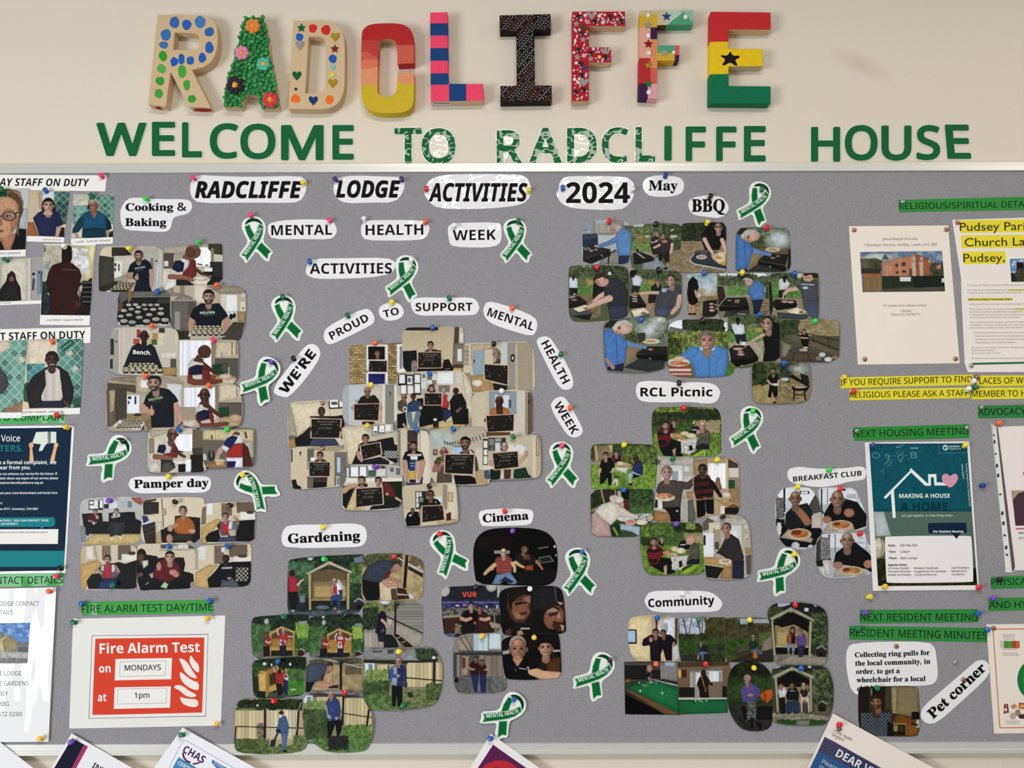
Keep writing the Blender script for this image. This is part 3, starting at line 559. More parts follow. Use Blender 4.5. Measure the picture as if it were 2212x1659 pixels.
photo(D1, [375,640, 375,300, 385,180, 410,120, 480,100, 700,98, 920,100, 1020,140, 1062,190, 1065,400, 1060,560, 1030,690, 980,722, 700,722, 450,715, 385,680], '''
f a5acaa; r 8e989c 375 100 560 300; e b8c0c4 470 250 30 34; l 6f7a80 8 375 240 500 240; l 6f7a80 8 540 120 540 300; r a39f8c 560 150 820 290; v b0ac98 7d7a6c 26 560 160 800 270; r 8f8b80 800 100 960 200; n 3f4a38 7a8274 26 950 170 1070 300; r 8b8878 600 280 830 310; r b4bab8 600 310 850 460; p 8c8a7c 700 560 1060 480 1060 722 600 722
p 28344c 378 300 590 290 600 450 520 470 380 480; p 3f4a60 390 310 580 300 585 350 390 380; p 2f2c2a 385 490 520 455 770 510 770 530 410 640 385 610; p 1c1b1b 385 610 420 640 770 530 775 600 500 720 385 680; l d8d0c8 12 405 505 440 515; l d8d0c8 12 450 490 480 500; e b89a90 500 530 32 14; e b89a90 570 515 28 12; l 1c1b1b 18 750 600 740 720; l 222 20 780 560 845 525; l ddd 8 640 590 665 610
t 5b82b4 90 50 920 340 760 420 610 470; p 5c86ba 850 290 900 210 980 215 1050 280 1070 360 1065 600 890 605 855 480 840 360; p 26365c 890 600 1040 600 1020 690 960 715 880 720; e d0a890 575 465 30 18; e c8a490 840 215 66 62 20; p c09a84 760 240 800 190 850 220 850 280 800 290; p c7c1b6 830 165 900 170 930 220 890 240 850 200; e 6a4a3c 800 235 12 8''',
'photo of man in blue shirt reaching over grill, top left of BBQ group', g)
photo(D1, [1062,700, 1055,560, 1070,400, 1065,200, 1075,175, 1200,155, 1500,150, 1760,155, 1780,300, 1765,560, 1600,800, 1300,805, 1100,790], '''
f 5a6440; p c8ccca 1065 150 1250 150 1230 210 1120 225; n 3c4a2c 78845c 30 1065 190 1780 420; n 2c3622 54603c 24 1500 150 1780 300; n 4a5a34 8a8c58 20 1065 200 1320 340; e d8d098 1290 330 36 18; e d8d098 1660 330 50 22; e e0dcc0 1640 240 30 10 -30; p b59a58 1150 330 1200 315 1250 340 1255 410 1160 415; r 6a5630 1175 350 1195 400; r 6a5630 1215 350 1240 400; n 5f7c3c 7a9a4c 26 1065 420 1440 540; n 34442a 4c5c38 20 1640 380 1765 520; p a19a7e 1060 530 1440 545 1400 640 1062 600; b a08a60 7a684a 20 1580 520 1780 800; p 8c9496 1240 690 1440 620 1560 760 1480 805 1200 805
p 25211f 1080 570 1180 540 1380 620 1110 690; p 1b1918 1090 690 1380 625 1390 670 1120 730; l d8ccc0 14 1150 570 1190 580; l d8ccc0 12 1180 595 1220 605; l d8ccc0 12 1210 620 1255 630; e 222 1150 525 20 18
p 3a2a2c 1330 400 1350 350 1400 320 1450 340 1460 440 1440 580 1370 590 1335 480; p d8ccc0 1330 390 1370 410 1440 370 1440 400 1350 430; H 1422 275 34 d0a890 4a3a30 s; p 3c3036 1440 420 1480 370 1560 340 1640 380 1650 450 1600 580 1600 690 1550 700 1500 600 1450 660 1440 580; e d0a078 1530 400 44 22; t d8b8a0 44 34 1640 440 1630 520 1610 570; t d8b8a0 36 26 1460 450 1410 480 1380 490; t 2a2226 60 50 1480 580 1475 650; t 2a2226 70 60 1570 580 1565 690; t c0a090 24 20 1570 700 1570 760; e 222 1555 780 30 16; H 1515 335 46 cfa488 382a24 B''',
'photo of two people embracing in garden behind black grill', g)
photo(D1, [1770,560, 1762,260, 1780,175, 1810,148, 2000,140, 2200,133, 2390,135, 2395,400, 2395,800, 2370,835, 2100,838, 1900,838, 1740,830, 1600,800], '''
f 8d7b58; n 222a1c 3c4830 28 1760 135 2200 400; n 2c3324 4a553a 26 2050 300 2400 480; r 1a1c1c 2120 135 2400 360; b a08c68 7a6a4c 22 1600 400 2400 840; p 3a3f40 1890 640 1940 560 2060 520 2400 580 2400 800 1960 720; e 5a5f60 2080 560 60 40; e e2d4d0 2050 620 76 32; e c89890 2050 620 50 18; l c8ccca 18 1900 690 1960 720 2400 800; l c8ccca 14 1900 690 1890 650 1950 570; l b8bcba 12 2080 740 2040 838
p 17171a 2050 300 2090 250 2180 200 2300 190 2370 260 2395 360 2340 420 2300 520 2100 520 2060 420; t dcb49c 60 44 2095 370 2150 480 2210 570; t dcb49c 60 44 2340 380 2380 500 2395 560; H 2290 200 70 d0a48c 3a302c g; p e2c898 2210 580 2330 540 2395 560 2395 720 2300 720 2200 640; e d89858 2290 630 46 18; p e0b040 2330 690 2395 690 2395 740 2330 735; p d8b890 2180 600 2260 560 2290 600 2230 660''',
'photo of man in black T-shirt leaning over glass patio table', g)
photo(D2, [450,1050, 450,850, 452,680, 490,625, 560,610, 900,610, 1005,620, 1030,660, 1040,800, 1050,1080, 900,1095, 560,1095, 455,1080], '''
f 6c7562; n 4c5642 78846c 30 450 610 1050 780; n 38442c 56623e 26 600 700 760 860; p 8f7c56 600 860 760 830 690 1000 560 1090; r 6a5c44 700 830 1040 890; z d0d8d4 740 600 1060 860; z c4d0d0 820 640 1060 860; p 2a2c2c 460 680 500 620 580 615 540 700; p 2b2826 690 970 780 890 1020 900 990 1020; p 191818 690 975 990 1025 1000 1075 960 1085 690 1010; p 3a3c3c 570 1090 690 1010 990 1085 990 1095; e e4dab8 850 850 80 26; e c8a870 850 850 50 14; l b0a890 8 800 780 860 830; p 2f2a28 1020 850 1045 850 1045 1080 1010 1060; e b89068 850 940 26 10; e b89068 905 920 22 9; l ccc 8 815 1035 830 1040
t 6a8cba 62 36 610 850 700 880 820 905; p 4a78b4 450 700 490 685 560 760 610 780 640 850 610 950 580 1060 450 1080; p 27272c 450 1080 580 1062 560 1095 450 1095; p b98e78 500 690 560 640 680 660 700 740 620 775 540 760; e d2a890 620 690 92 62 10; p ccc4b4 500 700 560 640 650 632 715 680 640 670 560 700 520 740; e 8a5a48 585 715 14 18; l 3a5f98 8 540 760 560 1050''',
'photo of grey-haired man in blue shirt at smoking grill, upper right of BBQ group', g)
photo(D1, [190,1380, 185,1000, 190,800, 210,750, 300,740, 600,738, 950,745, 1010,790, 1025,900, 1030,1300, 1020,1440, 900,1490, 700,1510, 400,1530, 260,1520, 210,1470], '''
f 566040; p e0e2dc 370 745 560 745 540 820 440 820; n 3a4630 5f6b48 30 190 750 560 950; n 2e3826 56613c 28 560 740 1030 1000; n 58683c 7a8850 24 320 900 540 1010; p b59a58 430 940 480 925 530 950 530 1030 440 1030; e e6e6e0 760 850 24 26; n 4f7438 6c9448 28 300 1020 560 1170; p 8f7c5a 190 1150 640 1150 640 1450 300 1450; b 8a7654 6c5c40 22 300 1170 600 1480
p d0d8e0 190 920 240 890 310 930 310 1060 190 1055; H 250 905 26 4a3428 222 kn; p 222428 200 1055 310 1055 300 1150 200 1160; e e8e8e4 265 1140 14 12; p 2a2725 190 1180 330 1165 440 1250 430 1300 190 1330; p 1c1a1a 190 1270 430 1255 440 1310 190 1340; l e0c8bc 14 200 1190 270 1180; l d8c0b4 14 230 1220 290 1222
p 1d1d1f 530 1000 620 950 720 980 740 1100 680 1250 560 1260 520 1180; p 555b60 200 1400 400 1360 520 1390 500 1440 220 1460; p 222 220 1450 520 1420 470 1510 420 1500; p e8e0bc 240 1345 410 1290 560 1320 330 1400; p 2c2a24 240 1350 330 1400 560 1330 330 1415; e b06850 430 1340 40 16; t d8ac94 70 46 700 1130 620 1170 540 1240
p 36383f 690 1000 750 910 850 910 960 970 1020 1100 1020 1310 720 1310 760 1200 680 1170; t d8ac94 96 60 760 1200 600 1260 470 1320; p 3c4250 730 1310 1010 1300 1000 1490 770 1500; e d0a28a 650 950 100 85 25; p 42302a 530 920 560 860 640 845 740 880 750 930 690 920 660 900 580 930 540 970; e c09078 700 935 14 20; p c8987e 560 960 600 940 640 1010 590 1010''',
'photo of man in dark T-shirt bending to prepare food, left end of BBQ middle row', g)
photo(D1, [1035,1330, 1045,1000, 1045,850, 1060,810, 1150,795, 1400,800, 1765,805, 1770,1100, 1760,1400, 1600,1500, 1300,1485, 1090,1480], '''
f 5c6640; p d8dcd8 1330 800 1720 800 1700 850 1360 840; n 3c4830 66724c 28 1045 800 1770 960; n 33402a 5f6b44 20 1440 820 1770 960; n 64744a 808c58 20 1200 930 1480 1010; p b0944e 1290 960 1340 930 1400 960 1390 1030 1300 1040; n 54783a 70964a 26 1170 1010 1400 1120; p 968462 1040 1110 1400 1110 1400 1480 1090 1480; p 1c1c1c 1040 800 1150 800 1130 900 1050 900
p ccd2d8 1070 910 1130 870 1190 890 1220 930 1190 1030 1090 1020; t 3a2c24 24 18 1100 895 1045 905; p 2a2c34 1080 1020 1195 1030 1160 1120 1110 1100 1060 1140; p 28262a 1340 1050 1400 990 1480 1000 1500 1080 1440 1140 1350 1100; H 1440 975 40 c8a080 6a4c30 s; p 2a2428 1310 1130 1430 1140 1400 1260 1300 1270; p 2b2826 1035 1170 1180 1150 1280 1300 1040 1280; p 1b1919 1035 1270 1280 1290 1270 1330 1035 1345; l e0ccc0 16 1090 1170 1140 1175; l e0ccc0 16 1085 1205 1140 1210; l e0ccc0 14 1085 1240 1145 1240; p e8e0bc 1060 1370 1240 1330 1330 1400 1110 1470; e b87860 1240 1410 40 20; p 5a6062 1040 1400 1100 1470 1320 1420 1340 1485 1060 1480
t d8b098 40 46 1200 1130 1330 1120 1440 1120; p 4a4c52 1400 1320 1440 1160 1480 1080 1540 1030 1640 1010 1740 1000 1770 1080 1765 1200 1700 1330 1550 1340; e a8c4cc 1525 1090 40 26; l c8c8c8 10 1500 1060 1640 1075; t d0a890 80 60 1750 1180 1720 1310 1640 1400; p 4c5668 1390 1330 1650 1340 1560 1480 1400 1460; H 1620 950 80 d2a48c 3c2e28 L''',
'photo of man in grey T-shirt with raised arm, second in BBQ middle row', g)
photo(D2, [-75,1450, -85,1200, -80,1120, 20,1105, 200,1105, 262,1125, 265,1350, 262,1530, 200,1585, 80,1585, -60,1580], '''
f a08a62; n 8a9890 b4c4c8 30 -85 1100 265 1290; z a4bcc8 -20 1080 265 1300; z c8d2d2 60 1180 265 1420; b a08860 86724e 22 -85 1350 265 1590; p c8b48c 40 1280 100 1270 120 1300 60 1310; p d8d0b8 20 1330 60 1310 80 1350 40 1380; p 2d2928 90 1410 260 1390 265 1580 80 1580; l b0a898 8 90 1410 80 1580; e e0b8a0 185 1440 24 10; e e0b8a0 185 1475 26 11; e e0b8a0 190 1510 30 14; e d8b098 235 1450 14 8; e d8b098 240 1490 14 8
p 17171a -70 1200 -20 1140 30 1180 48 1260 20 1320 40 1420 -10 1460 -60 1440 -80 1330; t d0a890 24 20 10 1300 25 1360; t c8a088 20 18 -50 1450 -52 1540; t c8a088 20 18 -10 1460 -8 1540; e 1c1818 -50 1550 26 10; e 1c1818 0 1550 24 10''',
'photo of black-clothed person from behind beside smoky grill', g)
photo(D2, [255,1500, 250,1250, 250,1120, 300,1105, 600,1108, 810,1105, 820,1300, 825,1550, 600,1560, 300,1590, 262,1560], '''
f 7e7a5c; p e4e8e4 255 1105 810 1100 780 1160 300 1170; n 3c4832 687250 26 255 1130 815 1240; n 2c3626 4a5638 20 460 1110 640 1180; p 9a9478 330 1240 810 1250 810 1390 330 1380; n 548040 6c9a4c 24 360 1250 600 1345; n 34482c 4a5c38 20 770 1250 825 1380; l c8c8b8 5 460 1210 465 1280; l b0b890 8 510 1275 570 1280; b 908060 786a4e 18 600 1390 820 1560
p 37332f 250 1250 310 1255 340 1370 260 1460; l b0a89c 8 260 1465 345 1370; p 2a2624 270 1460 350 1375 560 1370 595 1470; p 171616 265 1465 595 1470 590 1510 270 1520; l d8a898 12 445 1400 490 1405; l d8a898 10 440 1420 480 1425; l c8c0b0 8 360 1400 400 1405; p 3f4446 340 1520 600 1500 600 1560 320 1580; l 222 10 400 1540 470 1525; l ddd 6 470 1545 560 1552
t 5f8abe 54 36 700 1290 640 1330 590 1350; p 4f7cb8 590 1250 640 1195 700 1190 750 1230 765 1340 740 1395 620 1400 580 1310; p 26304e 620 1400 750 1390 720 1480 700 1555 640 1550 640 1470; e d0a890 575 1355 24 14; e cca08a 590 1205 42 40 20; p c8bca8 515 1180 560 1152 620 1165 640 1200 600 1200 560 1185''',
'photo of man in blue shirt at open-lidded grill on patio', g)
photo(D2, [815,1540, 810,1300, 805,1110, 1000,1102, 1320,1102, 1352,1130, 1355,1400, 1352,1600, 1300,1615, 1000,1610, 830,1590], '''
f 7a7c58; n 3c4a30 66744a 26 805 1100 1350 1240; n 5f7440 7d8c50 20 830 1190 1000 1260; p d0d4d0 1100 1105 1180 1105 1160 1160 1120 1160; e 2c4f8c 1075 1130 36 24; n 4a7636 6a984a 24 820 1260 1180 1380; p 968868 830 1370 1180 1370 1200 1600 830 1600; p 2c3322 808 1200 830 1200 860 1460 830 1590 815 1500
p d4d6d8 915 1180 950 1160 1000 1170 1040 1220 1000 1280 920 1290; H 978 1155 30 3a2a22 1c1816 b; p 2c2a28 920 1290 1000 1290 1000 1370 910 1370; p 2a2725 850 1420 880 1390 1100 1400 1115 1450 860 1470; p 191818 860 1470 1115 1445 1110 1480 900 1510; e d8b0a0 980 1415 36 12; e d8b0a0 1045 1420 36 12; p e6dfc0 1005 1515 1110 1475 1225 1525 1100 1590; e a87058 1160 1530 26 14; p 4a5052 900 1530 1260 1560 1200 1610 900 1600
t d8b098 50 36 1120 1270 1020 1290 975 1330; l d8b098 14 970 1330 960 1390; l c8c8c0 6 990 1330 1000 1400; p 50545a 1100 1250 1180 1200 1260 1190 1340 1230 1350 1420 1180 1420 1150 1300; l e0e0e0 10 1160 1225 1300 1232; e c8d8e0 1205 1265 32 16; p 4c5a70 1175 1425 1350 1425 1340 1600 1290 1605 1200 1500; e d0a088 1235 1140 62 60; p 3a2c26 1180 1105 1330 1102 1345 1150 1290 1160 1270 1120 1200 1140; l 3a2a22 6 1200 1160 1260 1150''',
'photo of man in grey T-shirt turning food with tongs, right end of BBQ middle row', g)
photo(D3, [95,300, 95,160, 110,105, 180,80, 400,60, 580,55, 640,75, 642,300, 635,480, 540,520, 400,535, 200,525, 115,510], '''
f 6c7562; n 4c5642 78846c 24 95 50 650 250; n 38442c 56623e 20 280 180 420 280; p 8f7c56 280 300 440 270 370 400 250 500; z d8dedc 330 50 640 260; z e4e8e6 480 40 660 120; p 2a2c2c 98 140 150 85 220 85 170 160; p 2b2826 370 370 460 310 640 310 640 390; p 191818 370 375 640 385 640 440 380 410; p 3a3c3c 265 490 400 410 620 440 600 500 480 528; e e4dab8 500 265 76 24; e c8a870 500 265 44 12; p 3f3f3c 375 200 450 190 450 260 400 270; e b89068 495 335 22 9; l ccc 6 485 412 498 416
t 6a8cba 46 28 290 280 350 300 450 318; p 4a7cbc 95 190 140 145 200 200 260 220 295 290 280 440 180 480 110 490 100 300; p 27304a 115 490 270 450 260 522 120 512; t b98e78 26 34 120 420 175 490; p b98e78 160 150 220 120 300 140 320 190 250 215 190 200; e d2a890 262 148 80 55 12; p ccc4b4 165 150 210 95 280 80 340 115 345 150 280 110 220 150 190 190; e 8a5a48 228 152 12 16; l 3a5f98 6 200 220 215 470''',
'photo of grey-haired man in blue shirt at smoking grill, lower left of BBQ group', g)
photo(D3, [645,520, 640,350, 645,180, 660,120, 740,85, 900,80, 1150,75, 1165,250, 1215,430, 1205,530, 1150,565, 900,578, 700,565], '''
f 66733f; r e8ecea 640 75 1170 190; n 26301e 46523a 18 760 70 1130 190; p 777a74 660 140 860 180 760 190 650 180; n 4c5c2c 98a050 20 640 180 1170 380; n 2f3c20 5c6c38 18 640 240 760 400; n 4a6c30 6a8c40 20 640 380 760 440; n 4c7030 648838 20 1100 380 1215 565; p a8543c 645 480 840 480 850 568 700 565 650 520; r e0d0c0 650 500 840 520; r d8c8b8 660 540 845 552
p 4f86c0 740 400 800 340 900 310 960 330 1050 300 1150 330 1160 420 1130 570 880 575 850 470 780 430; t 4f86c0 90 70 860 350 790 400 740 430; l 3a6aa4 6 990 340 1000 570; p cfe0ee 905 320 940 310 980 345 930 345; p cfe0ee 1050 305 1040 340 1000 348; e f0e0d0 735 445 96 36; e d88c70 720 450 60 20; e e8c890 740 415 50 22; e d86a50 780 455 40 14; H 978 258 80 c8967e 8a7c70 s''',
'photo of man in blue shirt holding plate of food, centre of BBQ bottom row', g)
photo(D3, [1170,470, 1160,300, 1155,120, 1165,45, 1400,40, 1600,45, 1610,250, 1605,430, 1400,440, 1360,480, 1240,490], '''
f 6a7446; n 3a4a2c 64744c 20 1155 40 1610 180; p b8a458 1380 150 1450 150 1450 190 1390 190; n 5c6c3c 80905a 18 1310 120 1400 180; n 4f7c3a 6a9a4a 22 1165 190 1460 290; n 9c9478 b4ac90 22 1160 270 1460 440; n 33402a 4c5838 16 1590 80 1612 300
p d4dade 1185 120 1240 108 1295 125 1300 190 1270 210 1200 205; H 1240 88 22 3c2c24 1c1816 sB; t 4a342a 16 12 1190 170 1205 200; p 2b2e3c 1210 208 1305 205 1315 290 1275 290 1260 240 1250 290 1230 285; r e0e0dc 1270 270 1310 300; p 2d2a29 1165 330 1210 300 1340 300 1415 400 1180 430; p 191818 1170 430 1415 400 1410 440 1230 485; e d8a890 1240 330 44 12; e d8a890 1262 356 24 10; e d8a890 1265 378 32 10; l c8c0b0 6 1290 320 1345 280; p 5a5f60 1230 490 1400 470 1360 500 1280 500; e ddd 1275 475 8 5
p 1e1e20 1450 200 1480 140 1550 100 1600 120 1612 380 1580 430 1450 440 1470 330; t d0aa94 30 24 1460 210 1400 240 1350 275; p e4e8ea 1570 420 1612 390 1612 440 1560 440; H 1490 115 60 c89c86 2e2622 L''',
'photo of man in black shirt at grill with person in white T-shirt behind', g)
photo(D3, [1600,400, 1605,250, 1600,110, 1620,85, 1850,80, 2080,85, 2105,130, 2105,250, 2098,440, 1800,440, 1620,435], '''
f 57563e; b a8986c 8a7c58 13 1750 80 2105 220; n 2f3c22 4a5834 20 1600 80 1760 240; n 42502e 5c6a3c 18 1600 230 1700 320; p 6a6250 1640 210 1750 200 2100 350 2100 400 1650 250; l 2a2622 8 1750 210 2105 340; l 2a2622 6 1740 180 2105 260; l 2a2622 5 1880 200 1885 270; l 2a2622 5 2010 230 2015 320; p 5a4f3c 1620 330 2100 400 2100 440 1620 440; p 8a8470 1620 270 1700 300 1650 400 1610 400
p 1b1b1d 1770 230 1790 200 1830 195 1850 240 1840 310 1790 305; H 1806 180 18 cfa890 3a2c24 s; t cfa890 14 10 1780 235 1840 240; p 4e5254 1680 345 1720 320 1830 318 1860 345 1780 370 1700 365; l 2a2826 5 1720 365 1700 430; l 2a2826 5 1830 360 1860 430; e e0d4b8 1800 340 36 12; e c8a080 1790 345 14 8; r e8e4dc 1800 315 1835 325; e d8dde0 1960 380 28 20; e d8dde0 2010 420 34 22; e b8906a 2070 405 30 14; e 8a8470 1930 410 26 20''',
'photo of lone man behind round garden table by brick wall', g)
photo(D3, [1365,700, 1362,550, 1365,470, 1400,450, 1600,442, 1840,445, 1858,520, 1860,650, 1850,750, 1790,790, 1600,798, 1430,797, 1380,770], '''
f 8a7a50; n 26301e 44502e 22 1360 445 1500 660; n 3c4a2c 66703c 20 1480 450 1640 600; n 2a3328 44503a 16 1600 445 1760 540; r 7f8070 1760 450 1855 560; z b8c4b8 1640 440 1860 560; n 94844e a89a66 24 1370 640 1860 800; b 9a8a60 84764e 14 1560 620 1860 800
p 3a3f3c 1660 520 1690 530 1680 620 1600 600; e c8c8b8 1640 590 40 16; l 3a3a36 5 1600 610 1600 700; p 1f1f20 1680 570 1700 545 1850 640 1850 660; p 262728 1770 540 1840 560 1850 630 1790 630; p 1a1a1a 1700 650 1850 660 1830 690 1710 685; e c8b8a0 1770 658 50 10; l 1a1a1a 12 1720 690 1718 765; l 1a1a1a 12 1810 690 1815 765; l 1a1a1a 8 1720 720 1810 725
p 1b1b1d 1495 570 1520 545 1570 545 1595 590 1580 640 1580 730 1550 755 1535 690 1520 755 1495 740 1510 640; t d0ac94 18 14 1495 600 1520 630 1550 635; t d0ac94 18 14 1590 600 1575 640; e e4dcc8 1562 635 30 12; H 1542 520 30 b89878 3a3020 sB; t c8a890 16 14 1508 750 1508 785; t c8a890 16 14 1548 750 1550 785; e 222 1552 788 16 8''',
'photo of man in black shorts holding plate beside open black grill', g)

E1, E2, E3, E4 = (610, 690, 6.913), (840, 690, 5.027), (610, 850, 6.145), (840, 890, 5.144); g = 'chalkboard photos'
photo(E1, [1010,940, 1000,600, 1000,430, 1040,390, 1220,375, 1700,355, 1860,350, 1860,600, 1850,790, 1700,960, 1300,968, 1030,965], '''
n a88a54 cdb27a 40 990 350 1860 970; b b89c66 6a5634 34 1000 370 1240 970; b b09460 5c4a2c 34 1580 360 1720 970; r dfe2e2 1245 380 1575 965; r 1c1917 1280 405 1530 600; r 20205a 1285 810 1535 965; p 2c2c7a 1300 830 1530 900 1530 965 1290 965; r c8ccc8 1530 400 1545 960; r e4e8e6 1710 370 1860 790; r 7f8a90 1750 400 1790 740; l 3a2c20 10 1240 360 1860 352; l 2a2018 6 1250 380 1245 960
p 2c2522 1370 590 1380 540 1410 560 1470 560 1470 600; H 1420 505 50 b48468 4a3428 s; k 1285 605 1575 610 1575 795 1270 790; e c09070 1262 780 12 22''',
'photo of person at window holding chalkboard, stone wall around', g)
photo(E3, [80,680, 75,400, 78,200, 95,130, 200,110, 500,95, 800,80, 805,260, 820,450, 860,620, 840,680, 600,705, 300,712, 110,725], '''
f cfc4a0; p b0a688 75 150 100 140 200 560 80 580; p d8cda8 100 130 600 95 640 300 200 560; r 6f6a5a 80 565 190 610; p b08a54 80 600 160 620 190 720 90 720; p 222 610 90 630 90 640 190 800 180 800 200 620 205; r f0f0ec 630 85 740 185; r 6a4a44 650 110 730 150; r 2a2a2a 740 85 755 180; r e8e8e4 760 85 805 175
p 222324 160 600 280 520 360 440 400 600 360 700 180 705; p 232221 350 320 380 300 700 300 800 285 810 340 850 480 860 620 780 600 780 340; p 3f4a5e 350 700 400 590 700 600 760 690 500 705; H 520 235 62 5c4434 3a2a22 bn; k 370 330 790 335 770 600 370 595; e 5a3c2e 375 470 16 30; e 5a3c2e 775 480 14 30''',
'photo of seated person with bowed head behind large chalkboard', g)
photo(E1, [905,1400, 900,1150, 910,1050, 950,985, 1200,970, 1690,965, 1705,1000, 1720,1300, 1710,1540, 1500,1560, 1200,1580, 950,1575], '''
f c8c4b4; r a8b0b0 900 970 985 1580; r bcc4c0 985 980 1230 1560; r c5bfa8 1230 980 1500 1560; r 8f8a7c 1535 970 1670 1560; r dcdcd4 1670 985 1705 1550; r c8a878 1440 1250 1490 1560; e 333 1610 1110 8 30; r 9aa0a0 1090 1200 1140 1245; r d8d4c8 1490 970 1535 1560
p 2a2320 1120 1250 1170 1160 1250 1125 1380 1130 1440 1200 1455 1260 1440 1300 1130 1300; H 1270 1075 60 a8785c 9a8a70 bs; p b88a70 1225 1020 1270 1005 1320 1030 1310 1060 1235 1060; p e8e4dc 1300 1140 1330 1120 1330 1150; k 1055 1260 1465 1250 1445 1520 1058 1510; e c89c80 1045 1320 18 34; e c89c80 1475 1320 18 34; r 2a2624 1190 1525 1370 1570''',
'photo of person in brown jumper holding blank-looking chalkboard', g, text=False)
photo(E2, [150,480, 148,250, 150,160, 175,110, 220,88, 500,82, 780,82, 808,110, 810,300, 808,560, 700,565, 300,572, 200,568, 165,540], '''
f c4b48c; g b8a884 cdbd94; r 2c2622 180 85 535 120; p 56503f 715 82 765 82 745 500 690 500; r cbbd98 765 85 810 260; r d8dadc 770 150 805 240; p 7f7866 700 260 810 260 808 500 690 495; r d8d8d0 745 320 795 455; r 5c4428 690 490 810 530; r c8a864 700 530 810 570
p 1f1f21 150 345 300 335 310 480 400 560 200 570 155 520; p 1c1c1e 580 440 650 430 700 530 700 562 300 565 320 520; p 5a2a28 385 345 430 320 480 320 570 340 570 370 390 370; H 452 280 42 c49878 2e2420 s; k 305 350 580 350 585 530 305 535; e 8a7868 275 490 32 50; n 6a5c50 a89a8c 10 245 460 310 560; e d0a488 582 450 16 26; l ccc 5 610 540 660 535''',
'photo of smiling person seated on sofa holding chalkboard, top of group', g)
photo(E2, [812,700, 815,400, 815,265, 900,262, 1400,245, 1500,245, 1560,290, 1575,450, 1585,700, 1560,780, 1200,775, 930,790, 830,850], '''
f c9bc9a; p c2b088 870 270 1150 260 1130 320 1040 330 1040 610 920 600; r d4c4a4 815 265 890 620; h 9a8f7c d8d0bc 46 815 280 870 500; p b48c5c 880 610 1040 600 1130 700 1135 790 900 790; r 8fa4b0 915 335 1035 600; r 222 920 435 932 470; e e8dcc0 960 690 60 36; r 9c8f70 825 580 885 700; p d0c6a4 815 700 900 710 890 850 830 850; r c4c8c0 1200 255 1290 500; r 9a9284 1290 250 1380 760; p cfc8b0 1370 250 1400 248 1385 770 1365 770; r a49a7c 1400 250 1560 790; e 333 1345 420 26 44; e d8d4c8 1345 420 12 20
p a88870 1130 320 1180 310 1215 350 1215 470 1140 480; H 1170 380 52 b4927a b09a80 s; r 4a4038 1135 430 1210 480; p 2a2825 1130 690 1290 720 1280 780 1140 775; k 1025 480 1305 495 1300 720 1030 655; e c8a890 1150 440 20 26''',
'photo of person standing in hallway holding chalkboard, right of group', g, text=False)
photo(E2, [95,1190, 90,900, 90,700, 100,580, 300,570, 700,560, 805,560, 900,720, 905,900, 880,1160, 600,1175, 250,1195, 120,1200], '''
f cbbf9c; r c4bca4 90 570 720 830; r b8b09c 95 570 530 820; r 222 100 590 190 720; r e4e2da 112 600 175 695; r 222 190 600 265 715; r e4e2da 198 615 255 705; r 6a6a64 205 635 240 680; r 222 268 590 350 820; r e4e2da 280 600 340 690; r e4e2da 280 700 340 800; r 222 125 700 200 820; r e4e2da 130 715 190 810; r e0ded6 205 720 265 805; r dcdad2 350 580 405 660; r dad8d0 350 670 405 750; r 7f7c74 360 590 395 640; r d8d6ce 415 580 520 700; r 8a8a84 420 600 470 660; r 8a7a64 470 660 515 710; r e4e4de 525 575 700 700; r 77746a 540 715 660 790; r cfc8b0 720 560 810 700; p d8cfb0 790 580 900 720 900 1150 860 1000
p d0b878 330 1160 900 1060 900 1170 330 1185; p 1b1b1d 300 860 560 840 640 930 640 1080 470 1140 330 1170 330 960; p 5c5340 95 900 140 870 190 880 200 980 180 1020 100 980; H 165 845 38 a8765c 6a4c3a b; p 201f20 90 1030 180 1010 200 1170 90 1190; e e8e4d8 175 975 24 30; e 222 175 975 12 14; t b88a70 30 24 160 1140 200 1190; p 34496c 200 920 250 880 330 880 365 930 360 990 200 1010; H 265 840 34 7c5040 2a2220 s; t 6a8290 60 46 220 1030 230 1100 260 1190; t 6a8290 60 46 320 1020 300 1090 280 1190; e d8b890 345 960 20 20
p 4a2622 410 780 440 710 490 705 510 790; H 465 745 36 d0a088 5a2c24 l; p b83a3a 565 960 570 830 610 800 660 850 650 970; H 598 778 28 d8a890 c8a890 b; p d8d0cc 630 840 660 830 670 880 640 900; p 2f3a5c 575 980 690 980 690 1040 600 1120; p 1e1e20 660 890 700 820 790 800 840 900 850 1140 700 1140 670 1000; H 728 780 36 5c3428 6a2a28 s; t 8a6450 30 24 740 1000 780 965; p 1b1b1c 800 1020 860 960 870 1150 820 1140; k 375 795 585 795 585 935 375 935; r e4e4e0 485 1075 520 1105; r 26221f 480 1100 540 1185''',
'photo of group seated on sofa below wall pictures holding chalkboard, centre', g)
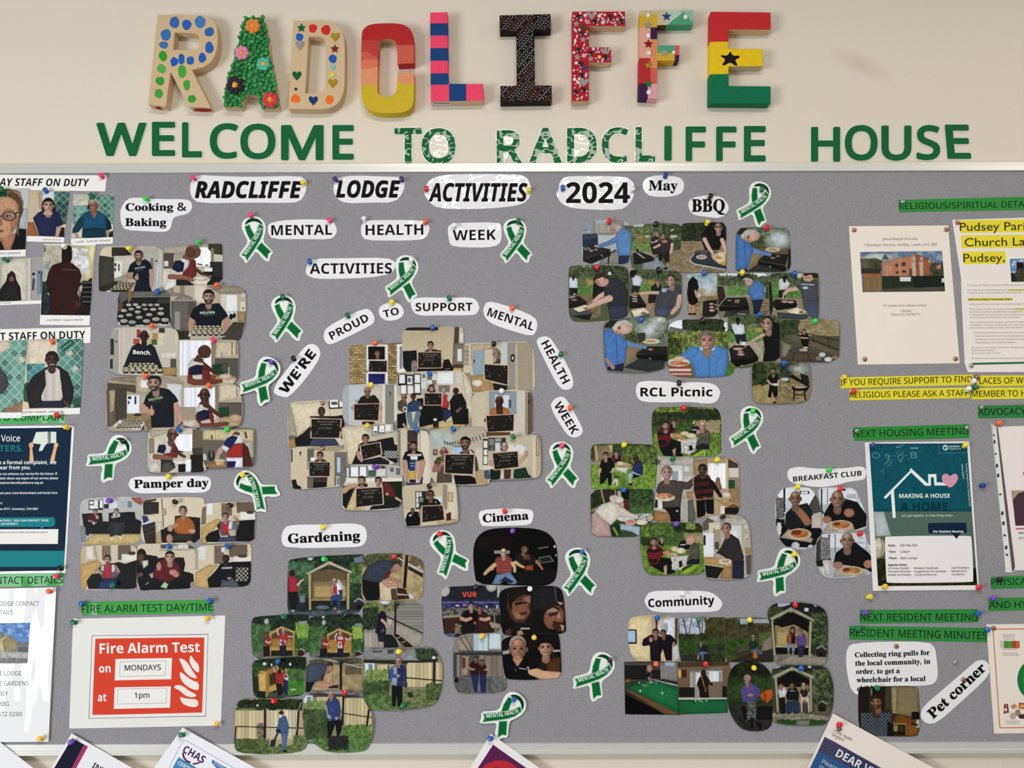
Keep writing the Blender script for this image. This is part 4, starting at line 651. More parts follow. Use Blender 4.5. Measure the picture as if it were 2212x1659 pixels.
photo(E2, [905,1150, 900,1000, 905,880, 920,820, 980,785, 1200,770, 1470,770, 1540,790, 1555,900, 1560,1100, 1550,1250, 1300,1262, 1060,1262, 920,1200], '''
f d4c8aa; r c8bc9c 905 780 1080 1240; r 8f989c 1085 780 1390 1030; r d0d4d4 1150 820 1310 960; r 5c6468 1300 870 1330 960; r c8c4b4 1385 780 1470 1250; l f0e8d4 10 1465 775 1450 1250; r 9c8a68 1480 780 1500 1250; r 6c5a48 1505 790 1560 1250; e 3a2e26 1525 900 8 24
p c0703c 1090 1030 1110 970 1170 950 1240 950 1290 970 1320 1020 1300 1040 1110 1040; p 5c3424 1160 900 1240 900 1240 1030 1170 1030; H 1200 885 52 5c3626 8a6a50 s; e e8ece8 1245 930 14 22; k 1045 1040 1370 1025 1365 1215 1060 1230; r 6a4430 1060 1225 1320 1262; e 5c3626 1045 1095 10 20''',
'photo of person in orange top holding dark chalkboard, lower right of group', g, text=False)
photo(E3, [795,560, 790,470, 820,440, 1000,428, 1250,408, 1520,405, 1528,600, 1530,800, 1525,940, 1200,945, 930,945, 870,930, 840,750], '''
f cfc2a2; p d8cca8 795 450 1150 420 1200 500 920 940 870 900; r c4ba9c 1150 410 1530 640; p b8b8b0 1170 430 1200 420 1210 550 1530 490 1530 510 1190 575; r 222 1200 420 1275 535; r ecece8 1205 425 1265 530; r 222 1280 415 1360 525; r ecece8 1285 420 1355 515; r ecece8 1370 415 1435 500; r 5a4a44 1215 500 1255 520; r 444 1315 475 1325 490; r 6f7c80 1465 415 1525 490
p 222325 1250 620 1400 590 1470 580 1490 680 1525 680 1525 940 1300 820; p 1f2023 920 940 980 800 1010 770 1060 860 1250 940; d 222 e8e4d4 40 1350 760 1525 860; p 2b2a33 1060 930 1100 880 1300 840 1420 900 1420 945; p 1d1a1a 1000 780 1010 680 1060 650 1150 640 1240 630 1300 650 1300 700 1050 760; t c09478 56 44 1000 790 1020 850 1050 890; H 1103 598 58 b88c74 2c2220 s; k 1020 690 1305 640 1330 815 1055 890; e d0a48c 1050 885 18 16; r 4a4a44 1528 700 1560 940''',
'photo of person reclining on sofa with tilted chalkboard', g)
photo(E3, [115,1200, 115,900, 120,740, 135,725, 400,710, 700,700, 830,720, 860,760, 860,1000, 850,1200, 790,1230, 500,1255, 250,1270, 140,1255], '''
f cdbf9c; p b8a880 330 715 800 705 830 740 680 770 330 745; r 8f887a 680 770 860 1230; r 77716a 690 790 850 1220; r b4ccd4 725 850 770 1050; r c8ccc8 715 1100 755 1230; r 4a4640 730 1120 745 1210; r 6f675a 330 740 420 1000; r c8b890 550 760 690 1230; r f0f0ec 375 850 425 895; r a8bcc8 370 1110 400 1230; r 6f675a 330 1100 420 1260; r 2a2522 118 740 134 910; e 333 238 785 12 16; l 333 5 225 835 250 790; l 333 5 250 835 228 790; p 1f1f20 118 1150 180 1140 195 1210 250 1240 250 1270 140 1265
p 2a2220 430 890 470 870 540 870 580 890 600 920 430 920; p 4a3c36 410 1110 600 1110 590 1190 580 1240 420 1250; p 1f1f22 410 1180 590 1180 590 1245 410 1255; H 500 825 54 b8907a 2c2422 s; k 340 905 645 905 640 1110 345 1105; e c8a084 335 985 12 22; e c8a084 645 985 12 22''',
'photo of person standing by grey door with chalkboard, bottom left', g)
photo(E3, [795,1450, 795,1300, 810,1230, 850,1150, 860,960, 1100,950, 1400,945, 1590,965, 1590,1200, 1588,1420, 1540,1510, 1400,1545, 1150,1550, 850,1550, 805,1520], '''
f c8c4b0; r bcb8a8 850 950 1590 1180; r 222 850 970 890 1110; r e8e8e4 855 975 882 1105; r 222 895 970 1010 1115; r ececea 905 975 1008 1105; r 222 1015 965 1125 1115; r ececea 1025 970 1115 1105; r 9a9a92 1130 950 1385 1115; r e4e4e8 1140 955 1220 1020; r 8e3fb4 1215 955 1290 1010; r 4c6a50 1140 1020 1240 1100; r d8d0c8 1245 1000 1370 1100; r 44403c 1310 965 1360 995; r b8bcb8 1420 980 1480 1090; r 6a706c 1430 985 1480 1040; r 6a706c 1510 990 1565 1080; l 8a8a84 10 860 1125 1390 1118; r e8dfc4 850 1120 1590 1180
p 1f1f21 800 1230 1000 1200 1000 1550 850 1545 800 1480; p 1e3020 1330 1170 1590 1165 1588 1430 1540 1510 1330 1500; p 22282a 1200 1480 1588 1400 1500 1520 1150 1545; p d8c080 850 1520 960 1260 1000 1240 970 1520 1100 1530 1100 1550 850 1550; t c89c74 80 50 820 1290 880 1240 990 1220; p e0c898 1090 1230 1130 1225 1130 1250 1085 1250; p 2a1e1e 1010 1200 1060 1190 1130 1200 1130 1240 1010 1240; p 6f2c2c 1320 1180 1420 1180 1480 1280 1520 1390 1420 1370 1340 1300; t d8ac94 34 26 1510 1390 1580 1430; H 1055 1160 62 d0a890 4a382e sB; H 1275 1165 56 c89884 3c302a s; k 965 1255 1335 1235 1350 1475 965 1520; e c8987c 1390 1335 26 20''',
'photo of two people holding chalkboard together on green sofa', g)
photo(E4, [98,500, 95,280, 95,205, 200,195, 340,195, 455,235, 460,500, 480,790, 350,805, 190,812, 160,700], '''
f c8bc9c; r 4a4038 205 200 320 440; r cdc3a4 130 200 205 560; r d8ceb0 320 200 460 800; r 8f8670 98 200 130 590; r bcb294 98 590 200 800; l b4a888 8 345 210 345 440; l d8b0a0 8 210 345 260 348
p 17171a 148 530 180 445 240 420 310 430 370 450 398 530 360 560 350 640 210 640 200 540; p 1f1d55 190 790 200 720 380 720 370 805 200 812; t c49680 66 46 175 560 190 650 220 770; t c49680 66 46 375 560 360 660 330 770; p dcd8d0 205 465 365 465 365 490 205 490; r e4e2dc 240 490 320 530; p 24507c 225 540 295 535 290 655 228 655; p d8a89a 295 540 355 540 345 650 290 650; p e0b440 225 660 290 665 290 745 218 740; p e0b088 290 660 340 650 330 740 290 745; r c8c4bc 225 740 330 790; r 222 230 750 300 785; l cde 6 240 570 285 570; l cde 6 240 600 285 600; H 275 378 50 c4937c 2a2220 sB''',
'photo of man in black T-shirt holding colourful poster', g)
photo(E4, [455,500, 450,250, 470,205, 600,180, 950,162, 1040,170, 1078,210, 1085,400, 1110,650, 1120,780, 1080,802, 850,812, 650,805, 485,795], '''
f bdb6a0; g b0a890 c8c0a4; n a8b0a4 b8c0b4 40 470 220 720 400; r c8c4b4 690 420 980 800; e f4f4ec 505 278 9 8; r a8c4e8 725 390 820 455; r 334 720 380 826 388; r 4a3a2c 490 415 540 480; r b09060 500 425 530 465; r d0c8ac 960 400 1085 790; r b89c6c 960 640 1100 800
l 333 5 610 320 700 365; l 333 4 610 350 800 345; l 2a2a28 7 620 325 620 365; l 2a2a28 7 650 330 650 368; l 2a2a28 7 680 332 680 370; l 2a2a28 7 710 330 712 372; l 2a2a28 7 740 325 745 368; l 2a2a28 7 770 318 775 362; l 2a2a28 8 900 290 915 330; l 2a2a28 8 930 285 945 330; l 2a2a28 8 965 275 980 318; l 2a2a28 8 1005 262 1020 305; l 2a2a28 8 1042 240 1060 280
p 5c5340 500 560 540 500 610 495 640 560 620 640 700 700 700 790 530 790 540 660; H 612 445 56 a87464 8a6a54 bk; t a87464 50 36 520 600 500 650 560 640; t a87464 40 30 540 640 590 580; p 5a2a2c 790 450 830 430 890 420 900 470 790 470; p 55524a 890 410 940 430 980 520 1000 640 960 670 950 470; p 1d1c1e 720 700 950 710 975 800 740 810; H 848 345 68 a87a66 261e1e sB; k 615 465 960 465 945 700 610 685; e d8b098 950 710 30 18; e d8b098 715 710 10 30; e b89074 595 570 20 24''',
'photo of two people holding chalkboard below string of paper ribbons', g)
photo(E4, [1045,600, 1040,400, 1045,280, 1100,270, 1400,258, 1640,255, 1672,280, 1685,450, 1688,690, 1650,730, 1400,745, 1150,755, 1070,750], '''
f bcae8c; r c4b896 1300 260 1600 620; r d4c8a8 1590 258 1640 740; r c0b088 1640 260 1688 720; r 8a6a44 1635 270 1670 490; r c8c0a4 1645 280 1662 480; r 3c463c 1105 285 1300 430; r 222 1045 300 1100 590; r e0ded4 1052 320 1095 400; r e0ded4 1052 415 1095 480; r e0ded4 1052 490 1095 580; r 8a8a80 1115 300 1170 370; r d0d0c8 1180 340 1240 440; r 6c706c 1125 380 1165 430; r 9aa098 1180 290 1250 330; r dcd8cc 1325 360 1520 470; l 222 6 1395 370 1410 375; l 222 6 1495 365 1515 375; r d8d0bc 1045 590 1180 700
p 203024 1120 640 1240 620 1240 750 1130 755; p 234030 1390 640 1520 615 1550 690 1600 730 1380 745; p 4a6478 1055 650 1110 640 1130 740 1060 750; p 5c3a2c 1280 640 1360 640 1350 745 1280 748; p d8d4cc 1240 690 1280 640 1275 748 1235 750; p d8d4cc 1355 650 1390 740 1360 745; t d0a488 48 36 1450 560 1500 510 1530 470; e d0a488 1525 460 26 34; H 1285 385 48 d0a88e b09c84 b; k 1140 455 1440 430 1455 615 1165 650; e d0a488 1140 570 28 34''',
'photo of person with raised fist holding chalkboard, right end of lower row', g)
photo(E4, [175,1200, 160,1000, 150,850, 170,822, 350,805, 600,790, 720,787, 745,820, 755,950, 772,1180, 750,1230, 550,1250, 350,1265, 200,1272, 185,1240], '''
f cabd9b; r c4b794 160 800 640 1080; r 9a927c 600 810 650 1080; r d8cca8 650 800 750 1230; r b89878 655 890 715 1000; r d8b890 670 905 700 980; r 333 295 880 420 1080; r d8d6ce 303 890 330 950; r d8d6ce 335 890 365 940; r d8d6ce 303 955 330 1010; r 8a8a84 340 950 380 1000; r d8d6ce 303 1015 335 1060; r d8d4c8 520 940 590 1010; p c8b078 540 1180 760 1190 740 1235 550 1250; r c8ccc8 740 1040 765 1090
p 17171a 180 1200 210 1120 260 1100 330 1110 350 1180 350 1262 200 1270; H 262 1095 26 b08c78 2a2420 sB; r e0e0dc 225 1140 250 1160; p 5a3028 640 1130 690 1110 690 1200 640 1210; p 1f1f22 370 1010 410 965 470 955 540 970 575 1010 575 1040 370 1040; e eee 520 1002 8 8; H 463 920 52 9a7058 4a4038 bgs; k 360 1040 610 1030 628 1205 360 1235; e b89078 345 1120 14 50''',
'photo of man in black jumper and glasses holding chalkboard, bottom of group', g)
G1, G2 = (590, 1110, 5.351), (490, 1310, 4.608); g = 'gardening photos'
photo(G1, [170,1150, 172,800, 178,560, 210,525, 500,495, 900,475, 1075,470, 1065,800, 1040,1130, 800,1160, 420,1185, 250,1165], '''
f 2c3c2c; n 1e2a20 3a4c38 30 170 470 1075 800; n 3a5c40 5a8058 34 175 560 480 760; n 2c4430 4c6c44 30 250 700 430 960; n 38582e 6a8a4a 28 890 560 1075 900; n 24382a 44603c 26 880 800 1075 980; p 7a8490 930 510 1040 480 1045 560 940 570; e d0d8d8 430 520 30 18; n 47505a 5f6870 30 170 1120 1075 1190; r 2c3034 290 980 415 1130; p 7a8a8c 300 950 370 940 370 1020 310 1030
p c8b078 405 700 440 690 440 1110 415 1115; p c8b078 850 690 885 680 880 1100 850 1110; p 6a5c3c 440 690 640 580 855 680 845 960 450 980; p 8a7a54 450 780 845 760 845 970 450 985; p 4a4230 480 660 640 590 820 660 640 640; p d0c8a4 380 690 640 545 660 550 920 670 905 690 650 585 395 705; l a09a7c 6 640 555 645 610; h c0a464 7c6438 22 480 835 670 960; h c0a464 7c6438 22 800 835 840 960; p b89a5c 450 980 840 970 830 1005 440 1005; p 2a2c2a 440 1010 840 1005 845 1060 440 1080; e 6a7a84 570 1080 80 24
p 3c3430 930 1020 980 1000 1040 1040 1035 1110 930 1105; p 98a8b4 930 1010 985 965 1075 1005 1060 1035 990 990 940 1030; e 1c1c1c 990 1075 26 26
H 220 690 44 5a2c34 4a2430 kn; p b03040 175 730 230 715 280 760 290 910 175 905; t d8b8a8 28 22 285 820 320 780 345 760; p 1c2024 175 905 285 900 290 980 260 1110 205 1110; p e8e8e8 205 1110 255 1110 230 1130
p e4e0e4 680 830 740 790 790 800 800 930 690 940; p c03848 690 820 720 800 740 850 740 930 695 930; p 34406c 750 880 800 880 800 940 770 930; t d8c8cc 30 24 800 850 780 810 755 770; p 36507c 670 960 720 930 800 940 800 990 770 1000 785 1110 750 1115 735 1010 690 1010 690 1060 660 1050; e b08878 760 1130 24 18; e b08878 715 1095 20 18; H 712 780 36 d8a090 c8a89c b''',
'photo of two people by wooden garden arbour seat, upper left of Gardening group', g)
photo(G1, [1025,900, 1025,720, 1048,560, 1065,490, 1130,465, 1300,455, 1550,465, 1690,520, 1740,580, 1735,700, 1730,990, 1500,1000, 1080,1008, 1040,980], '''
f b0986a; n 4a4c30 6c6a48 26 1045 455 1500 620; n 5c5438 7a6c4c 22 1580 480 1740 640; n a08a60 c0a878 40 1400 600 1740 1000; n c8b48c d8c4a0 30 1210 780 1420 1000; p d8d4c8 1420 500 1450 500 1735 665 1730 700; p 3c3024 1560 600 1735 690 1730 735 1560 640; p 2a2020 1530 475 1565 475 1535 860 1500 860; l 3a3028 10 1540 560 1600 555; p 7a6a4c 1200 800 1230 790 1240 1000 1210 1000; p 5a4a38 1360 870 1420 860 1440 1000 1370 1000; p 4a2c20 1430 850 1530 870 1580 980 1440 990; p d4cfc0 1430 920 1550 930 1560 945 1440 940; p d8d8d4 1560 930 1620 920 1630 980 1580 985
p 1e1d1e 1025 760 1220 780 1230 960 1210 1000 1080 1005 1035 920; p 3f4652 1025 720 1090 610 1200 545 1330 530 1400 560 1390 650 1320 740 1230 800 1030 760; p 7a2c28 1290 700 1340 660 1350 740 1320 760; t c89478 66 52 1290 790 1330 825 1440 815; t b88468 44 34 1340 750 1400 765 1470 770; e c89478 1465 815 36 30; p a87860 1350 660 1400 570 1470 600 1475 640 1440 660 1390 680; p 4a3a30 1370 590 1400 545 1460 540 1475 600 1420 600; e b88870 1430 620 44 44''',
'photo of man in grey T-shirt bent over planting in trough, upper right of Gardening group', g)
photo(G1, [1035,1400, 1035,1150, 1050,1060, 1090,1015, 1300,1000, 1720,1010, 1728,1200, 1730,1440, 1700,1500, 1620,1540, 1300,1550, 1100,1550, 1045,1500], '''
f 8f8a7c; n 54643a 8a9450 24 1040 1010 1400 1130; n 2a3628 42523a 26 1035 1080 1220 1340; e e8ecec 1290 1020 60 24; h 8f8c80 55544c 34 1430 1040 1730 1330; p a49c8c 1330 1210 1730 1390 1730 1500 1600 1550 1400 1380; p d8c8b8 1315 1220 1390 1220 1340 1300; l 3a342c 14 1300 1180 1730 1380; l 2a2420 22 1415 1040 1410 1390; l 8a8478 14 1210 1060 1720 1030; p 9a9880 1040 1360 1240 1310 1220 1550 1090 1550; p 3a4038 1180 1300 1210 1200 1220 1400 1180 1380; v a8a490 7a7868 44 1050 1380 1210 1540; p 24262a 1280 1390 1400 1400 1460 1550 1280 1550; p 3c2418 1400 1400 1440 1390 1620 1530 1560 1550 1490 1540; l d8d0bc 8 1430 1440 1480 1420; l d8d0bc 8 1490 1490 1530 1470; l b0a890 10 1380 1400 1520 1550
p 22222c 1215 1160 1250 1120 1300 1130 1310 1190 1310 1300 1300 1400 1280 1480 1220 1480 1200 1360; p 2c3040 1200 1380 1300 1390 1280 1480 1220 1480; p 4a5868 1240 1350 1280 1310 1290 1350 1250 1390; t d0a890 36 26 1260 1230 1300 1270 1320 1320; t c8a890 28 24 1240 1490 1250 1550; H 1305 1090 30 c8a08c 4a3a30 sR''',
'photo of man standing by planter trough and stone wall', g)
photo(G2, [248,330, 245,200, 255,130, 290,103, 500,90, 780,75, 815,100, 818,300, 810,490, 500,515, 265,525], '''
f 2a3c28; n 1c2820 34462f 26 248 80 815 260; n 3a5c30 5c8048 30 250 180 430 480; n 6a9438 8ab04c 24 690 170 815 330; n 34502c 548040 24 650 320 815 440; e b0c0bc 395 150 24 30; p 9aa4a0 710 150 800 140 800 180 705 175; n 5a6450 747c68 24 250 450 815 525
p c8a050 430 250 545 205 680 250 670 490 425 500; p 6a4c28 445 270 545 220 660 265 650 440 440 440; h b0843c 7a5a28 24 450 320 650 440; p d0b06c 410 280 540 195 560 200 690 255 675 270 550 215 425 295; p c8a050 655 265 672 262 672 495 655 500; p c8a050 440 400 650 405 650 440 440 440; p 2a2824 440 440 655 440 655 490 440 495; p 4a2c24 705 450 740 425 775 450 770 490 705 490; p c0ccd0 700 440 740 415 780 440 775 452 740 428; e 1c1c1c 735 478 16 14
p a82c30 370 300 420 285 440 330 430 400 375 390; H 395 280 26 9c6a58 4a2824 k; t d8b0a0 20 16 390 350 415 365 435 350; p 262024 365 400 425 395 430 495 365 500; t d8b8ac 18 14 520 290 505 260 502 225; t d8b8ac 18 14 600 300 640 300 665 298; p b8343c 510 290 545 270 600 275 610 320 590 390 530 390; p e0dcdc 525 330 550 330 555 390 525 390; p 2c3058 530 340 555 360 550 390; p e0dcdc 570 340 590 330 585 390; p 262a44 525 390 590 390 590 495 530 495; H 565 245 26 d0a090 b89a8c bk''',
'photo of two people painting wooden arbour, left one with house roof at right', g)
photo(G2, [820,300, 822,160, 830,105, 1000,85, 1200,75, 1340,80, 1355,250, 1358,440, 1345,480, 1200,505, 900,510, 815,495], '''
f 2c3c2a; n 1f2a20 3c4c34 24 820 80 1350 270; n 3a5c30 5a8048 28 820 200 990 480; n 80a040 98b454 22 1250 190 1350 380; n 34502c 548040 24 1230 320 1350 460; e d8e0dc 960 105 14 14; e a8b8b4 965 160 22 26; p 8a9494 1270 170 1345 165 1345 200 1270 195; n 5a6450 747c68 24 820 460 1350 510
p c8a050 1000 270 1115 225 1240 275 1235 490 990 500; p 6a4c28 1015 285 1115 240 1225 285 1215 450 1010 450; h b8883c 7a5a28 24 1020 330 1220 450; p d0b06c 975 300 1110 215 1130 220 1255 270 1245 290 1118 235 990 312; p c8a050 1222 285 1240 283 1240 500 1225 505; p c8a050 1005 420 1220 425 1220 460 1000 455; p 2a2824 1000 460 1225 462 1225 500 995 505; p 4a2c24 1275 460 1310 440 1345 465 1340 500 1275 500; p c0ccd0 1270 460 1310 435 1350 462 1345 472 1310 446
p a82c30 950 320 990 300 1010 350 1000 420 950 415; H 975 300 24 9c6a58 5a2824 k; t d8b0a0 20 14 965 370 995 380 1015 365; p 262024 930 420 1000 418 995 500 925 505; t d8b8ac 20 16 1085 330 1078 300 1095 270; t d8b8ac 20 16 1170 315 1205 330 1235 320; p b8343c 1085 310 1110 290 1170 300 1180 340 1160 410 1105 400; p e0dcdc 1100 300 1150 295 1160 330 1110 330; p e0dcdc 1105 350 1140 350 1150 415 1105 415; p 2c3058 1115 370 1135 360 1125 410; p 262838 1100 420 1165 415 1150 505 1105 505; H 1130 268 24 d8a08c b08a7c b''',
'photo of two people painting wooden arbour, right one of the pair', g)
photo(G2, [262,800, 255,650, 255,570, 290,535, 500,515, 760,500, 785,520, 782,700, 775,880, 600,900, 420,912, 275,905], '''
f 26381e; n 182014 2c3a22 26 255 505 785 600; n 2c4424 466434 28 255 560 420 700; n 3c5c30 5c8044 26 590 620 785 780; n 40742c 5c9440 24 600 740 785 890; e e8f0f4 375 570 18 16; e e8f0f4 445 580 10 14; e e8f0f4 630 575 12 16; n 3c4438 54584c 22 270 860 620 912
p d8b058 310 670 410 640 400 850 320 840; p a87c38 410 650 510 600 570 640 560 790 410 850; p d8b868 305 655 490 585 520 590 400 660; p 8a6a30 330 640 480 590 500 600 400 650; p c89c48 385 660 410 650 408 905 388 900; p c8a050 410 800 500 770 505 830 410 860; p 4a3a1c 425 680 500 640 500 760 430 790; r 222 300 850 380 905
t d8a890 18 14 490 660 470 630 468 605; t d8a890 18 14 520 650 505 620 500 590; p b02c30 480 660 520 640 555 660 565 760 490 765; H 525 640 20 5a2824 4a2020 kn; p 2a2020 485 765 550 765 550 880 510 890; p e0dce0 565 680 590 660 612 690 610 760 570 765; p c03840 570 670 605 690 600 710 570 710; p 2c3464 568 720 610 740 605 880 575 880; H 590 640 20 d8a898 c0a89c b; p c8d89c 640 815 690 820 690 835 630 835''',
'photo of two people beside wooden arbour seen from the side', g)
photo(G2, [782,800, 780,650, 795,570, 830,535, 1000,520, 1330,500, 1345,600, 1345,800, 1335,880, 1100,860, 800,865, 785,840], '''
f a08c64; n 4a4a34 6a6448 22 830 505 1345 580; n 98845c b8a070 34 960 580 1345 860; n 5c5438 746848 20 1180 580 1345 680; p 8a8a80 960 520 1345 600 1345 615 950 535; l c8c8bc 10 970 520 1345 610; l 2a2420 24 1135 560 1135 820; p c0a880 850 800 1000 780 1120 790 1110 830 850 840; p 3c2c20 1010 790 1110 780 1110 815 1010 815; n 6a645c 827c70 20 790 830 1345 870
p 22242c 785 740 900 720 850 800 830 850 785 850; p 4a5260 785 600 830 565 930 560 990 580 1000 640 960 720 900 750 785 760; p 742a2a 940 690 970 660 960 740 930 740; t c89070 56 44 910 780 970 790 1040 770; e c89070 1045 760 26 20; p a87860 980 660 1000 590 1060 590 1065 620 1040 650 1010 670; p 4a3a30 985 580 1020 555 1060 565 1060 600 1010 600; e b88468 1030 620 34 34''',
'photo of man in grey T-shirt bent over planting, lower copy beside fence photos', g)
photo(G2, [1350,850, 1340,650, 1360,500, 1390,430, 1600,415, 1900,408, 2040,410, 2100,480, 2145,600, 2135,800, 2090,950, 2000,1000, 1700,1035, 1450,1030, 1380,990], '''
f 8a8468; p 8c8c88 1360 420 2040 410 2060 500 1900 530 1360 530; r 5a5c5c 1450 440 1550 460; r 4a4c4c 1600 430 1660 470; n 2a3826 4c5c3c 22 1880 420 2100 540; p 9aa8ac 1740 530 1830 470 1920 540; e e0e8e8 2060 510 20 18; p 3a342e 1360 530 1900 540 2100 520 2100 550 1700 575 1360 560; r d4e0e4 1375 565 1470 690; r 7a8c94 1410 575 1450 640; v c8b888 8a7c54 34 1500 580 1800 760; v c8b888 8a7c54 40 1800 560 2145 800; l 3a302a 14 1780 580 1785 800; l 3a302a 26 2065 540 2060 880; l 3a302a 12 1790 710 2140 740; l 4a4030 12 1610 590 1615 740; n 6c8040 8ca05c 24 1380 630 1600 760; n 3c4c2c 5c6c40 30 1345 740 1620 1030; n 4c6434 748c4c 28 1350 880 2130 1035; n 5c6a3c 88905c 22 1760 830 2110 1000; n 44582f 667a44 20 1980 760 2145 940
p 1d2023 1640 790 1750 790 1745 980 1700 1000 1690 880 1680 1000 1645 990; p 3a4c80 1610 680 1640 600 1700 575 1770 580 1780 700 1780 800 1650 790; p 98a4b0 1640 610 1690 590 1700 700 1690 790 1640 780; p 2c3a68 1700 590 1770 590 1760 720 1740 800 1705 790; t 4a5c98 44 34 1640 640 1630 690 1700 695; e d0a890 1705 690 18 14; l 5a4a38 8 1720 720 1800 840; p 34383a 1790 860 1830 850 1860 900 1820 910; H 1708 548 38 c8947c b08a78 bB''',
'photo of bald man in blue and grey jacket with spade by wooden fence', g)
photo(G2, [75,1400, 75,1200, 95,1000, 130,930, 300,918, 740,925, 760,950, 770,1150, 800,1350, 770,1430, 600,1465, 300,1470, 120,1450], '''
f b0a078; n 1c2818 3a4a28 26 95 920 760 1030; n 5a7038 7a8c4c 18 110 1010 300 1090; e e0e8e4 305 985 12 12; v cdb98c 8c7c58 36 90 1035 390 1360; v d4c8a0 98886a 36 395 1035 720 1320; n 5c5440 a09070 16 300 1160 380 1340; l 2c241e 22 380 1030 378 1350; l 2c241e 24 715 1000 695 1310; l 2c241e 10 95 1195 760 1212; l 2c241e 16 90 1200 80 1360; l c8c8c0 6 740 960 700 1050 690 1250; n 44582c 6c7c48 26 75 1320 420 1470; n 4c5c34 7c8854 24 380 1380 800 1470; n 56683c 7c8c54 22 660 1280 800 1470
p 5c7898 540 1260 610 1260 600 1340 580 1440 555 1440 550 1340; p 49638a 515 1130 540 1090 590 1090 620 1200 610 1260 550 1270 500 1260; t 49638a 40 32 540 1120 525 1190 500 1240; e 2a2a2a 515 1240 22 20; l 4a4a48 22 510 1250 470 1340; p 38383c 440 1330 490 1320 480 1390 430 1395; e c89c88 545 1075 22 26; p 2a2628 510 1060 540 1035 570 1050 560 1075 530 1070; r f0f0f0 525 1085 545 1105; e 222 575 1440 20 10''',
'photo of person in blue with dark cap strimming by fence', g)
photo(G2, [790,1340, 760,1150, 752,1000, 775,900, 860,870, 1100,830, 1340,895, 1400,1000, 1455,1100, 1450,1250, 1420,1380, 1370,1440, 1150,1455, 980,1440, 900,1380, 850,1350], '''
f 8a8464; p 4a4844 770 890 870 850 1150 840 1360 890 1340 920 860 900; p 9a94a0 900 850 1150 835 1330 880 1000 870; r d0dce0 765 885 855 960; r 7a8c94 800 900 840 950; v c8b888 8a7c54 34 900 900 1160 1080; v c8b888 8a7c54 36 1170 910 1440 1230; l 3a302a 22 1160 900 1150 1180; l 3a302a 22 1415 1030 1385 1250; l 3a302a 10 1165 1065 1440 1105; n 6c8040 8ca05c 22 790 940 980 1040; n 3a4a2c 586a40 28 755 1020 1010 1330; n 4c6c34 74944c 26 1150 1180 1440 1450; n 4c6c38 6c9050 22 850 1320 1420 1455; n 2c3228 44503c 18 1010 1290 1210 1430
p 1d2023 1000 1140 1140 1130 1145 1230 1110 1310 1095 1290 1080 1170 1040 1290 1000 1310; p 36487c 985 960 1020 900 1080 895 1120 950 1135 1140 1110 1130 1040 1140 1000 1100; p a0acb8 985 1000 1040 930 1055 1040 1040 1120 1000 1110; p a0acb8 1110 960 1130 1060 1130 1120 1110 1100; t 3a4c80 50 40 1020 960 1030 1060 1080 1110; t 3a4c80 46 36 1100 950 1120 1050 1100 1105; e d0a890 1092 1112 16 16; n 26282a 3a3c38 14 1010 1290 1200 1400; H 1038 880 36 c8947c b08a78 bB''',
'photo of bald man in blue and grey jacket standing in leafy garden, bottom', g)

H1, H2 = (920, 1080, 5.267), (930, 1240, 3.96); g = 'cinema photos'
photo(H1, [580,950, 555,800, 543,650, 550,520, 590,420, 680,350, 800,325, 1000,318, 1200,325, 1330,350, 1420,410, 1475,500, 1495,650, 1490,800, 1470,900, 1420,950, 1330,972, 900,968], '''
f 120d0c; p 1e1512 560 420 1000 400 1000 600 560 560; r 8a9090 775 575 955 612; p 7a7c74 1270 545 1390 525 1400 540 1280 560; p 7a7c74 1275 655 1410 630 1460 700 1300 725; p 2a2a26 1290 665 1400 645 1440 690 1310 715; e d8d4cc 1465 530 14 16; e a8a498 1480 630 12 14; p 1c1a1a 1000 800 1500 780 1490 950 1020 965
p 2a201c 1010 650 1060 600 1180 600 1250 640 1270 740 1040 760; p 6a4a30 1100 620 1180 620 1190 680 1110 680; H 1118 555 48 a87c5c 221a18 sR; t d8b080 40 30 1020 710 1060 740 1110 765; t a87c5c 36 26 1260 700 1300 750 1325 785; p a84c28 1130 750 1220 740 1225 800 1130 800; p 222 1150 720 1200 700 1190 740
p 8c4038 780 680 820 640 940 630 980 680 980 820 810 840; h 96483c 6c2c28 30 800 660 970 830; t d8b080 50 36 780 740 720 790 670 840; t d8b080 44 34 985 720 1010 770 1010 810; l d8b080 12 700 810 770 790; p 6c88a8 800 850 960 820 1040 930 1020 960 940 960 900 900 840 960 750 960; p 2a3850 830 930 900 870 1000 930 960 950 880 920; H 885 600 50 d8b494 9a8a7c b''',
'photo of two people reclining in dark cinema seats, top of Cinema group', g)
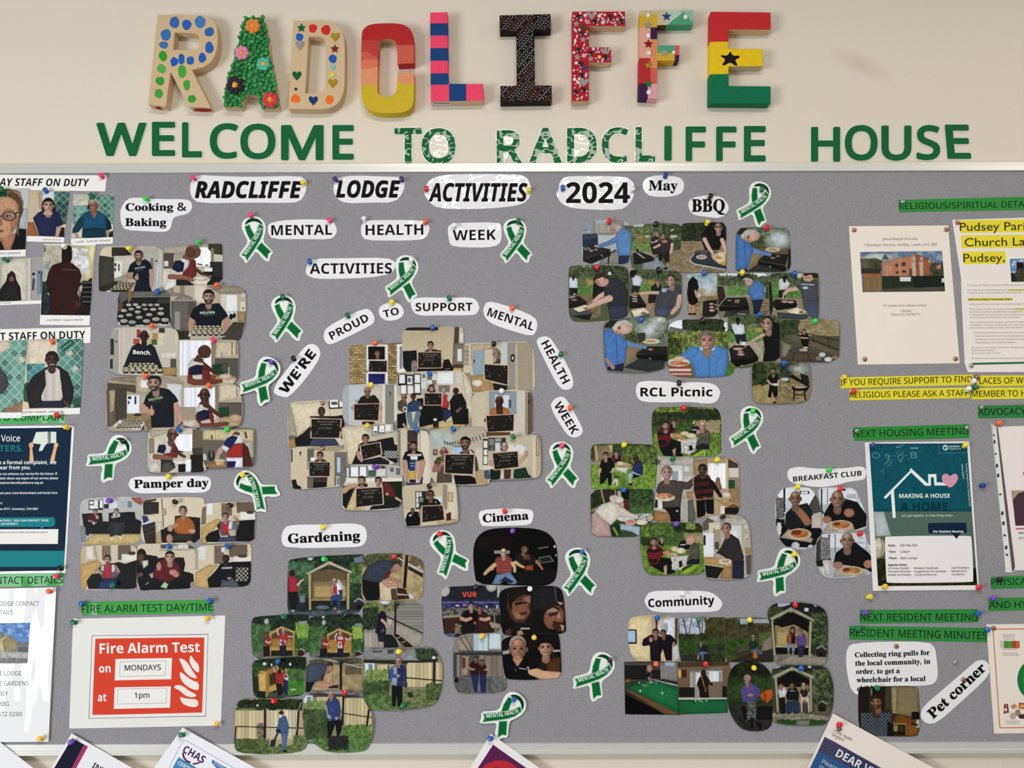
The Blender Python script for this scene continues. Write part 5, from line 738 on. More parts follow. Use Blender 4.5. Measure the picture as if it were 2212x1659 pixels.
photo(H2, [110,450, 98,300, 98,200, 100,115, 300,105, 560,95, 600,100, 605,300, 600,490, 500,500, 250,540, 125,530], '''
f 23252c; g 2b2d36 2a2826; e b8b8a8 115 140 50 54; e c0bca8 520 105 46 46; r b0b0a0 570 95 600 200; n 2a2850 4a4878 20 100 225 600 320; r 8890b0 100 240 600 246; e e0e0e8 230 270 18 8; e d090b8 290 265 22 7; e e8e8f0 480 280 8 14; e e8e8f0 570 280 8 16; e e8e8f0 185 300 6 18; n 3a3840 8a8478 12 100 290 600 350; p a89a7c 105 355 260 345 260 370 105 380; p 4a2c24 110 380 250 370 250 520 120 525; p 5c6c88 125 510 210 505 210 540 130 540; p a8987c 490 400 600 430 600 480 520 460; l b8a888 8 545 330 550 440; l c0b090 5 500 420 600 470; n 6a5a48 8a7a60 16 210 430 260 510; n 6a5a48 8a7a60 16 550 460 605 500; e 1a1818 405 118 16 14
p 1b1718 255 370 290 320 340 300 400 320 400 400 360 500 280 500 275 420; t cf9c80 34 28 265 380 300 395 345 380; H 348 275 34 d0a488 2c2420 s; p 4a2624 395 330 430 310 480 330 510 370 500 490 410 500 400 420; t cf9c80 32 28 500 380 470 390 430 385; e b88870 380 420 10 14; H 420 295 28 b88468 3a2a24 s; r 221e20 280 430 370 500''',
'photo of two people with folded arms in foyer below orange letters', g)
photo(H2, [610,480, 600,300, 585,200, 600,150, 660,120, 800,108, 1000,100, 1090,110, 1130,160, 1145,300, 1158,480, 1140,500, 1060,520, 800,525, 640,525], '''
f 1c1a1a; p 2a282a 860 110 1080 110 1070 320 870 300; l 5a5a5c 12 1065 110 1075 230; p 222 1080 120 1140 180 1140 300 1090 240; p d0a088 1080 235 1140 245 1110 270; p 5a2c24 1095 330 1145 250 1150 420 1130 450
p 1b1a1c 600 430 700 400 850 390 980 430 1100 520 640 525; p 241e1e 640 460 860 380 900 440 800 525; p 5a3c30 640 480 690 465 690 525 640 525; p b08c78 740 490 780 475 800 525 740 525; r c8c0b8 770 460 850 472; p 54382a 660 180 700 130 800 120 860 170 858 340 800 420 730 420 680 370 650 280; p 2a201c 660 210 690 130 780 110 860 140 858 190 800 170 740 200 700 250 690 330; p b8866c 790 250 805 235 820 300 810 330 790 310; p 8a5c44 700 240 780 220 830 230 850 330 800 390 720 390 690 320; p 3a241c 715 250 775 235 790 255 730 270; p a0705a 790 200 856 180 856 250 810 250; e 3a241c 805 245 24 9; p 5a3428 760 330 830 320 820 345 770 355; p a8785c 700 330 760 330 790 380 740 390
e 8a5c44 1055 370 84 105 20; p b08468 980 300 1030 270 1080 280 1100 330 1040 330 990 330; p 3a281e 975 340 985 290 1040 262 1100 290 1110 320 1050 285 1000 310; p 4a2c20 1010 340 1090 320 1100 345 1020 365; p c8987c 1085 340 1105 330 1115 375 1085 380; p 4a2c20 1050 400 1140 420 1140 500 1090 500 1040 450; p c89c80 1110 430 1145 440 1140 490 1120 480''',
'photo of close-up of two shadowed faces in cinema, right of foyer photo', g)
photo(H2, [195,900, 192,750, 195,600, 230,540, 300,515, 460,505, 610,510, 625,560, 630,750, 655,950, 640,990, 560,1018, 400,1022, 260,1022, 220,990], '''
f 8a8478; p 9a8f7c 200 560 350 520 350 680 250 680; l 6a5f50 8 250 540 340 680; l 6a5f50 8 290 520 370 670; p b8ccc8 370 520 490 510 490 660 370 660; v b8d0d0 7a8a8c 50 370 515 490 655; r c8d8d8 500 510 600 640; l 4a4a48 10 245 660 620 665; r 3a3a3c 225 670 620 690; r 5a5550 250 690 620 890; p a89478 265 700 330 700 320 860 260 880; p 8a3c30 270 710 300 720 300 800 270 810; p 6a5a4c 440 700 610 700 600 880 460 880; v 8a7c6c 3a3a3a 52 470 700 615 880; r 4a4c4c 195 670 225 900; r 8c887c 420 695 460 760; n 5a5a58 747472 30 200 880 650 1022; p 6a6862 220 900 330 900 300 1020 240 1010; e 2a2a2a 222 905 18 24
p 3a2020 330 780 360 745 400 745 420 790 410 860 345 860; t c09880 18 14 330 800 350 815 375 815; H 388 725 22 a87c68 2c2420 s; p 2c3660 345 860 410 855 400 1010 375 1015; p 442426 415 780 450 765 490 800 480 860 420 860; t c09880 18 14 490 800 480 820 465 820; H 440 750 20 b08870 3a2a24 s; p 2c3660 420 860 475 860 475 1015 430 1015''',
'photo of two people standing outside glass doors, lower left of Cinema group', g)
photo(H2, [640,880, 620,750, 610,600, 620,560, 700,530, 900,512, 1080,515, 1100,540, 1112,700, 1118,880, 1000,895, 850,905, 680,900], '''
f 161312; p 1c1818 615 560 1100 520 1100 640 615 650; p b8b0a8 615 660 680 645 680 680 620 690; p b8b0a8 1040 650 1110 645 1110 665 1050 670; e a89488 745 600 72 76; p c0b0a4 680 600 710 545 770 535 800 570 760 560 720 590 700 660; H 750 640 92 b07c60 c0aa9c b; t b07c60 70 90 740 720 735 780; p 141518 615 740 680 700 740 790 800 720 850 760 860 900 660 900; p c8946c 700 730 790 720 750 790; l c8c8c8 8 760 805 820 815; l a8a8a8 4 725 810 730 830
p 2c241e 870 720 950 680 1040 670 1110 720 1115 870 900 870; p 5a3a20 980 740 1110 710 1112 860 1000 840; H 985 630 74 c89474 221a18 s; t d8a880 76 80 870 830 960 865 1110 880; l d8d8d4 12 830 800 890 785; p 18181a 830 770 900 700 960 690 930 800 850 820''',
'photo of two smiling faces in dark cinema seats, lower right of Cinema group', g)

P1, P2 = (1260, 860, 5.53), (1260, 970, 5.53); g = 'picnic photos'
photo(P1, [825,450, 822,250, 835,170, 870,115, 1000,105, 1400,110, 1560,110, 1620,160, 1645,260, 1640,500, 1645,690, 1300,705, 900,690, 840,600], '''
f 46582c; n 4c5c24 8c9c48 26 835 105 1240 260; n 2a3420 46542c 26 825 170 1260 340; n 5c6c34 98a45c 20 1370 110 1560 200; n 222c1c 3c4a28 24 1240 130 1640 260; n 8f8058 a89870 26 1330 270 1640 420; n 3c5428 567434 24 1080 290 1340 420; n 56742c 7c9c3c 30 825 420 1645 705; e c8c8a8 1320 295 18 14
p 1e1d20 900 580 1030 480 1160 520 1190 700 960 690; p 6c2026 880 430 930 350 1010 340 1090 400 1060 480 1020 560 910 600; p 2c2428 900 400 960 420 1060 390 1070 420 960 450 890 440; p 2c2428 890 510 980 500 1020 540 920 570; H 985 330 52 d4a894 4a3630 sB; p 241c1e 1030 330 1060 310 1110 330 1090 390 1040 370; H 1085 295 36 d4a894 5a4a40 s; p 2a2628 1265 400 1300 340 1370 335 1405 400 1350 430; l c8c8cc 14 1300 380 1350 378; e d0a890 1375 410 26 34; p 5c564e 1400 420 1450 360 1510 400 1520 520 1480 600 1380 620 1340 560 1400 480; p 2c2c30 1340 580 1420 540 1510 560 1500 610 1360 620; H 1425 330 50 d8a48c c8a898 b; t 6a645a 50 40 1480 430 1420 450 1380 440
p d8d4cc 1150 490 1360 480 1340 600 1260 680 1200 630; n 8a8a80 e8e4dc 14 1170 520 1340 660; p 2c2018 1260 570 1300 560 1310 620 1270 630; e e8dcc4 1180 500 60 20; e d89870 1130 450 60 26; e e8d4a0 1210 420 50 24; e e8dcb8 1290 450 60 30; e d8a078 1190 490 40 14; e e0c8a0 1320 480 50 16; e d0a890 1060 445 24 30; p a8c038 1290 660 1450 610 1460 650 1340 705 1290 700; p 3c5c2c 1280 670 1400 600 1420 620 1300 690; l d8d8d0 12 1450 640 1450 700; p c09070 1060 620 1110 590 1100 690 1080 690''',
'photo of four people round picnic table, upper one of the two', g)
photo(P1, [95,1000, 92,750, 95,570, 200,550, 450,545, 700,555, 860,560, 875,750, 870,950, 860,1085, 600,1090, 110,1095], '''
f 5c7430; n 2a3420 4c5c30 26 92 550 880 780; n 3c5028 7a8c48 22 460 570 880 780; p 8a7a58 120 570 360 555 350 740 140 750; p c8b888 130 570 160 560 180 740 150 750; p c8b888 300 560 350 560 345 650 320 640; n 8a8468 a09878 24 95 750 220 830; n 5c7c2c 8cac44 30 92 790 880 1095
p 5c2026 340 690 380 670 450 690 450 750 370 770; H 395 660 34 d4a894 4a3630 s; p 1a1a1c 210 760 250 710 330 710 380 800 360 860 340 900 220 890 195 820; t d4a890 36 26 200 850 190 900 195 930; t d4a890 36 26 360 850 340 890 310 900; p 1c1b1d 200 890 340 890 340 1040 300 1040 290 950 240 1020 200 1030; H 268 690 44 d0a08c 3a2c28 s; p 2c3a64 590 830 620 760 680 740 715 820 710 920 640 920 580 850; H 628 720 40 5a4434 2a2422 b; t 5a4434 28 22 590 800 560 760 555 730; p b8c8e0 540 900 600 880 690 920 680 935 580 930 570 1030 545 1030; p 222 590 900 690 930 600 960
p d8d4c8 380 820 580 830 530 850 510 900 400 860; e e8c898 460 790 80 20; e e0a880 520 800 60 16; e f0e0b8 440 770 40 12; p a0b878 340 960 440 920 430 950 350 990; p d8e0c0 370 970 420 970 410 1050 390 1050 390 1000 350 1040 335 1030; p 4c6c34 370 910 450 940 440 960 360 950; e 222 560 1030 24 14''',
'photo of three people seated at picnic table before hedge', g)
photo(P2, [95,900, 92,700, 95,500, 300,480, 500,478, 740,480, 840,490, 835,700, 830,870, 700,950, 670,1045, 400,1048, 110,1040], '''
f 3c5030; n 26301f 44542c 26 92 480 400 720; n 2c3c24 50683a 22 550 480 840 700; n 3c5c2c 587a3c 24 550 680 840 790; p 3c362c 215 500 370 490 390 560 260 640; l c8b888 14 215 490 250 640; l c8b888 12 380 490 390 560; r b8b090 410 500 450 580; p 8a8670 92 720 260 640 200 720 92 760; p 1e1c20 460 500 550 490 540 600 480 600; p 5c2028 450 640 520 610 545 680 530 750 460 720; h 6c2830 3c1c24 22 455 640 540 745
p d8d8d8 400 800 820 790 820 860 560 880 440 860; n 6a6a68 d8d8d4 16 560 770 820 860; e e8e0cc 450 830 46 26; e e8b8a0 565 875 66 36; e d88c78 565 870 44 22; e ece0c8 700 875 70 34; e e0b890 800 820 40 30; p a8bcc8 440 890 680 930 670 1040 580 990 440 960; p 2c3c24 310 930 400 880 440 930 440 1040 330 1040; p 8cb040 345 940 370 930 430 1030 400 1040
p c09c94 95 780 150 745 310 900 340 1045 150 1048 95 1000; p d8d0bc 135 740 220 660 350 620 440 670 560 760 620 790 560 830 440 800 330 910 220 830; t d8d0bc 60 40 420 720 540 780 640 815; p d0c8b8 330 600 360 545 410 560 420 600 380 640 330 640; e dcd4c0 430 610 52 44; e d8a890 460 670 26 40; e d8d0b8 340 590 26 36''',
'photo of person in cream jumper leaning over picnic table', g)
photo(P2, [870,600, 880,300, 870,120, 900,95, 1100,95, 1300,95, 1325,120, 1345,300, 1345,700, 1345,880, 1100,880, 850,870, 840,740], '''
f b0ac9c; p 6c6858 870 100 940 160 870 200; p bcb8a8 940 100 1320 100 1320 200 900 200; r d4d4cc 935 195 1185 380; r 9aa4a4 1060 265 1140 390; r e8e8e4 1135 260 1180 390; e dcd8cc 1238 238 40 42; r c8c4b4 1200 320 1310 430; p b8b4a4 1190 480 1320 470 1320 560 1160 600; p b88c5c 1230 510 1340 500 1340 600 1240 590; p 6a6a60 1250 610 1340 600 1340 880 1250 870; r e0dccc 890 610 945 720; p a87a48 835 730 1030 760 1030 870 840 870; r 2a3c2c 850 600 890 700
p 544a44 865 500 900 410 960 370 1100 370 1200 440 1180 520 1160 700 950 720 940 600; t 544a44 100 70 1150 430 1250 440 1320 380; p 222 960 700 1160 690 1160 870 1040 870 1030 780; e d8d4cc 1120 740 14 12; H 998 280 80 d0a08a 9a8878 su; e e8dcc4 972 580 124 44; e d89860 972 560 96 36; e e8c898 930 575 16 12; e f0e0c0 1000 580 14 12; e d07850 1030 560 30 16''',
'photo of grey-haired man holding plate of food in kitchen', g)
photo(P2, [1315,600, 1312,300, 1312,160, 1330,125, 1500,115, 1740,112, 1820,140, 1858,200, 1862,400, 1865,600, 1855,750, 1810,785, 1500,800, 1360,830, 1330,700], '''
f b89c78; p a88c68 1315 130 1480 120 1480 400 1320 300; r f4f4f4 1490 170 1710 470; v fcfcfc d8d8dc 46 1510 180 1700 460; r c8b898 1700 150 1735 480; p 54483c 1730 115 1850 180 1845 230 1730 225; r d8ceb8 1740 225 1855 340; r 9a8a70 1735 340 1860 480; r 2c5a34 1735 370 1810 470; p a88458 1740 470 1860 460 1860 700 1740 640; p c0986a 1560 600 1860 640 1860 780 1740 700; e c8b898 1710 570 60 40; e e8e0d0 1710 545 50 30; e d0a878 1700 620 50 30; e 8a5a38 1790 700 60 40; r 2a2420 1670 700 1860 780; r e8e0d0 1640 680 1690 790; p 8a7658 1560 420 1600 350 1640 400 1660 480 1570 500; e 8a7258 1610 370 26 34
p 542428 1320 340 1380 300 1500 310 1560 420 1550 600 1350 600 1320 500; p 2a2022 1320 360 1500 350 1530 380 1330 400; p 2a2022 1330 450 1540 430 1545 470 1330 490; p 2a2022 1340 540 1545 520 1548 555 1345 575; t 2a2022 60 40 1530 400 1600 500 1640 560; H 1425 245 64 7a5640 3a2c24 sB; t 8a6a50 36 30 1440 590 1500 600 1550 590; p 1b1a1c 1350 610 1560 600 1560 780 1480 770 1465 740 1450 800 1360 825; p e0dcd0 1455 600 1470 770 1460 720''',
'photo of bearded man in red striped top in kitchen', g)
photo(P2, [690,1200, 680,1050, 685,960, 740,890, 900,880, 1200,880, 1425,890, 1430,1100, 1445,1300, 1450,1490, 1200,1500, 850,1505, 760,1480, 720,1400], '''
f 4c6430; n 4c6024 8c9c48 24 690 890 880 1050; n 3c5428 6c8440 24 780 890 1080 1060; n 222c1c 3c4a28 22 1080 890 1430 990; n 6c7c3c a0ac5c 18 1225 890 1340 960; n 8f8058 a89870 26 1210 1000 1430 1130; n 3c5c28 567a34 24 960 1080 1180 1180; n 26301c 44502c 20 685 1060 800 1200; n 56742c 7c9c3c 28 690 1150 1450 1505
p 1e1d20 780 1380 920 1290 1040 1310 1100 1480 1000 1500; p 7c242c 755 1220 810 1140 900 1150 980 1230 930 1290 900 1370 790 1390; p 2c2428 770 1190 840 1210 920 1190 930 1215 840 1240 760 1225; p 2c2428 770 1320 880 1310 900 1350 800 1365; H 845 1110 50 d4a894 4a3630 sB; p 241c1e 890 1120 920 1095 970 1120 950 1170; H 940 1070 34 d4a894 5a4a40 s; p 232024 1135 1170 1160 1100 1230 1090 1280 1160 1260 1200 1140 1190; l c8c8cc 14 1165 1145 1220 1142; p 5c564e 1270 1200 1330 1110 1390 1170 1400 1280 1380 1360 1240 1370 1230 1320 1290 1260; p 2c2c30 1220 1360 1300 1310 1395 1320 1390 1370 1240 1380; e d8a48c 1275 1090 50 52; e d8a890 1250 1120 24 24; t 6a645a 46 36 1350 1200 1300 1240 1250 1230
p d8d4cc 1040 1290 1250 1270 1230 1390 1160 1450 1090 1420; n 8a8a80 e8e4dc 14 1060 1310 1220 1440; p 2c2018 1140 1340 1180 1330 1185 1400 1150 1420; e e8dcc4 1060 1265 60 24; e d89870 1000 1240 54 24; e e8d4a0 1090 1195 46 30; e e8dcb8 1165 1215 56 36; e d8a078 1060 1270 40 14; p a8c038 1180 1430 1360 1380 1350 1420 1230 1495 1180 1490; p 3c5c2c 1170 1430 1290 1370 1310 1390 1190 1460; p c8a888 960 1400 1000 1380 1000 1500 965 1505''',
'photo of four people round picnic table, lower one of the two', g)
photo(P2, [1450,1450, 1440,1200, 1430,1000, 1430,890, 1470,820, 1560,795, 1750,790, 1900,810, 1975,890, 1995,1050, 2005,1300, 2000,1490, 1930,1540, 1800,1555, 1550,1555, 1480,1530], '''
f b4ae98; p 6a645a 1430 880 1480 820 1560 860 1500 960 1430 980; p d8d4c8 1480 810 1620 790 1620 880 1560 850; r dcd0b0 1500 880 1630 1010; l 5a4a34 8 1560 940 1555 1000; p bcb8a4 1630 800 1960 830 1980 920 1640 920; r d0d4cc 1730 910 1890 1200; r e8e8e4 1770 985 1840 1200; e d8d0bc 1945 930 28 32; p d8ccac 1915 1000 1985 1010 1985 1110 1915 1110; r 222 1950 1070 1965 1085; r e4e4e4 1430 1000 1560 1290; r 222 1435 1030 1460 1150; r a89a7c 1560 960 1640 1160; p c89c5c 1445 1290 1780 1300 1770 1550 1680 1400 1440 1370; p 2a2828 1450 1385 1680 1420 1600 1550 1470 1530; p b08858 1680 1410 1780 1400 1780 1550 1620 1550; p b88c5c 1930 1180 2000 1180 2000 1260 1940 1250; p 6a6458 1940 1270 2005 1260 2000 1500 1950 1500; r 5a5448 1570 1110 1620 1200
p 3c3638 1640 1200 1690 1080 1760 1010 1860 1080 1920 1300 1900 1360 1780 1370 1700 1300 1620 1250; t 3c3638 60 46 1720 1080 1670 1180 1610 1250; e d0a890 1600 1285 50 36; e c89c80 1590 1310 36 22; p 2c3446 1780 1360 1920 1330 1920 1550 1780 1550; e e8e0cc 1695 1345 82 38; e d8b878 1695 1340 50 20; H 1705 950 68 c8947c 5a4840 L''',
'photo of man in dark jumper preparing plate of food at wooden worktop', g)

M1 = (1330, 1260, 4.514); g = 'community photos'
photo(M1, [125,600, 118,450, 125,390, 160,335, 220,318, 400,315, 600,325, 612,400, 615,600, 635,760, 400,762, 220,760, 160,710], '''
f d8bc84; p e4cc98 120 320 360 320 340 760 120 720; r 222 120 450 205 590; r a8c4dc 120 462 192 575; p cfb894 360 320 600 320 600 460 360 460; r 5a4430 388 330 408 460; r d8d0bc 410 330 440 480; p dcdce0 460 340 580 330 580 560 470 520; r 9aa8bc 465 390 510 470; r 5c4c44 578 340 605 580; r b0b8bc 600 560 635 750; p d8d4cc 550 600 600 580 620 740 560 755
p 25222a 330 560 350 520 400 500 440 520 440 760 340 760; t 25222a 60 46 350 530 290 560 280 590; t 25222a 46 36 280 590 320 585 345 560; e c89878 343 550 18 26; p 211f27 430 540 470 500 530 500 570 560 590 600 550 600 550 755 490 755 460 640 440 690; t 211f27 50 40 530 530 580 580 575 590; e c08c70 568 595 16 24; H 390 485 40 b8866c 3a2c28 s; H 462 490 36 b07c64 3c302c sL''',
'photo of two people in dark coats giving thumbs up in hallway', g)
photo(M1, [615,600, 612,450, 618,345, 700,338, 900,335, 1065,335, 1070,500, 1075,700, 1060,762, 800,762, 640,758, 625,700], '''
f 47522c; p b8c0c8 615 340 920 335 880 430 860 500 620 500; n 8c98a4 c8d0d8 26 640 345 860 440; n 3a3c22 575430 30 870 335 1070 540; n 30381f 48522c 26 615 490 900 560; l 3a342c 10 660 350 700 520; l 3a342c 8 740 350 710 520; l 3a342c 9 800 350 830 500; l 3a342c 8 850 350 840 500; l 3a342c 5 640 400 690 440; l 3a342c 5 780 420 830 430; n 30451f 456028 34 620 550 1075 690; p 3a3c34 635 700 1070 690 1070 762 640 760; n 2c3424 44502f 20 880 600 1070 760
p 5a5444 740 665 920 680 920 700 740 680; l 4a4438 8 760 680 760 740; r 2c2c28 840 690 920 745; p 262c34 820 640 830 605 860 600 890 625 880 670 830 670; H 832 590 20 b8987c 8a7a6c s; p 5c7ca4 810 680 840 660 890 670 885 690 860 690 855 755 840 755 835 700 815 700; p b89868 795 700 815 695 810 745 795 745''',
'photo of person seated on park bench, house behind hedge', g, 0)
photo(M1, [1068,500, 1065,345, 1200,338, 1400,340, 1520,345, 1530,500, 1535,765, 1300,768, 1090,765, 1075,650], '''
f 48532d; n 3c3c28 5a5534 28 1065 340 1530 540; p b0b8b8 1190 340 1300 340 1290 400 1210 400; l 3a342c 9 1205 345 1215 440; l 3a342c 9 1310 345 1300 470; l 3a342c 7 1400 345 1400 470; p a8b0b0 1330 345 1520 345 1500 390 1340 390; n 2f4420 486228 32 1065 540 1300 700; n 4a5a2c 66743c 20 1400 480 1530 600; p 8a8068 1440 560 1530 500 1530 680 1420 660; p 5c5444 1165 640 1280 595 1300 640 1200 690; p 4a453a 1160 690 1310 650 1320 690 1220 740; p 3c362e 1300 690 1535 640 1535 765 1100 765
p 2c3c30 1300 590 1320 550 1360 550 1390 600 1370 650 1310 650; p 2c3c30 1350 590 1400 560 1390 580 1360 610; H 1340 525 22 b8987c c0b0a0 bg; p 54708c 1310 650 1370 630 1420 660 1440 690 1410 700 1360 670 1330 680; p c87c28 1340 660 1365 655 1390 720 1370 735 1340 730; p 3a2c24 1420 690 1455 690 1450 710 1410 705''',
'photo of person on log bench in park with orange bag', g, 0)
photo(M1, [1535,640, 1525,450, 1485,330, 1485,270, 1520,215, 1590,192, 1800,190, 1950,210, 2040,260, 2065,350, 2065,550, 2060,780, 2000,805, 1700,795, 1540,770], '''
f 3a3a38; r a8b4c0 1580 190 1700 230; p 2c2a2c 1600 240 1720 200 1960 210 2050 260 2050 360 1500 360; r c8d0d8 1840 240 1880 275; p b8c0c8 1920 205 1960 215 1950 235; n 3a4428 525c34 22 1490 240 1640 330; n 2c3824 5c6c48 24 1910 290 2065 600; n 6a6458 8a8474 28 1540 690 2065 805; p 98927c 1700 700 2060 720 2060 800 1560 790; n 3a4228 4c5834 18 1940 640 2065 700
p 1e1c1b 1540 380 1705 270 1890 380 1885 440 1540 440; p 9a8858 1550 410 1705 390 1885 410 1880 620 1560 620; p 1e1c1b 1560 400 1720 300 1880 390 1880 480 1740 400 1620 430; h b8a468 7c6c40 24 1580 480 1680 610; p b4b088 1500 340 1705 235 1730 240 1935 350 1930 375 1705 270 1520 365; p c8c494 1518 365 1535 360 1560 700 1540 705; p c8c494 1890 375 1912 370 1900 715 1880 715; p c0b880 1560 600 1880 610 1880 630 1560 625; p 1f1d1c 1560 630 1880 630 1880 700 1570 690; p c8ccb8 1700 232 1712 232 1712 290 1700 285
p a05838 1665 520 1690 480 1740 480 1760 540 1740 590 1670 590; p 2a1c24 1710 490 1745 490 1755 590 1715 590; H 1725 455 30 c08c78 2c2022 l; p 8a94a4 1670 600 1740 585 1750 640 1740 670 1720 670 1715 630 1700 630 1695 670 1675 670; e b09070 1688 690 12 18; e b09070 1728 690 12 18; p 60508c 1760 530 1790 490 1840 490 1865 560 1850 610 1770 620; H 1800 470 28 c0988c 7a6a6c s; p 3a3450 1770 610 1850 610 1820 720 1785 720; p 3a2c28 1950 650 2000 620 2050 650 2050 720 1960 715; p 98a0a0 1955 630 2005 600 2058 640 2050 655 2005 620 1965 645; e 1c1818 2000 690 18 18''',
'photo of two people seated close inside wooden arbour, with small kennel', g)
photo(M1, [88,900, 86,768, 300,765, 500,765, 605,765, 610,900, 612,1100, 630,1280, 400,1278, 95,1275, 92,1100], '''
f 3a3430; p 5a5048 86 768 440 765 430 960 100 960; r 262626 90 800 300 940; r 262626 350 845 440 930; p 8a8680 440 765 605 765 605 960 440 930; r a8b8cc 480 770 575 805; l d8d8d8 6 438 770 445 930; p 9a6038 90 940 140 930 145 965 95 970; p c8c8c4 340 930 605 990 605 1005 340 945; p 1f6e42 100 1020 240 960 340 935 610 1010 612 1250 600 1275; p 217848 150 1040 400 960 610 1040 612 1240; p 7a5a34 92 1040 120 1030 600 1260 630 1280 480 1278; p 0e0e0e 92 1080 480 1278 95 1275; p 2a5c3c 90 990 320 930 330 950 100 1030
e d8d8c8 230 970 8 8; e 2c2c2c 165 985 8 8; e c8b060 265 995 9 9; e c8a858 290 1000 10 9; e a0a060 310 990 8 8; e d8d0a0 240 1050 12 12; e c8d0a0 455 1070 12 12; e 4c9c58 500 1095 12 12; e c8d0b0 395 970 8 8
p 20242c 290 900 310 870 340 870 330 920 320 960; e b89078 330 830 26 36; t b89078 18 14 320 920 335 950; e c8a080 345 965 24 10''',
'photo of green pool table with person leaning over far end', g, 0)
photo(M1, [612,900, 606,768, 800,765, 1000,765, 1100,768, 1120,850, 1088,1000, 1085,1120, 1090,1260, 900,1265, 630,1275, 615,1100], '''
f 7a6044; g 806648 705438; p 5a4632 606 768 1100 768 1100 800 606 820; e e8b050 625 880 24 46; r 4a3426 640 840 690 920; r b0b0ac 725 850 1040 1110; r 9a948c 745 865 1030 1110; p 8c8a84 722 850 1040 815 1045 835 730 870; r d8dce0 780 870 840 990; r e0e4e4 910 860 1005 960; v d8dcdc b8bcbc 18 915 865 1000 955; r 7a6c58 850 960 1040 1110; r 262322 615 1015 770 1110; r 262322 1040 1005 1090 1110; r c0c4c0 612 1115 1085 1135; p 1f7040 612 1135 1090 1130 1090 1265 620 1275; l 1f5c38 10 612 1145 1085 1140
p 2c1e18 790 980 820 910 880 895 920 950 900 1010 910 1115 820 1115 815 1040; e 3a2820 855 880 26 40; t 3a2820 26 20 890 960 940 990; l c8a068 8 835 900 880 1060; t 6a4a38 20 18 870 1010 880 1030; e e8e8d0 780 1145 9 8; e e8e0c8 815 1140 9 9; e d0d8a0 840 1150 9 8; e d8d0b0 885 1145 9 8''',
'photo of person with cue standing behind pool table', g, 0)
photo(M1, [1110,1250, 1088,1100, 1090,950, 1115,860, 1170,795, 1250,768, 1340,768, 1430,790, 1500,860, 1535,960, 1540,1080, 1530,1250, 1520,1380, 1460,1430, 1350,1442, 1250,1425, 1180,1370], '''
f 2c3a22; n 1c2218 323a24 30 1090 768 1540 930; n 2a3f1e 3c5428 34 1090 920 1540 1150; n 2a2c28 3c3a34 26 1100 1180 1540 1442; p 4a4038 1200 1190 1530 1160 1530 1200 1200 1220; p 201e1e 1220 1200 1530 1200 1520 1330 1250 1330
p d06020 1400 1090 1440 1060 1470 1040 1530 1030 1535 1110 1480 1170 1440 1150; p b85018 1440 1060 1480 1090 1470 1160 1440 1150; p 5c508c 1220 1080 1240 1000 1300 970 1360 990 1410 1050 1400 1100 1340 1160 1240 1160; t 5c508c 60 46 1240 1050 1260 1100 1310 1090; t 5c508c 56 44 1380 1040 1380 1080 1330 1090; e b09080 1315 1090 30 16; n 3a3c3c 7a7c78 12 1280 1150 1370 1330; p 222024 1310 1310 1345 1310 1340 1410 1315 1410; p 222024 1350 1330 1420 1370 1430 1420 1390 1420; p b88a90 1248 940 1255 900 1290 890 1315 910 1315 950 1280 945; H 1285 960 34 c08c80 b88a90 b; p b88a90 1248 945 1254 895 1290 886 1318 908 1318 945 1290 935''',
'photo of person in purple coat and pink hat with orange bags', g)
photo(M1, [1540,1180, 1530,1000, 1520,880, 1545,820, 1650,805, 1900,800, 2040,815, 2090,880, 2120,1000, 2120,1180, 2080,1300, 2040,1375, 1950,1385, 1700,1380, 1570,1360, 1530,1320], '''
f 454a36; r a0a8ac 1480 780 1600 830; p 34323a 1560 830 1720 805 2000 810 2040 850 1540 880; r d0d8d8 1875 805 1905 825; n 3a4028 4c5434 20 1530 840 1640 920; n 2f3b26 66744c 24 1920 840 2120 1180; n 7a7460 9a947c 26 1530 1270 2100 1340; n 2c4a20 3c6028 18 1570 1330 2050 1390; p 8a8674 1760 1335 1890 1335 1890 1385 1760 1385; p 6a6450 1930 1170 2110 1200 2080 1300 1930 1280
p 1d1b1b 1570 940 1720 850 1890 940 1885 1010 1575 1010; p 8a7a50 1580 990 1885 990 1885 1170 1590 1170; p 1f1d1c 1590 950 1720 870 1880 950 1840 1010 1650 1010; p b4b088 1525 905 1715 815 1740 820 1935 905 1930 935 1720 845 1545 935; p c0b888 1550 930 1572 925 1590 1255 1572 1260; p c0b888 1890 925 1912 922 1915 1250 1895 1255; p c8ccb8 1712 812 1725 812 1722 860 1715 860
p d8d8d4 1580 1050 1600 1020 1650 1015 1670 1060 1650 1110 1600 1115; H 1615 1000 26 d0a090 3c302c s; p 222226 1590 1120 1650 1110 1655 1270 1610 1275; p 212228 1660 1080 1690 1020 1760 1015 1790 1080 1780 1140 1670 1140; l b8bcc0 8 1700 1050 1745 1052; H 1720 990 28 a87c64 2c2422 s; p 333d5c 1670 1150 1780 1140 1785 1270 1740 1270 1725 1190 1700 1280 1670 1270; p 34323a 1795 1070 1810 1030 1860 1030 1885 1080 1870 1110 1810 1110; H 1832 995 26 d8ac9c a88c80 b; t d0a494 18 14 1800 1080 1815 1110 1835 1120; t d0a494 18 14 1885 1070 1875 1100 1850 1120; p e0c8b8 1800 1110 1885 1110 1890 1160 1860 1160 1840 1130 1820 1160 1800 1160; t d8b0a0 20 14 1810 1160 1815 1255; t d8b0a0 20 14 1880 1160 1885 1255; p 3a2c28 1970 1190 2010 1160 2055 1190 2050 1250 1975 1250; p 98a0a0 1970 1170 2015 1140 2062 1170 2055 1185 2015 1158; e 1c1818 2010 1225 16 14''',
'photo of three people seated inside wooden arbour', g)

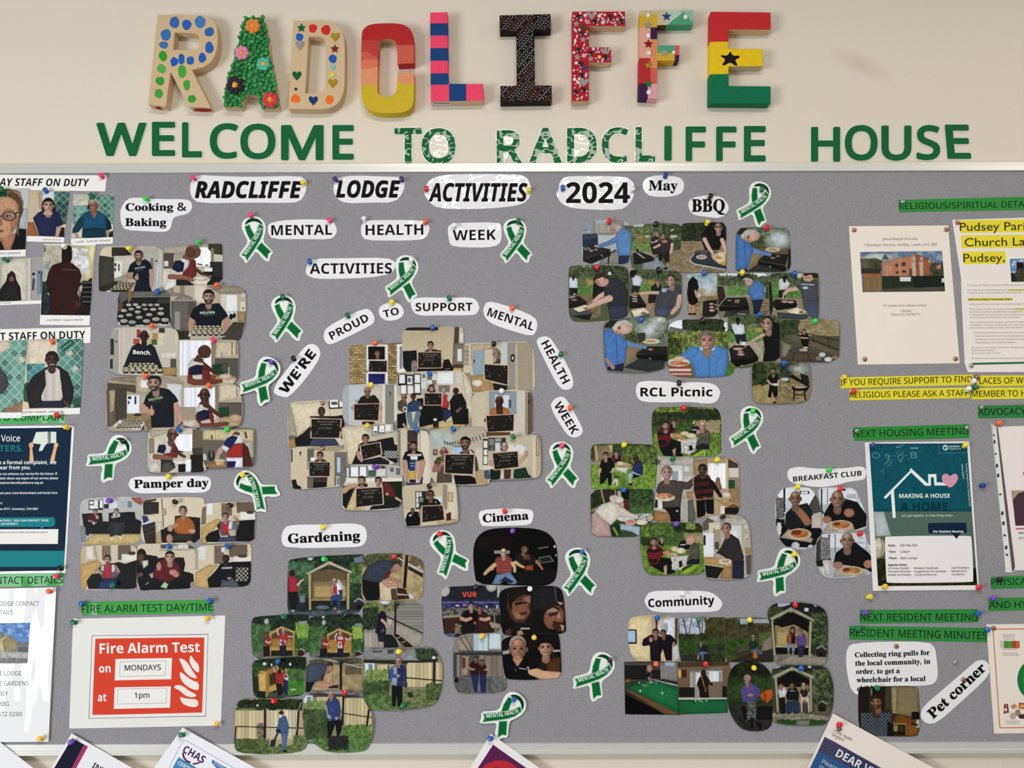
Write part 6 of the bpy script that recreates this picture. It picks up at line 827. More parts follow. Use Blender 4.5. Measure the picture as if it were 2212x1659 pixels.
K1 = (1620, 990, 5.183); g = 'breakfast photos'
photo(K1, [330,890, 300,780, 285,640, 285,500, 310,420, 360,350, 450,322, 600,318, 690,350, 750,440, 800,600, 810,800, 770,900, 710,985, 620,1015, 530,1020, 420,990, 360,940], '''
f b8bcbc; r e4e8e8 300 330 740 520; r 222 375 330 395 600; r c8d0d0 400 450 460 560; r 222 555 365 665 400; r e8e8e4 570 372 650 395; p 3c3836 290 420 330 440 390 640 300 690; n 5a5450 8a827c 14 300 440 380 670; p 57534e 640 560 740 390 800 600 720 620; r 2c2626 290 680 390 760; p d8d8d8 300 760 420 800 340 890; p 1d1c1e 360 760 700 620 810 820 770 950 700 1000 400 990 330 900
p 262a2c 400 620 480 540 640 500 700 600 740 740 600 790 390 790; t a87050 80 90 545 590 600 650 640 710; e b8805c 515 565 44 38; H 508 450 82 a07860 7a6a60 b; r c8b8a8 690 640 800 780; e d8ccbc 755 640 50 16; p b0a890 340 890 430 790 710 900 690 945; e d8bc90 555 850 135 66; e c08048 555 845 100 44; e 8a4020 520 830 56 28; e d06830 600 865 40 16; e c8d0cc 510 975 46 40; e d8dcd8 680 985 30 18; r d8ccc0 305 720 350 850''',
'photo of man in black biting toast at breakfast table, upper left', g)
photo(K1, [810,800, 805,600, 790,480, 760,370, 800,330, 1000,325, 1130,328, 1200,380, 1225,450, 1290,600, 1315,690, 1300,790, 1200,810, 1000,830, 830,828], '''
f b4b8b8; r dce0e0 770 330 1200 520; r 222 795 340 810 600; r 333 865 340 872 520; r b8c0c0 1080 400 1190 450; r 222 1040 340 1070 365; p d8dcd8 1200 440 1250 430 1290 520 1300 600 1220 560; p 4c4844 760 600 740 400 830 620 700 640; p d8d0c4 705 640 800 632 790 785 720 780; e e4dcd0 755 640 48 14; p d8d8d8 800 740 860 720 830 825; p 1f1f22 830 620 900 500 1060 450 1200 490 1310 640 1300 760 1180 800 1000 720 830 690
H 980 455 96 a88068 8a7868 b; e b07c5c 1110 610 60 50; e b07c5c 865 685 50 40; p b0a890 820 815 870 740 1150 740 1190 825; e dcc49c 1020 750 135 58; e c88c58 1020 745 104 40; e 8a4424 975 735 40 20; e d87838 1060 755 40 18; e d8d8d0 1030 815 46 16''',
'photo of man in black eating breakfast, upper right beside poster', g)
photo(K1, [790,1290, 745,1180, 735,1050, 745,950, 770,890, 830,848, 1000,835, 1260,825, 1290,840, 1310,950, 1370,1000, 1390,1150, 1388,1300, 1200,1325, 1000,1345, 860,1340], '''
f b0b4b4; r d8dcdc 790 840 1300 1000; r 222 880 850 895 1160; r 333 950 850 958 1050; r b8c0c4 1170 930 1280 960; p d8dcd8 1300 930 1370 940 1390 1060 1320 1030; p 4a4440 745 950 800 860 850 1000 910 1140 740 1140; n 6a645e 94908a 14 790 880 890 1130; r 2a2626 740 1140 900 1210; p d4d8d8 760 1220 880 1200 860 1340 800 1300; p d8d0c4 810 1150 905 1150 895 1305 840 1310; e e4dcd0 858 1152 48 14; p 1f1f22 930 1200 960 1060 1040 1000 1180 940 1330 1060 1390 1150 1380 1290 1300 1240 1100 1200 980 1190
H 1090 920 92 ac8870 8a7c70 b; e b88464 985 1195 56 40; e b88464 1325 1185 54 48; p b4ac98 930 1330 960 1240 1240 1240 1310 1310; e dcc49c 1135 1262 140 56; e c48450 1135 1258 104 38; e 8a4424 1080 1245 40 18; e e08c48 1150 1268 44 16; e e0c890 1120 1290 60 14; e d8d8d0 1150 1330 46 14''',
'photo of man in black eating breakfast, lower one', g)
# ---------------------------------------------------------------- staff photographs and headings, left edge
A1, A2, A3 = (0, 370, 8.732), (0, 340, 4.424), (0, 680, 6.636)
BK = '141214'
def strip(p, col, text, t0, t1, h, label, f='r', c='1c2a1c', kind='gloss', shear=0, off=0.006, group='green heading strips', cat='heading', name='heading_strip', tcrop=None):
    o = sheet(name, p, mat(col, kind), 0, label, cat, group)
    if text: txt(o, text, t0, t1, h, f, c, off, shear)
    return o
gs = 'staff photographs'
strip([(-40, 377), (230.4, 379), (227.3, 413.3), (-40, 409)], 'f2f0ea', 'DAY STAFF ON DUTY', (-15, 401), (193, 402.4), 16, 'white heading strip reading STAFF ON DUTY, at top left corner of the board', 'i', BK, 'paper', 0, 0, 'white headings')
def staff(crop, outline, cap, ops, label, texts=(), picq=None, seed=1):
    """a staff portrait: white card, the portrait printed on it, and a caption line"""
    q = K(crop, outline); o = sheet('staff_photo', q, mat('f0eeea', 'paper'), 0, label, 'photo', gs)
    p, _ = print_grid('portrait_print', K(crop, picq if picq else outline[:2]+cap), crop, ops, o, DEP[o.name]+.00025, .0002, seed)
    for s, a, b, h in texts: txt(o, s, K(crop, [a])[0], K(crop, [b])[0], h, 'r', '3a3434', .01, name='caption')
    return o
tiles = 'd 6c9a88 c8dccc'
staff(A1, [(400, 372), (1320, 368), (1205, 1340), (400, 1322)], [(1215, 1245), (400, 1215)], '''
f d8c6a0; r cbb890 400 370 720 1000; p c8a890 720 370 800 370 790 720 740 730; r d8dcd4 800 370 1010 640; p a8683c 400 960 640 960 740 1240 400 1240; d 4c7468 9ab8ac 150 1020 380 1320 640; d 3c5c54 88a89c 150 1030 600 1300 1000; p 2c302e 1060 1050 1220 1060 1215 1250 1080 1250
p 2a3054 620 880 720 780 830 720 1000 720 1120 780 1190 1010 1060 1060 1050 1230 740 1220 690 1060; p 241a1a 1000 560 1040 620 1050 760 1010 740; H 912 640 130 d8a48c 2a1c1a l; e d8a890 905 790 90 52; t d0a08a 90 60 1110 1060 1090 1150 1070 1240; p 2a3054 1000 760 1120 780 1190 1010 1080 1050 1030 900''',
'staff portrait of smiling woman in navy top before green tiles', [('SUPPORT WORKER', (800, 1300), (1150, 1304), 2.6)], None, 5)
staff(A1, [(1385, 430), (2150, 440), (2125, 1365), (1335, 1385)], [(2128, 1240), (1343, 1272)], '''
f d4ccb4; d 5c8878 a8c4b4 128 1660 430 2150 1000; r c8bea8 1380 430 1680 560; p d4ccb4 1370 600 1540 560 1370 740; d 6c9886 a8c4b4 128 1360 640 1680 1000; p d8d4c4 1345 1000 1420 1000 1480 1270 1345 1270; p 262a28 2000 1150 2150 1120 2140 1270 2000 1270; l a8c4b4 8 2050 1180 2150 1090
p 1c5878 1560 800 1700 740 1850 740 1990 830 2000 1260 1540 1270 1560 1020; p 20484c 1560 830 1480 900 1370 1080 1360 1170 1480 1150 1560 1050; p 1c3440 1990 830 2080 950 2110 1080 2000 1140; p 16404c 1550 1090 1760 1060 1980 1080 1980 1260 1560 1270; t c8987c 60 50 1430 1190 1480 1260; t c8987c 50 40 2030 1130 2030 1230; H 1765 650 112 b87c60 c8b49c s; p 3a302c 1650 640 1690 620 1690 720 1650 700; p a87058 1710 770 1840 770 1790 880 1765 890''',
'staff portrait of woman in teal tunic before green tiles', [('CLAIRE - SUPPORT WORKER', (1420, 1352), (2085, 1322), 4)], None, 6)
staff(A1, [(-300, 335), (555, 318), (483, 1605), (-300, 1630)], [(487, 1475), (-300, 1498)], '''
f b8c0b8; r c0c4bc 380 320 560 800; p b4bcbc 360 700 520 700 490 1080 350 1080; p 1c1a1e 280 1180 360 1080 500 1090 480 1490 200 1490; p 1c1a1e -300 1250 40 1290 100 1490 -300 1490; p b87c5c -60 1180 300 1180 270 1300 190 1490 90 1490 20 1330 -60 1280
p 7c6448 -300 350 130 330 330 360 440 560 440 760 380 900 340 1200 300 1150 360 800 300 560 100 460 -60 470 -300 600; p a8845c 200 350 380 380 430 560 440 700 400 700 360 500 260 400; p c8966c -60 480 100 465 220 490 310 570 340 700 350 900 320 1030 240 1180 100 1260 -40 1260 -80 900; p 6c5038 310 560 360 700 370 900 430 740 400 560 330 440 220 400 120 440; p 8c6c4c 320 1020 350 1000 350 1240 310 1160; p b8805c 200 900 330 860 310 1040 200 1160; t c8946c 20 10 340 620 330 900
e 2a2624 170 842 140 94; e b08468 170 844 122 78; e 6a4a3a 150 848 66 30; e d8ccc0 150 850 44 16; e 2a201c 145 850 16 16; e d8ccc0 225 822 22 12; l 6a4c34 14 60 745 150 712 260 735; l 2a2624 22 20 850 -60 830; l 2a2624 20 300 790 350 780; p b07858 -60 900 10 870 60 1010 20 1040 -60 1030; p a05c54 -80 1110 0 1095 80 1120 40 1150 -80 1160; l 7c3c38 7 -80 1126 70 1122; n 2c5c40 1c3c30 14 -60 380 120 480''',
'large close-up staff portrait of woman in dark-framed glasses', [('SERVICE MANAGER', (-70, 1568), (388, 1560), 4)], None, 7)
staff(A2, [(-80, 968), (422, 957), (395, 1398), (-80, 1415)], [(398, 1365), (-80, 1382)], '''
f c4b898; p d0c8b0 0 965 270 960 260 1370 0 1375; r d8d0b8 265 960 295 1370; r a8a09a 290 965 420 1370; r 7c8c9c 355 1080 420 1310; r 3c4c60 390 1090 410 1300; e 222 320 1115 14 14; e 444 375 1100 10 10; t 5a5450 22 22 322 1165 315 1260; r 9a8c74 -80 965 0 1100
p 201c1e 60 1180 70 1120 110 1082 145 1110 155 1170 195 1240 205 1370 -10 1375 0 1260; p 8c6048 90 1130 130 1130 135 1180 110 1200 88 1180; p 3a2c28 85 1110 140 1110 138 1140 84 1140; p 2c2426 60 1190 160 1180 190 1370 0 1375''',
'staff portrait of dark hooded figure beside grey door', [('SUPPORT WORKER', (-60, 1398), (105, 1396), 2.5)], None, 8)
staff(A2, [(420, 828), (918, 830), (855, 1606), (380, 1600)], [(860, 1510), (388, 1508)], '''
f b4ac90; p 4c6c58 420 840 470 850 500 940 460 960 420 900; n a8a48c c4bc9c 60 430 840 640 1160; n 8a9484 b8bca8 50 400 1000 480 1200; p d8c88c 800 830 915 835 880 1180 800 1180; n e8e8e4 b8b4a4 40 660 880 860 1130; p f0e4a8 850 840 910 840 890 1000 850 1060; d 3c5450 8cb0a8 90 385 1320 480 1508; n 20282a 34403e 40 390 1180 480 1508; p 241f1e 760 1200 880 1150 860 1510 740 1510; p d8cca8 760 1240 840 1140 850 1170 770 1290 760 1380; h 1c1a1c c8bca0 46 785 1180 880 1500; p 241f1e 740 1400 860 1420 860 1510 720 1510
p 3c1c18 440 1200 460 1100 500 1030 590 1000 690 1010 760 1070 780 1130 740 1300 770 1400 720 1510 480 1510 480 1340; p 2c1814 590 900 600 850 640 830 685 860 690 960 670 1020 590 1020; p 5c2c20 700 1370 770 1370 780 1420 720 1450; p 4a221c 600 1010 690 1012 660 1080 610 1070; l 8a6a5c 6 595 1070 740 1080''',
'staff portrait of dark backlit figure seen on a staircase', [('Lisa Hildred - Support Worker', (442, 1563), (798, 1560), 4)], [(420, 838), (915, 840), (860, 1510), (388, 1508)], 9)
strip(K(A3, [(-300, 212), (1300, 178), (1293, 405), (-300, 420)]), 'f2f0ea', 'NIGHT STAFF ON DUTY', K(A3, [(-370, 372)])[0], K(A3, [(1225, 335)])[0], 16, 'white heading strip reading STAFF ON DUTY, above portraits with green tiles', 'b', BK, 'paper', 0, -.012, 'white headings')
strip([(-60, 890), (139, 888), (140, 914), (-60, 917)], '4fae5c', 'HOW TO COMPLAIN', (-62, 909), (137, 908), 15, 'green heading strip reading COMPLAIN, half hidden under a portrait')
staff(A3, [(398, 352), (1195, 340), (1145, 1422), (315, 1452)], [(1150, 1332), (320, 1358)], '''
f d8c8a8; p e0d0b0 398 350 880 345 820 740 560 700 390 830; d 5c9080 b8d4c0 138 820 345 1195 1340; r dcd0b4 560 560 840 700; p 2c6c54 855 465 1010 350 1080 400 920 535; l b8d4c0 10 895 490 1020 395; p c8d4b8 1010 770 1080 710 1140 780 1060 840; p c8ccb0 930 550 1020 500 1060 560 1000 610; d 4c8c88 9cc4b4 138 380 700 640 1000; p 3c6048 330 1000 400 960 420 1260 340 1240; n 2c5444 3c6a54 30 1050 1180 1190 1340
p 2e2a28 370 1040 470 880 640 760 740 720 860 740 980 830 1060 1050 1050 1200 1010 1300 900 1330 420 1340; v e4dcc8 6c6070 21 640 790 850 780 900 1190 590 1220; p e4dcc8 590 1190 895 1170 860 1240 720 1255 600 1230; v e0d8c4 746878 21 590 1160 895 1150 880 1220 620 1240; p 2e2a28 640 780 660 1000 560 1240 420 1330 400 1100; p 2e2a28 850 770 880 1000 910 1200 1000 1300 1050 1100 980 840; p 262c40 600 1235 890 1230 920 1335 580 1335; p ddd8d0 680 760 830 760 800 830 750 850 700 820; H 745 640 112 5c4034 2a2220 s; p 5c4034 700 740 800 740 752 840; t 5c4a40 50 40 940 1260 1000 1320; l e8e0d8 10 715 712 780 712''',
'staff portrait of smiling man in black jacket and striped shirt', [('SUPPORT WORKER - EMMANUEL', (320, 1412), (915, 1402), 4.4)], None, 10)
staff(A3, [(-300, 380), (396, 356), (308, 1478), (-300, 1490)], [(312, 1398), (-300, 1410)], '''
f d0c4a4; d 6c9c88 c4d8c4 138 -300 360 400 1400; p d8c8a8 -300 370 130 365 150 480 0 560 -300 560; p e0d0b0 250 610 310 590 370 660 300 700; p a08058 60 1360 320 1230 400 1260 310 1398 60 1400; n 8a6c50 a88864 20 120 1300 310 1400; p 4a4a4a -300 700 0 760 90 860 130 1000 40 1130 -300 1180; p 5c5a58 -100 700 -10 720 40 800 -100 800''',
'staff portrait cut by left picture edge, grey figure before green tiles', (), None, 11)

# ---------------------------------------------------------------- notices on the left
V1 = (0, 890, 4.485)
def poster(crop, p, col, label, cat='poster', kind='gloss', name='poster', group=None): return sheet(name, K(crop, p), mat(col, kind), 0, label, cat, group)
def T(o, crop, s, a, b, h, f='r', c='222222', off=.008, **k): return txt(o, s, K(crop, [a])[0], K(crop, [b])[0], h/crop[2], f, c, off, **k)
def I(o, crop, shapes, **k): return inkmulti(o, [(h, K(crop, p)) for h, p in shapes], **k)
o = poster(V1, [(-200, 142), (720, 130), (632, 1560), (-200, 1572)], 'eff0ee', 'navy and teal complaints poster with thumbs-down hand, left edge of board')
I(o, V1, [('15293f', [(-200, 160), (695, 150), (618, 1535), (-200, 1548)]), ('1d7f86', [(-200, 1345), (626, 1345), (620, 1500), (-200, 1500)]), ('17808a', [(-200, 1022), (515, 1020), (535, 1040), (532, 1090), (515, 1110), (425, 1112), (405, 1142), (388, 1112), (-200, 1114)]), ('f0ece8', [(-200, 1137), (565, 1135), (560, 1278), (-200, 1280)])], name='printed_panels')
I(o, V1, [('dfe4da', [(350, 195), (462, 190), (465, 300), (440, 320), (408, 375), (380, 380), (378, 362), (398, 312), (330, 305), (315, 290)]), ('dfe4da', [(490, 190), (545, 192), (545, 300), (488, 302)]), ('dfe4da', [(472, 192), (478, 192), (478, 308), (472, 308)]),
 ('e0b184', [(285, 300), (320, 292), (325, 330), (312, 350), (328, 478), (285, 478), (290, 350), (278, 325)]), ('e0b184', [(525, 300), (560, 300), (566, 322), (550, 350), (535, 420), (525, 490), (485, 470), (520, 350)])], name='hand_picture', k=4)
T(o, V1, 'Your Voice', (-175, 285), (195, 285), 62, 'r', 'f2f2f0', .01, k=4)
T(o, V1, 'MATTERS.', (-200, 382), (222, 382), 62, 'b', '20747c', k=4)
for s, a, b, y, h in [('If you have a formal complaint, we', -235, 545, 507, 36), ('want to hear from you.', -215, 298, 557, 36), ('so we can enhance our service for the future. If', -55, 555, 610, 21), ('to complain about any aspect of our service please', -95, 562, 653, 21), ('complaints@northernhealthcare.org.uk', -125, 420, 697, 21), ('or contact your Local Government and Social Care', -90, 555, 795, 21), ('14', 2, 22, 895, 20), ('PO Box 4771, Coventry, CV4 0EH', -70, 365, 950, 21), ('ALTERNATIVELY, YOU CAN CONTACT YOUR', -95, 470, 1062, 20), ('AUTHORITY', 8, 175, 1095, 20)]:
    T(o, V1, s, (a, y), (b, y-2), h, 'b', 'f0f0f0', 0, k=6)
T(o, V1, 'Leeds City Council - Adults and Health Complaints', (0, 1173), (460, 1171), 13, 'r', '44444c', k=6)
strip([(-60, 1240), (135, 1238), (137, 1265), (-60, 1270)], '45a552', 'CONTACT DETAILS', (-37, 1261.5), (135.5, 1260), 15, 'green heading strip reading CONTACT DETAILS, left edge below navy poster')
Z = (0, 1230, 3.867)
o = poster(Z, [(-200, 165), (470, 150), (405, 1440), (-200, 1445)], 'f0f0f2', 'laminated contact details sheet with building photo, lower left edge', 'notice', 'streak', 'notice_sheet')
print_grid('building_print', K(Z, [(-150, 452), (252, 446), (228, 785), (-150, 785)]), Z, '''g 4878b8 8ab0d8; n 4878b8 a8c4e0 40 -150 446 252 560; n 6c6c68 8a8880 26 150 600 252 680; p c8b888 -150 620 10 560 70 548 140 600 150 690 -150 710; p a8986c 20 600 70 552 140 600 148 680 40 690; p 8c8878 -150 580 20 520 40 560 -150 640; n a8a498 c4c0b4 30 -150 690 240 785; n 787870 94908a 16 -150 740 240 785; r 6c6a64 150 650 240 690''', o, DEP[o.name]+.0002, .0001, 31)
for s, a, b, y, h in [('RADCLIFFE LODGE CONTACT', -260, 328, 305, 36), ('DETAILS', -50, 105, 378, 36), ('RADCLIFFE LODGE', -205, 178, 887, 36), ('RADCLIFFE GARDENS', -210, 238, 970, 36), ('PUDSEY', -85, 65, 1055, 36), ('LS28 8BG', -115, 75, 1142, 36), ('0113 872 0280', -140, 183, 1227, 36)]:
    T(o, Z, s, (a, y), (b, y-1), h, 'r', '55555a', .0)
strip(K(C1, [(78, 1408), (130, 1395), (1440, 1372), (1450, 1510), (80, 1535)]), '3f9e46', 'FIRE ALARM TEST DAY/TIME', K(C1, [(80, 1508)])[0], K(C1, [(1440, 1485)])[0], 15.6, 'green heading strip reading FIRE ALARM TEST DAY/TIME')
o = poster(Z, [(610, 412), (1882, 385), (1845, 1305), (578, 1330)], 'e9e8e4', 'laminated white and red fire alarm test notice with flame symbol', 'notice', 'gloss', 'notice_sheet')
I(o, Z, [('55504e', [(768, 553), (1740, 540), (1720, 1228), (740, 1247)]), ('ebe9e6', [(772, 557), (1736, 545), (1716, 1223), (745, 1243)]), ('d8452f', chaikin([(795, 582), (803, 578), (1703, 567), (1708, 573), (1690, 1192), (1684, 1197), (776, 1217), (770, 1212)], 1)),
 ('f0ebe8', [(965, 748), (1437, 740), (1430, 917), (958, 927)]), ('8a8684', [(1003, 770), (1388, 762), (1382, 887), (997, 895)]), ('efece9', [(1006, 773), (1385, 765), (1379, 884), (1000, 892)]),
 ('f0ebe8', [(958, 985), (1427, 977), (1420, 1155), (950, 1165)]), ('8a8684', [(983, 998), (1396, 990), (1390, 1117), (977, 1127)]), ('efece9', [(986, 1001), (1393, 993), (1387, 1114), (980, 1124)])], name='printed_panels')
I(o, Z, [('f3e8e2', chaikin(p, 1)) for p in ([(1595, 712), (1620, 755), (1665, 800), (1662, 872), (1615, 835), (1585, 780), (1583, 745)], [(1490, 738), (1540, 752), (1575, 790), (1610, 850), (1655, 912), (1600, 905), (1545, 860), (1520, 800)], [(1505, 850), (1560, 895), (1610, 930), (1662, 945), (1660, 1015), (1590, 995), (1530, 950), (1500, 890)], [(1445, 985), (1480, 962), (1530, 975), (1580, 1015), (1652, 1050), (1610, 1072), (1545, 1055), (1500, 1010)], [(1498, 1060), (1550, 1080), (1656, 1085), (1655, 1150), (1580, 1148), (1520, 1120)])], name='flame_symbol', k=6)
T(o, Z, 'Fire Alarm Test', (832, 702), (1670, 690), 82, 'b', 'f6efec', k=6); T(o, Z, 'on', (828, 862), (925, 858), 66, 'b', 'f6efec', k=6); T(o, Z, 'at', (818, 1103), (890, 1100), 66, 'b', 'f6efec', k=6)
T(o, Z, 'MONDAYS', (1042, 846), (1343, 840), 46, 'r', '2a2826', .01, k=8); T(o, Z, '1pm', (1125, 1075), (1248, 1072), 46, 'r', '2a2826', .01, k=8)

# ---------------------------------------------------------------- sheets hanging over the bottom rail, left
sheet('notice_sheet', [(-70, 1550), (0, 1603.5), (150, 1720), (-70, 1760)], mat('eeeef2', 'paper'), 0, 'blank white sheet corner at bottom left corner of picture', 'notice')
o = sheet('certificate', K(Z, [(597, 1370), (1420, 1838), (1150, 2200), (300, 1890)]), mat('eeecf0', 'paper'), 0, 'tilted white certificate with dark navy and crimson band, bottom left', 'certificate', 'certificates over bottom rail')
I(o, Z, [('1a1c30', [(602, 1410), (702, 1462), (560, 1730), (410, 1730)]), ('a03a62', [(702, 1462), (736, 1479), (598, 1730), (560, 1730)])], name='printed_band')
T(o, Z, 'INV', (766, 1652), (868, 1710), 46, 'b', '2a2830')
o = sheet('certificate', K(Z, [(1525, 1322), (2300, 1752), (2050, 2100), (1060, 1975)]), mat('eff0f6', 'paper'), 0, 'tilted certificate with purple smile logo and blue panels, bottom left', 'certificate', 'certificates over bottom rail')
I(o, Z, [('8a90a0', stroke([(1380, 1720), (1515, 1455), (1535, 1432), (1560, 1432), (2100, 1745)], 4)), ('4a86b4', [(1492, 1568), (1660, 1668), (1620, 1740), (1440, 1660)]), ('4a80b0', [(1772, 1588), (1905, 1664), (1860, 1720), (1790, 1640), (1768, 1615)]), ('5a2a5e', stroke([(1528, 1530), (1535, 1570), (1560, 1602), (1592, 1614)], 16)), ('5a2a5e', stroke([(1610, 1625), (1640, 1622), (1668, 1612)], 14))], name='printed_panels')
T(o, Z, 'CHAS', (1520, 1522), (1692, 1622), 62, 'b', '4a2450', k=3); T(o, Z, 'CERTI', (1480, 1626), (1578, 1682), 32, 'b', 'dfe8f2', k=5); T(o, Z, 'STAND', (1786, 1622), (1866, 1668), 20, 'r', 'dfe8f2', k=5)
o = sheet('poster', K(H2, [(515, 1365), (930+180, 1659+128), (800, 2100), (160, 1961)]), mat('efecec', 'paper'), 0, 'tilted poster with red circle on plum, bottom centre', 'poster')
I(o, H2, [('5c2450', [(535, 1460), (1000, 1786), (780, 2050), (240, 1910)]), ('bc2e3a', ell(592, 1705, 160, 110, 40)), ('8a1f34', ell(560, 1672, 30, 22, 20))], name='printed_picture')

# ---------------------------------------------------------------- sheets on the right
R = (1820, 420, 4.365)
strip([(1941, 432), (2290, 423), (2290, 452), (1943, 458)], '2f8f3c', 'RELIGIOUS/SPIRITUAL DETAILS', (1942.5, 452), (2241, 447), 13.2, 'green heading strip reading RELIGIOUS/SPIRITUAL DETAILS, top right')
o = poster(R, [(60, 300), (995, 292), (1105, 1592), (145, 1605)], 'f0e7dc', 'white notice with photo of pink brick mosque, four copper tacks', 'notice', 'paper', 'notice_sheet')
print_grid('mosque_print', K(R, [(162, 542), (938, 533), (967, 915), (188, 922)]), R, '''f 6c8098; n 5c7490 98a8b0 60 160 530 970 680; e c8ccc4 330 590 130 34; p 6c6450 165 610 320 600 330 700 180 710; n 3c4030 5c5c44 24 250 620 380 710; p b8704c 190 740 370 745 375 790 200 800; p c88460 365 640 480 620 700 560 840 620 830 770 660 780 380 780; p a86444 690 565 840 620 830 770 700 770; v c88460 98583c 52 470 600 660 770; p 5c7468 370 615 395 565 405 565 440 612; l 8a9484 6 398 575 398 555; p d8a888 380 640 395 640 400 770 385 770; p d8b898 410 635 425 635 428 770 412 770; r 4c4444 497 655 525 682; r 4c4444 557 640 595 675; r 4c4444 500 725 530 745; r 4c4444 560 715 600 738; p e0c8b0 655 640 690 630 690 770 660 770; p d8b898 720 640 760 630 765 770 730 770; e d8b8a0 673 605 18 26; e d8b8a0 745 605 15 22; e d8b8a0 820 630 12 18; r 6c4c40 630 700 655 770; n 3c3c30 585844 24 830 640 950 780; p c89470 880 680 930 650 930 700 890 710; r 3c3c34 165 700 360 745; p 38402e 360 770 960 780 965 880 380 905; v 283424 44503c 14 360 770 660 905; v 9a7c54 3c3028 18 190 775 370 920; r d8d8d0 540 778 645 820; p 5c584c 370 890 965 850 967 915 380 915; p 283028 660 770 960 770 960 870 670 880; r e0e0dc 935 790 960 830''', o, DEP[o.name]+.0002, .0001, 41)
for s, a, b, h in [('Jamia Masjid Ghousia', (372, 432), (708, 428), 22), ('7 Brooklyn Terrace, Armley, Leeds LS12 2BX', (200, 489), (893, 482), 23), ('For prayer times please contact:', (385, 1057), (795, 1055), 20), ('i. Masjid:', (540, 1108), (650, 1106), 20), ('Phone: 01132790172', (460, 1143), (732, 1140), 20)]:
    T(o, R, s, a, b, h, 'r', '4c443e', .006)
o = sheet('notice_sheet', [(2057, 475), (2310, 467), (2310, 803), (2091, 804), (2084, 785), (2077, 640), (2076, 600)], mat('efe8e2', 'paper'), 0, 'white community notice with yellow highlighted address lines, right edge', 'notice')
YL = 'ebdc3c'
for q in [(YL, [(1105, 245), (2000, 231), (2000, 351), (1110, 362)]), (YL, [(1115, 388), (1960, 376), (1960, 497), (1125, 508)]), (YL, [(1130, 540), (1535, 535), (1545, 652), (1140, 658)]), ('e4d77a', [(1565, 893), (1760, 889), (1760, 910), (1565, 914)]), ('d9d24a', [(1185, 978), (1600, 975), (1602, 1000), (1187, 1003)]), ('e4d77a', [(1625, 1072), (1760, 1070), (1760, 1092), (1627, 1095)]), ('2c6a44', [(1222, 1588), (2080, 1570), (2080, 1588), (1224, 1607)])]: I(o, R, [q], name='highlight')
T(o, R, 'Pudsey Parish', (1106, 344), (1840, 332), 76, 'a', '3a3420', .004, k=5); T(o, R, 'Church Lane,', (1152, 489), (1880, 478), 76, 'a', '3a3420', .004, k=5); T(o, R, 'Pudsey,', (1140, 637), (1530, 632), 76, 'a', '3a3420', .004, k=5)
print_grid('church_print', K(R, [(1577, 608), (1760, 603), (1760, 822), (1592, 826)]), R, '''f 5c80b0; n 4470a8 c8d4e0 50 1577 603 1760 740; p 3a3630 1640 620 1650 640 1700 640 1705 620 1715 700 1720 830 1640 830; p 2c2826 1650 640 1700 640 1700 700 1650 700; n 282420 3c3428 20 1580 740 1640 830; p 4a443c 1640 700 1760 720 1760 830 1640 830; v 54503c 302c28 22 1645 700 1760 830''', o, DEP[o.name]+.0002, .0001, 42)
for i, (s, x0, x1, y) in enumerate([('To contact our Pudsey Community Project response to the', 1175, 1722, 862), ('Our drop off at Pudsey Parish Church is open Monday to', 1178, 1742, 908), ('if someone with a need we might be able to help with', 1180, 1690, 934), ('At this time of crisis we want to coordinate help and', 1190, 1726, 1041), ('This project has been set up by and based at Pudsey', 1196, 1725, 1088), ('with local councillors and with the full support of', 1196, 1700, 1114), ('managing the community response to support those', 1196, 1715, 1140), ("Council's Lead Organisation for outer west Leeds", 1198, 1668, 1166), ('We are collecting food, toiletries, pet food and been', 1200, 1715, 1212), ('local people, focussing on those who are most vulner', 1200, 1722, 1238), ('wider services including amongst other possibilities', 1200, 1700, 1264), ('∙ Food parcels and other items for the most vulner', 1232, 1724, 1310), ('∙ Practical help with collecting shopping if you', 1236, 1715, 1341), ('∙ Someone to chat to you on the phone if you', 1240, 1708, 1373), ('∙ Dog walking or prescription collection', 1242, 1637, 1403), ("We can't do this without volunteers, donations of", 1216, 1712, 1451), ('and money so please', 1216, 1432, 1477), ('get in touch if you can help', 1217, 1488, 1503), ('No one from this project will enter your house or', 1218, 1712, 1552)]):
    T(o, R, s, (x0, y), (x1, y-3), 13, 'r', '9a948e', .0, k=5)
T(o, R, 'Hello from Pudsey Community Project', (1186, 997), (1600, 994), 14, 's', '4c4420', .0, k=8)
N5 = (1780, 780, 5.12); gy = 'yellow heading strips'
def ystrip(p, s, a, b, h, label):
    q = sheet('heading_strip', K(N5, p), mat('e6d838', 'gloss'), 0, label, 'heading', gy); T(q, N5, s, a, b, h, 'r', '3a3414', .012)
ystrip([(1600, 160), (2600, 155), (2600, 268), (1690, 282), (1690, 160)], 'PLACES OF WORSHIP', (1665, 252), (2520, 242), 66, 'yellow heading strip reading LACES OF W, right of a copper tack')
ystrip([(180, 197), (230, 180), (1645, 148), (1648, 265), (700, 285), (185, 303)], 'IF YOU REQUIRE SUPPORT TO FIND', (183, 270), (1640, 230), 66, 'yellow heading strip reading IF YOU REQUIRE SUPPORT TO FIND')
ystrip([(280, 315), (1610, 292), (1618, 410), (283, 435)], 'RELIGIOUS PLEASE ASK A STAFF', (286, 405), (1600, 382), 62, 'yellow heading strip reading RELIGIOUS PLEASE ASK A STAFF')
ystrip([(1630, 295), (2600, 286), (2600, 412), (1632, 424)], 'MEMBER TO HELP', (1634, 394), (2390, 386), 64, 'yellow heading strip reading MEMBER TO H, right edge')
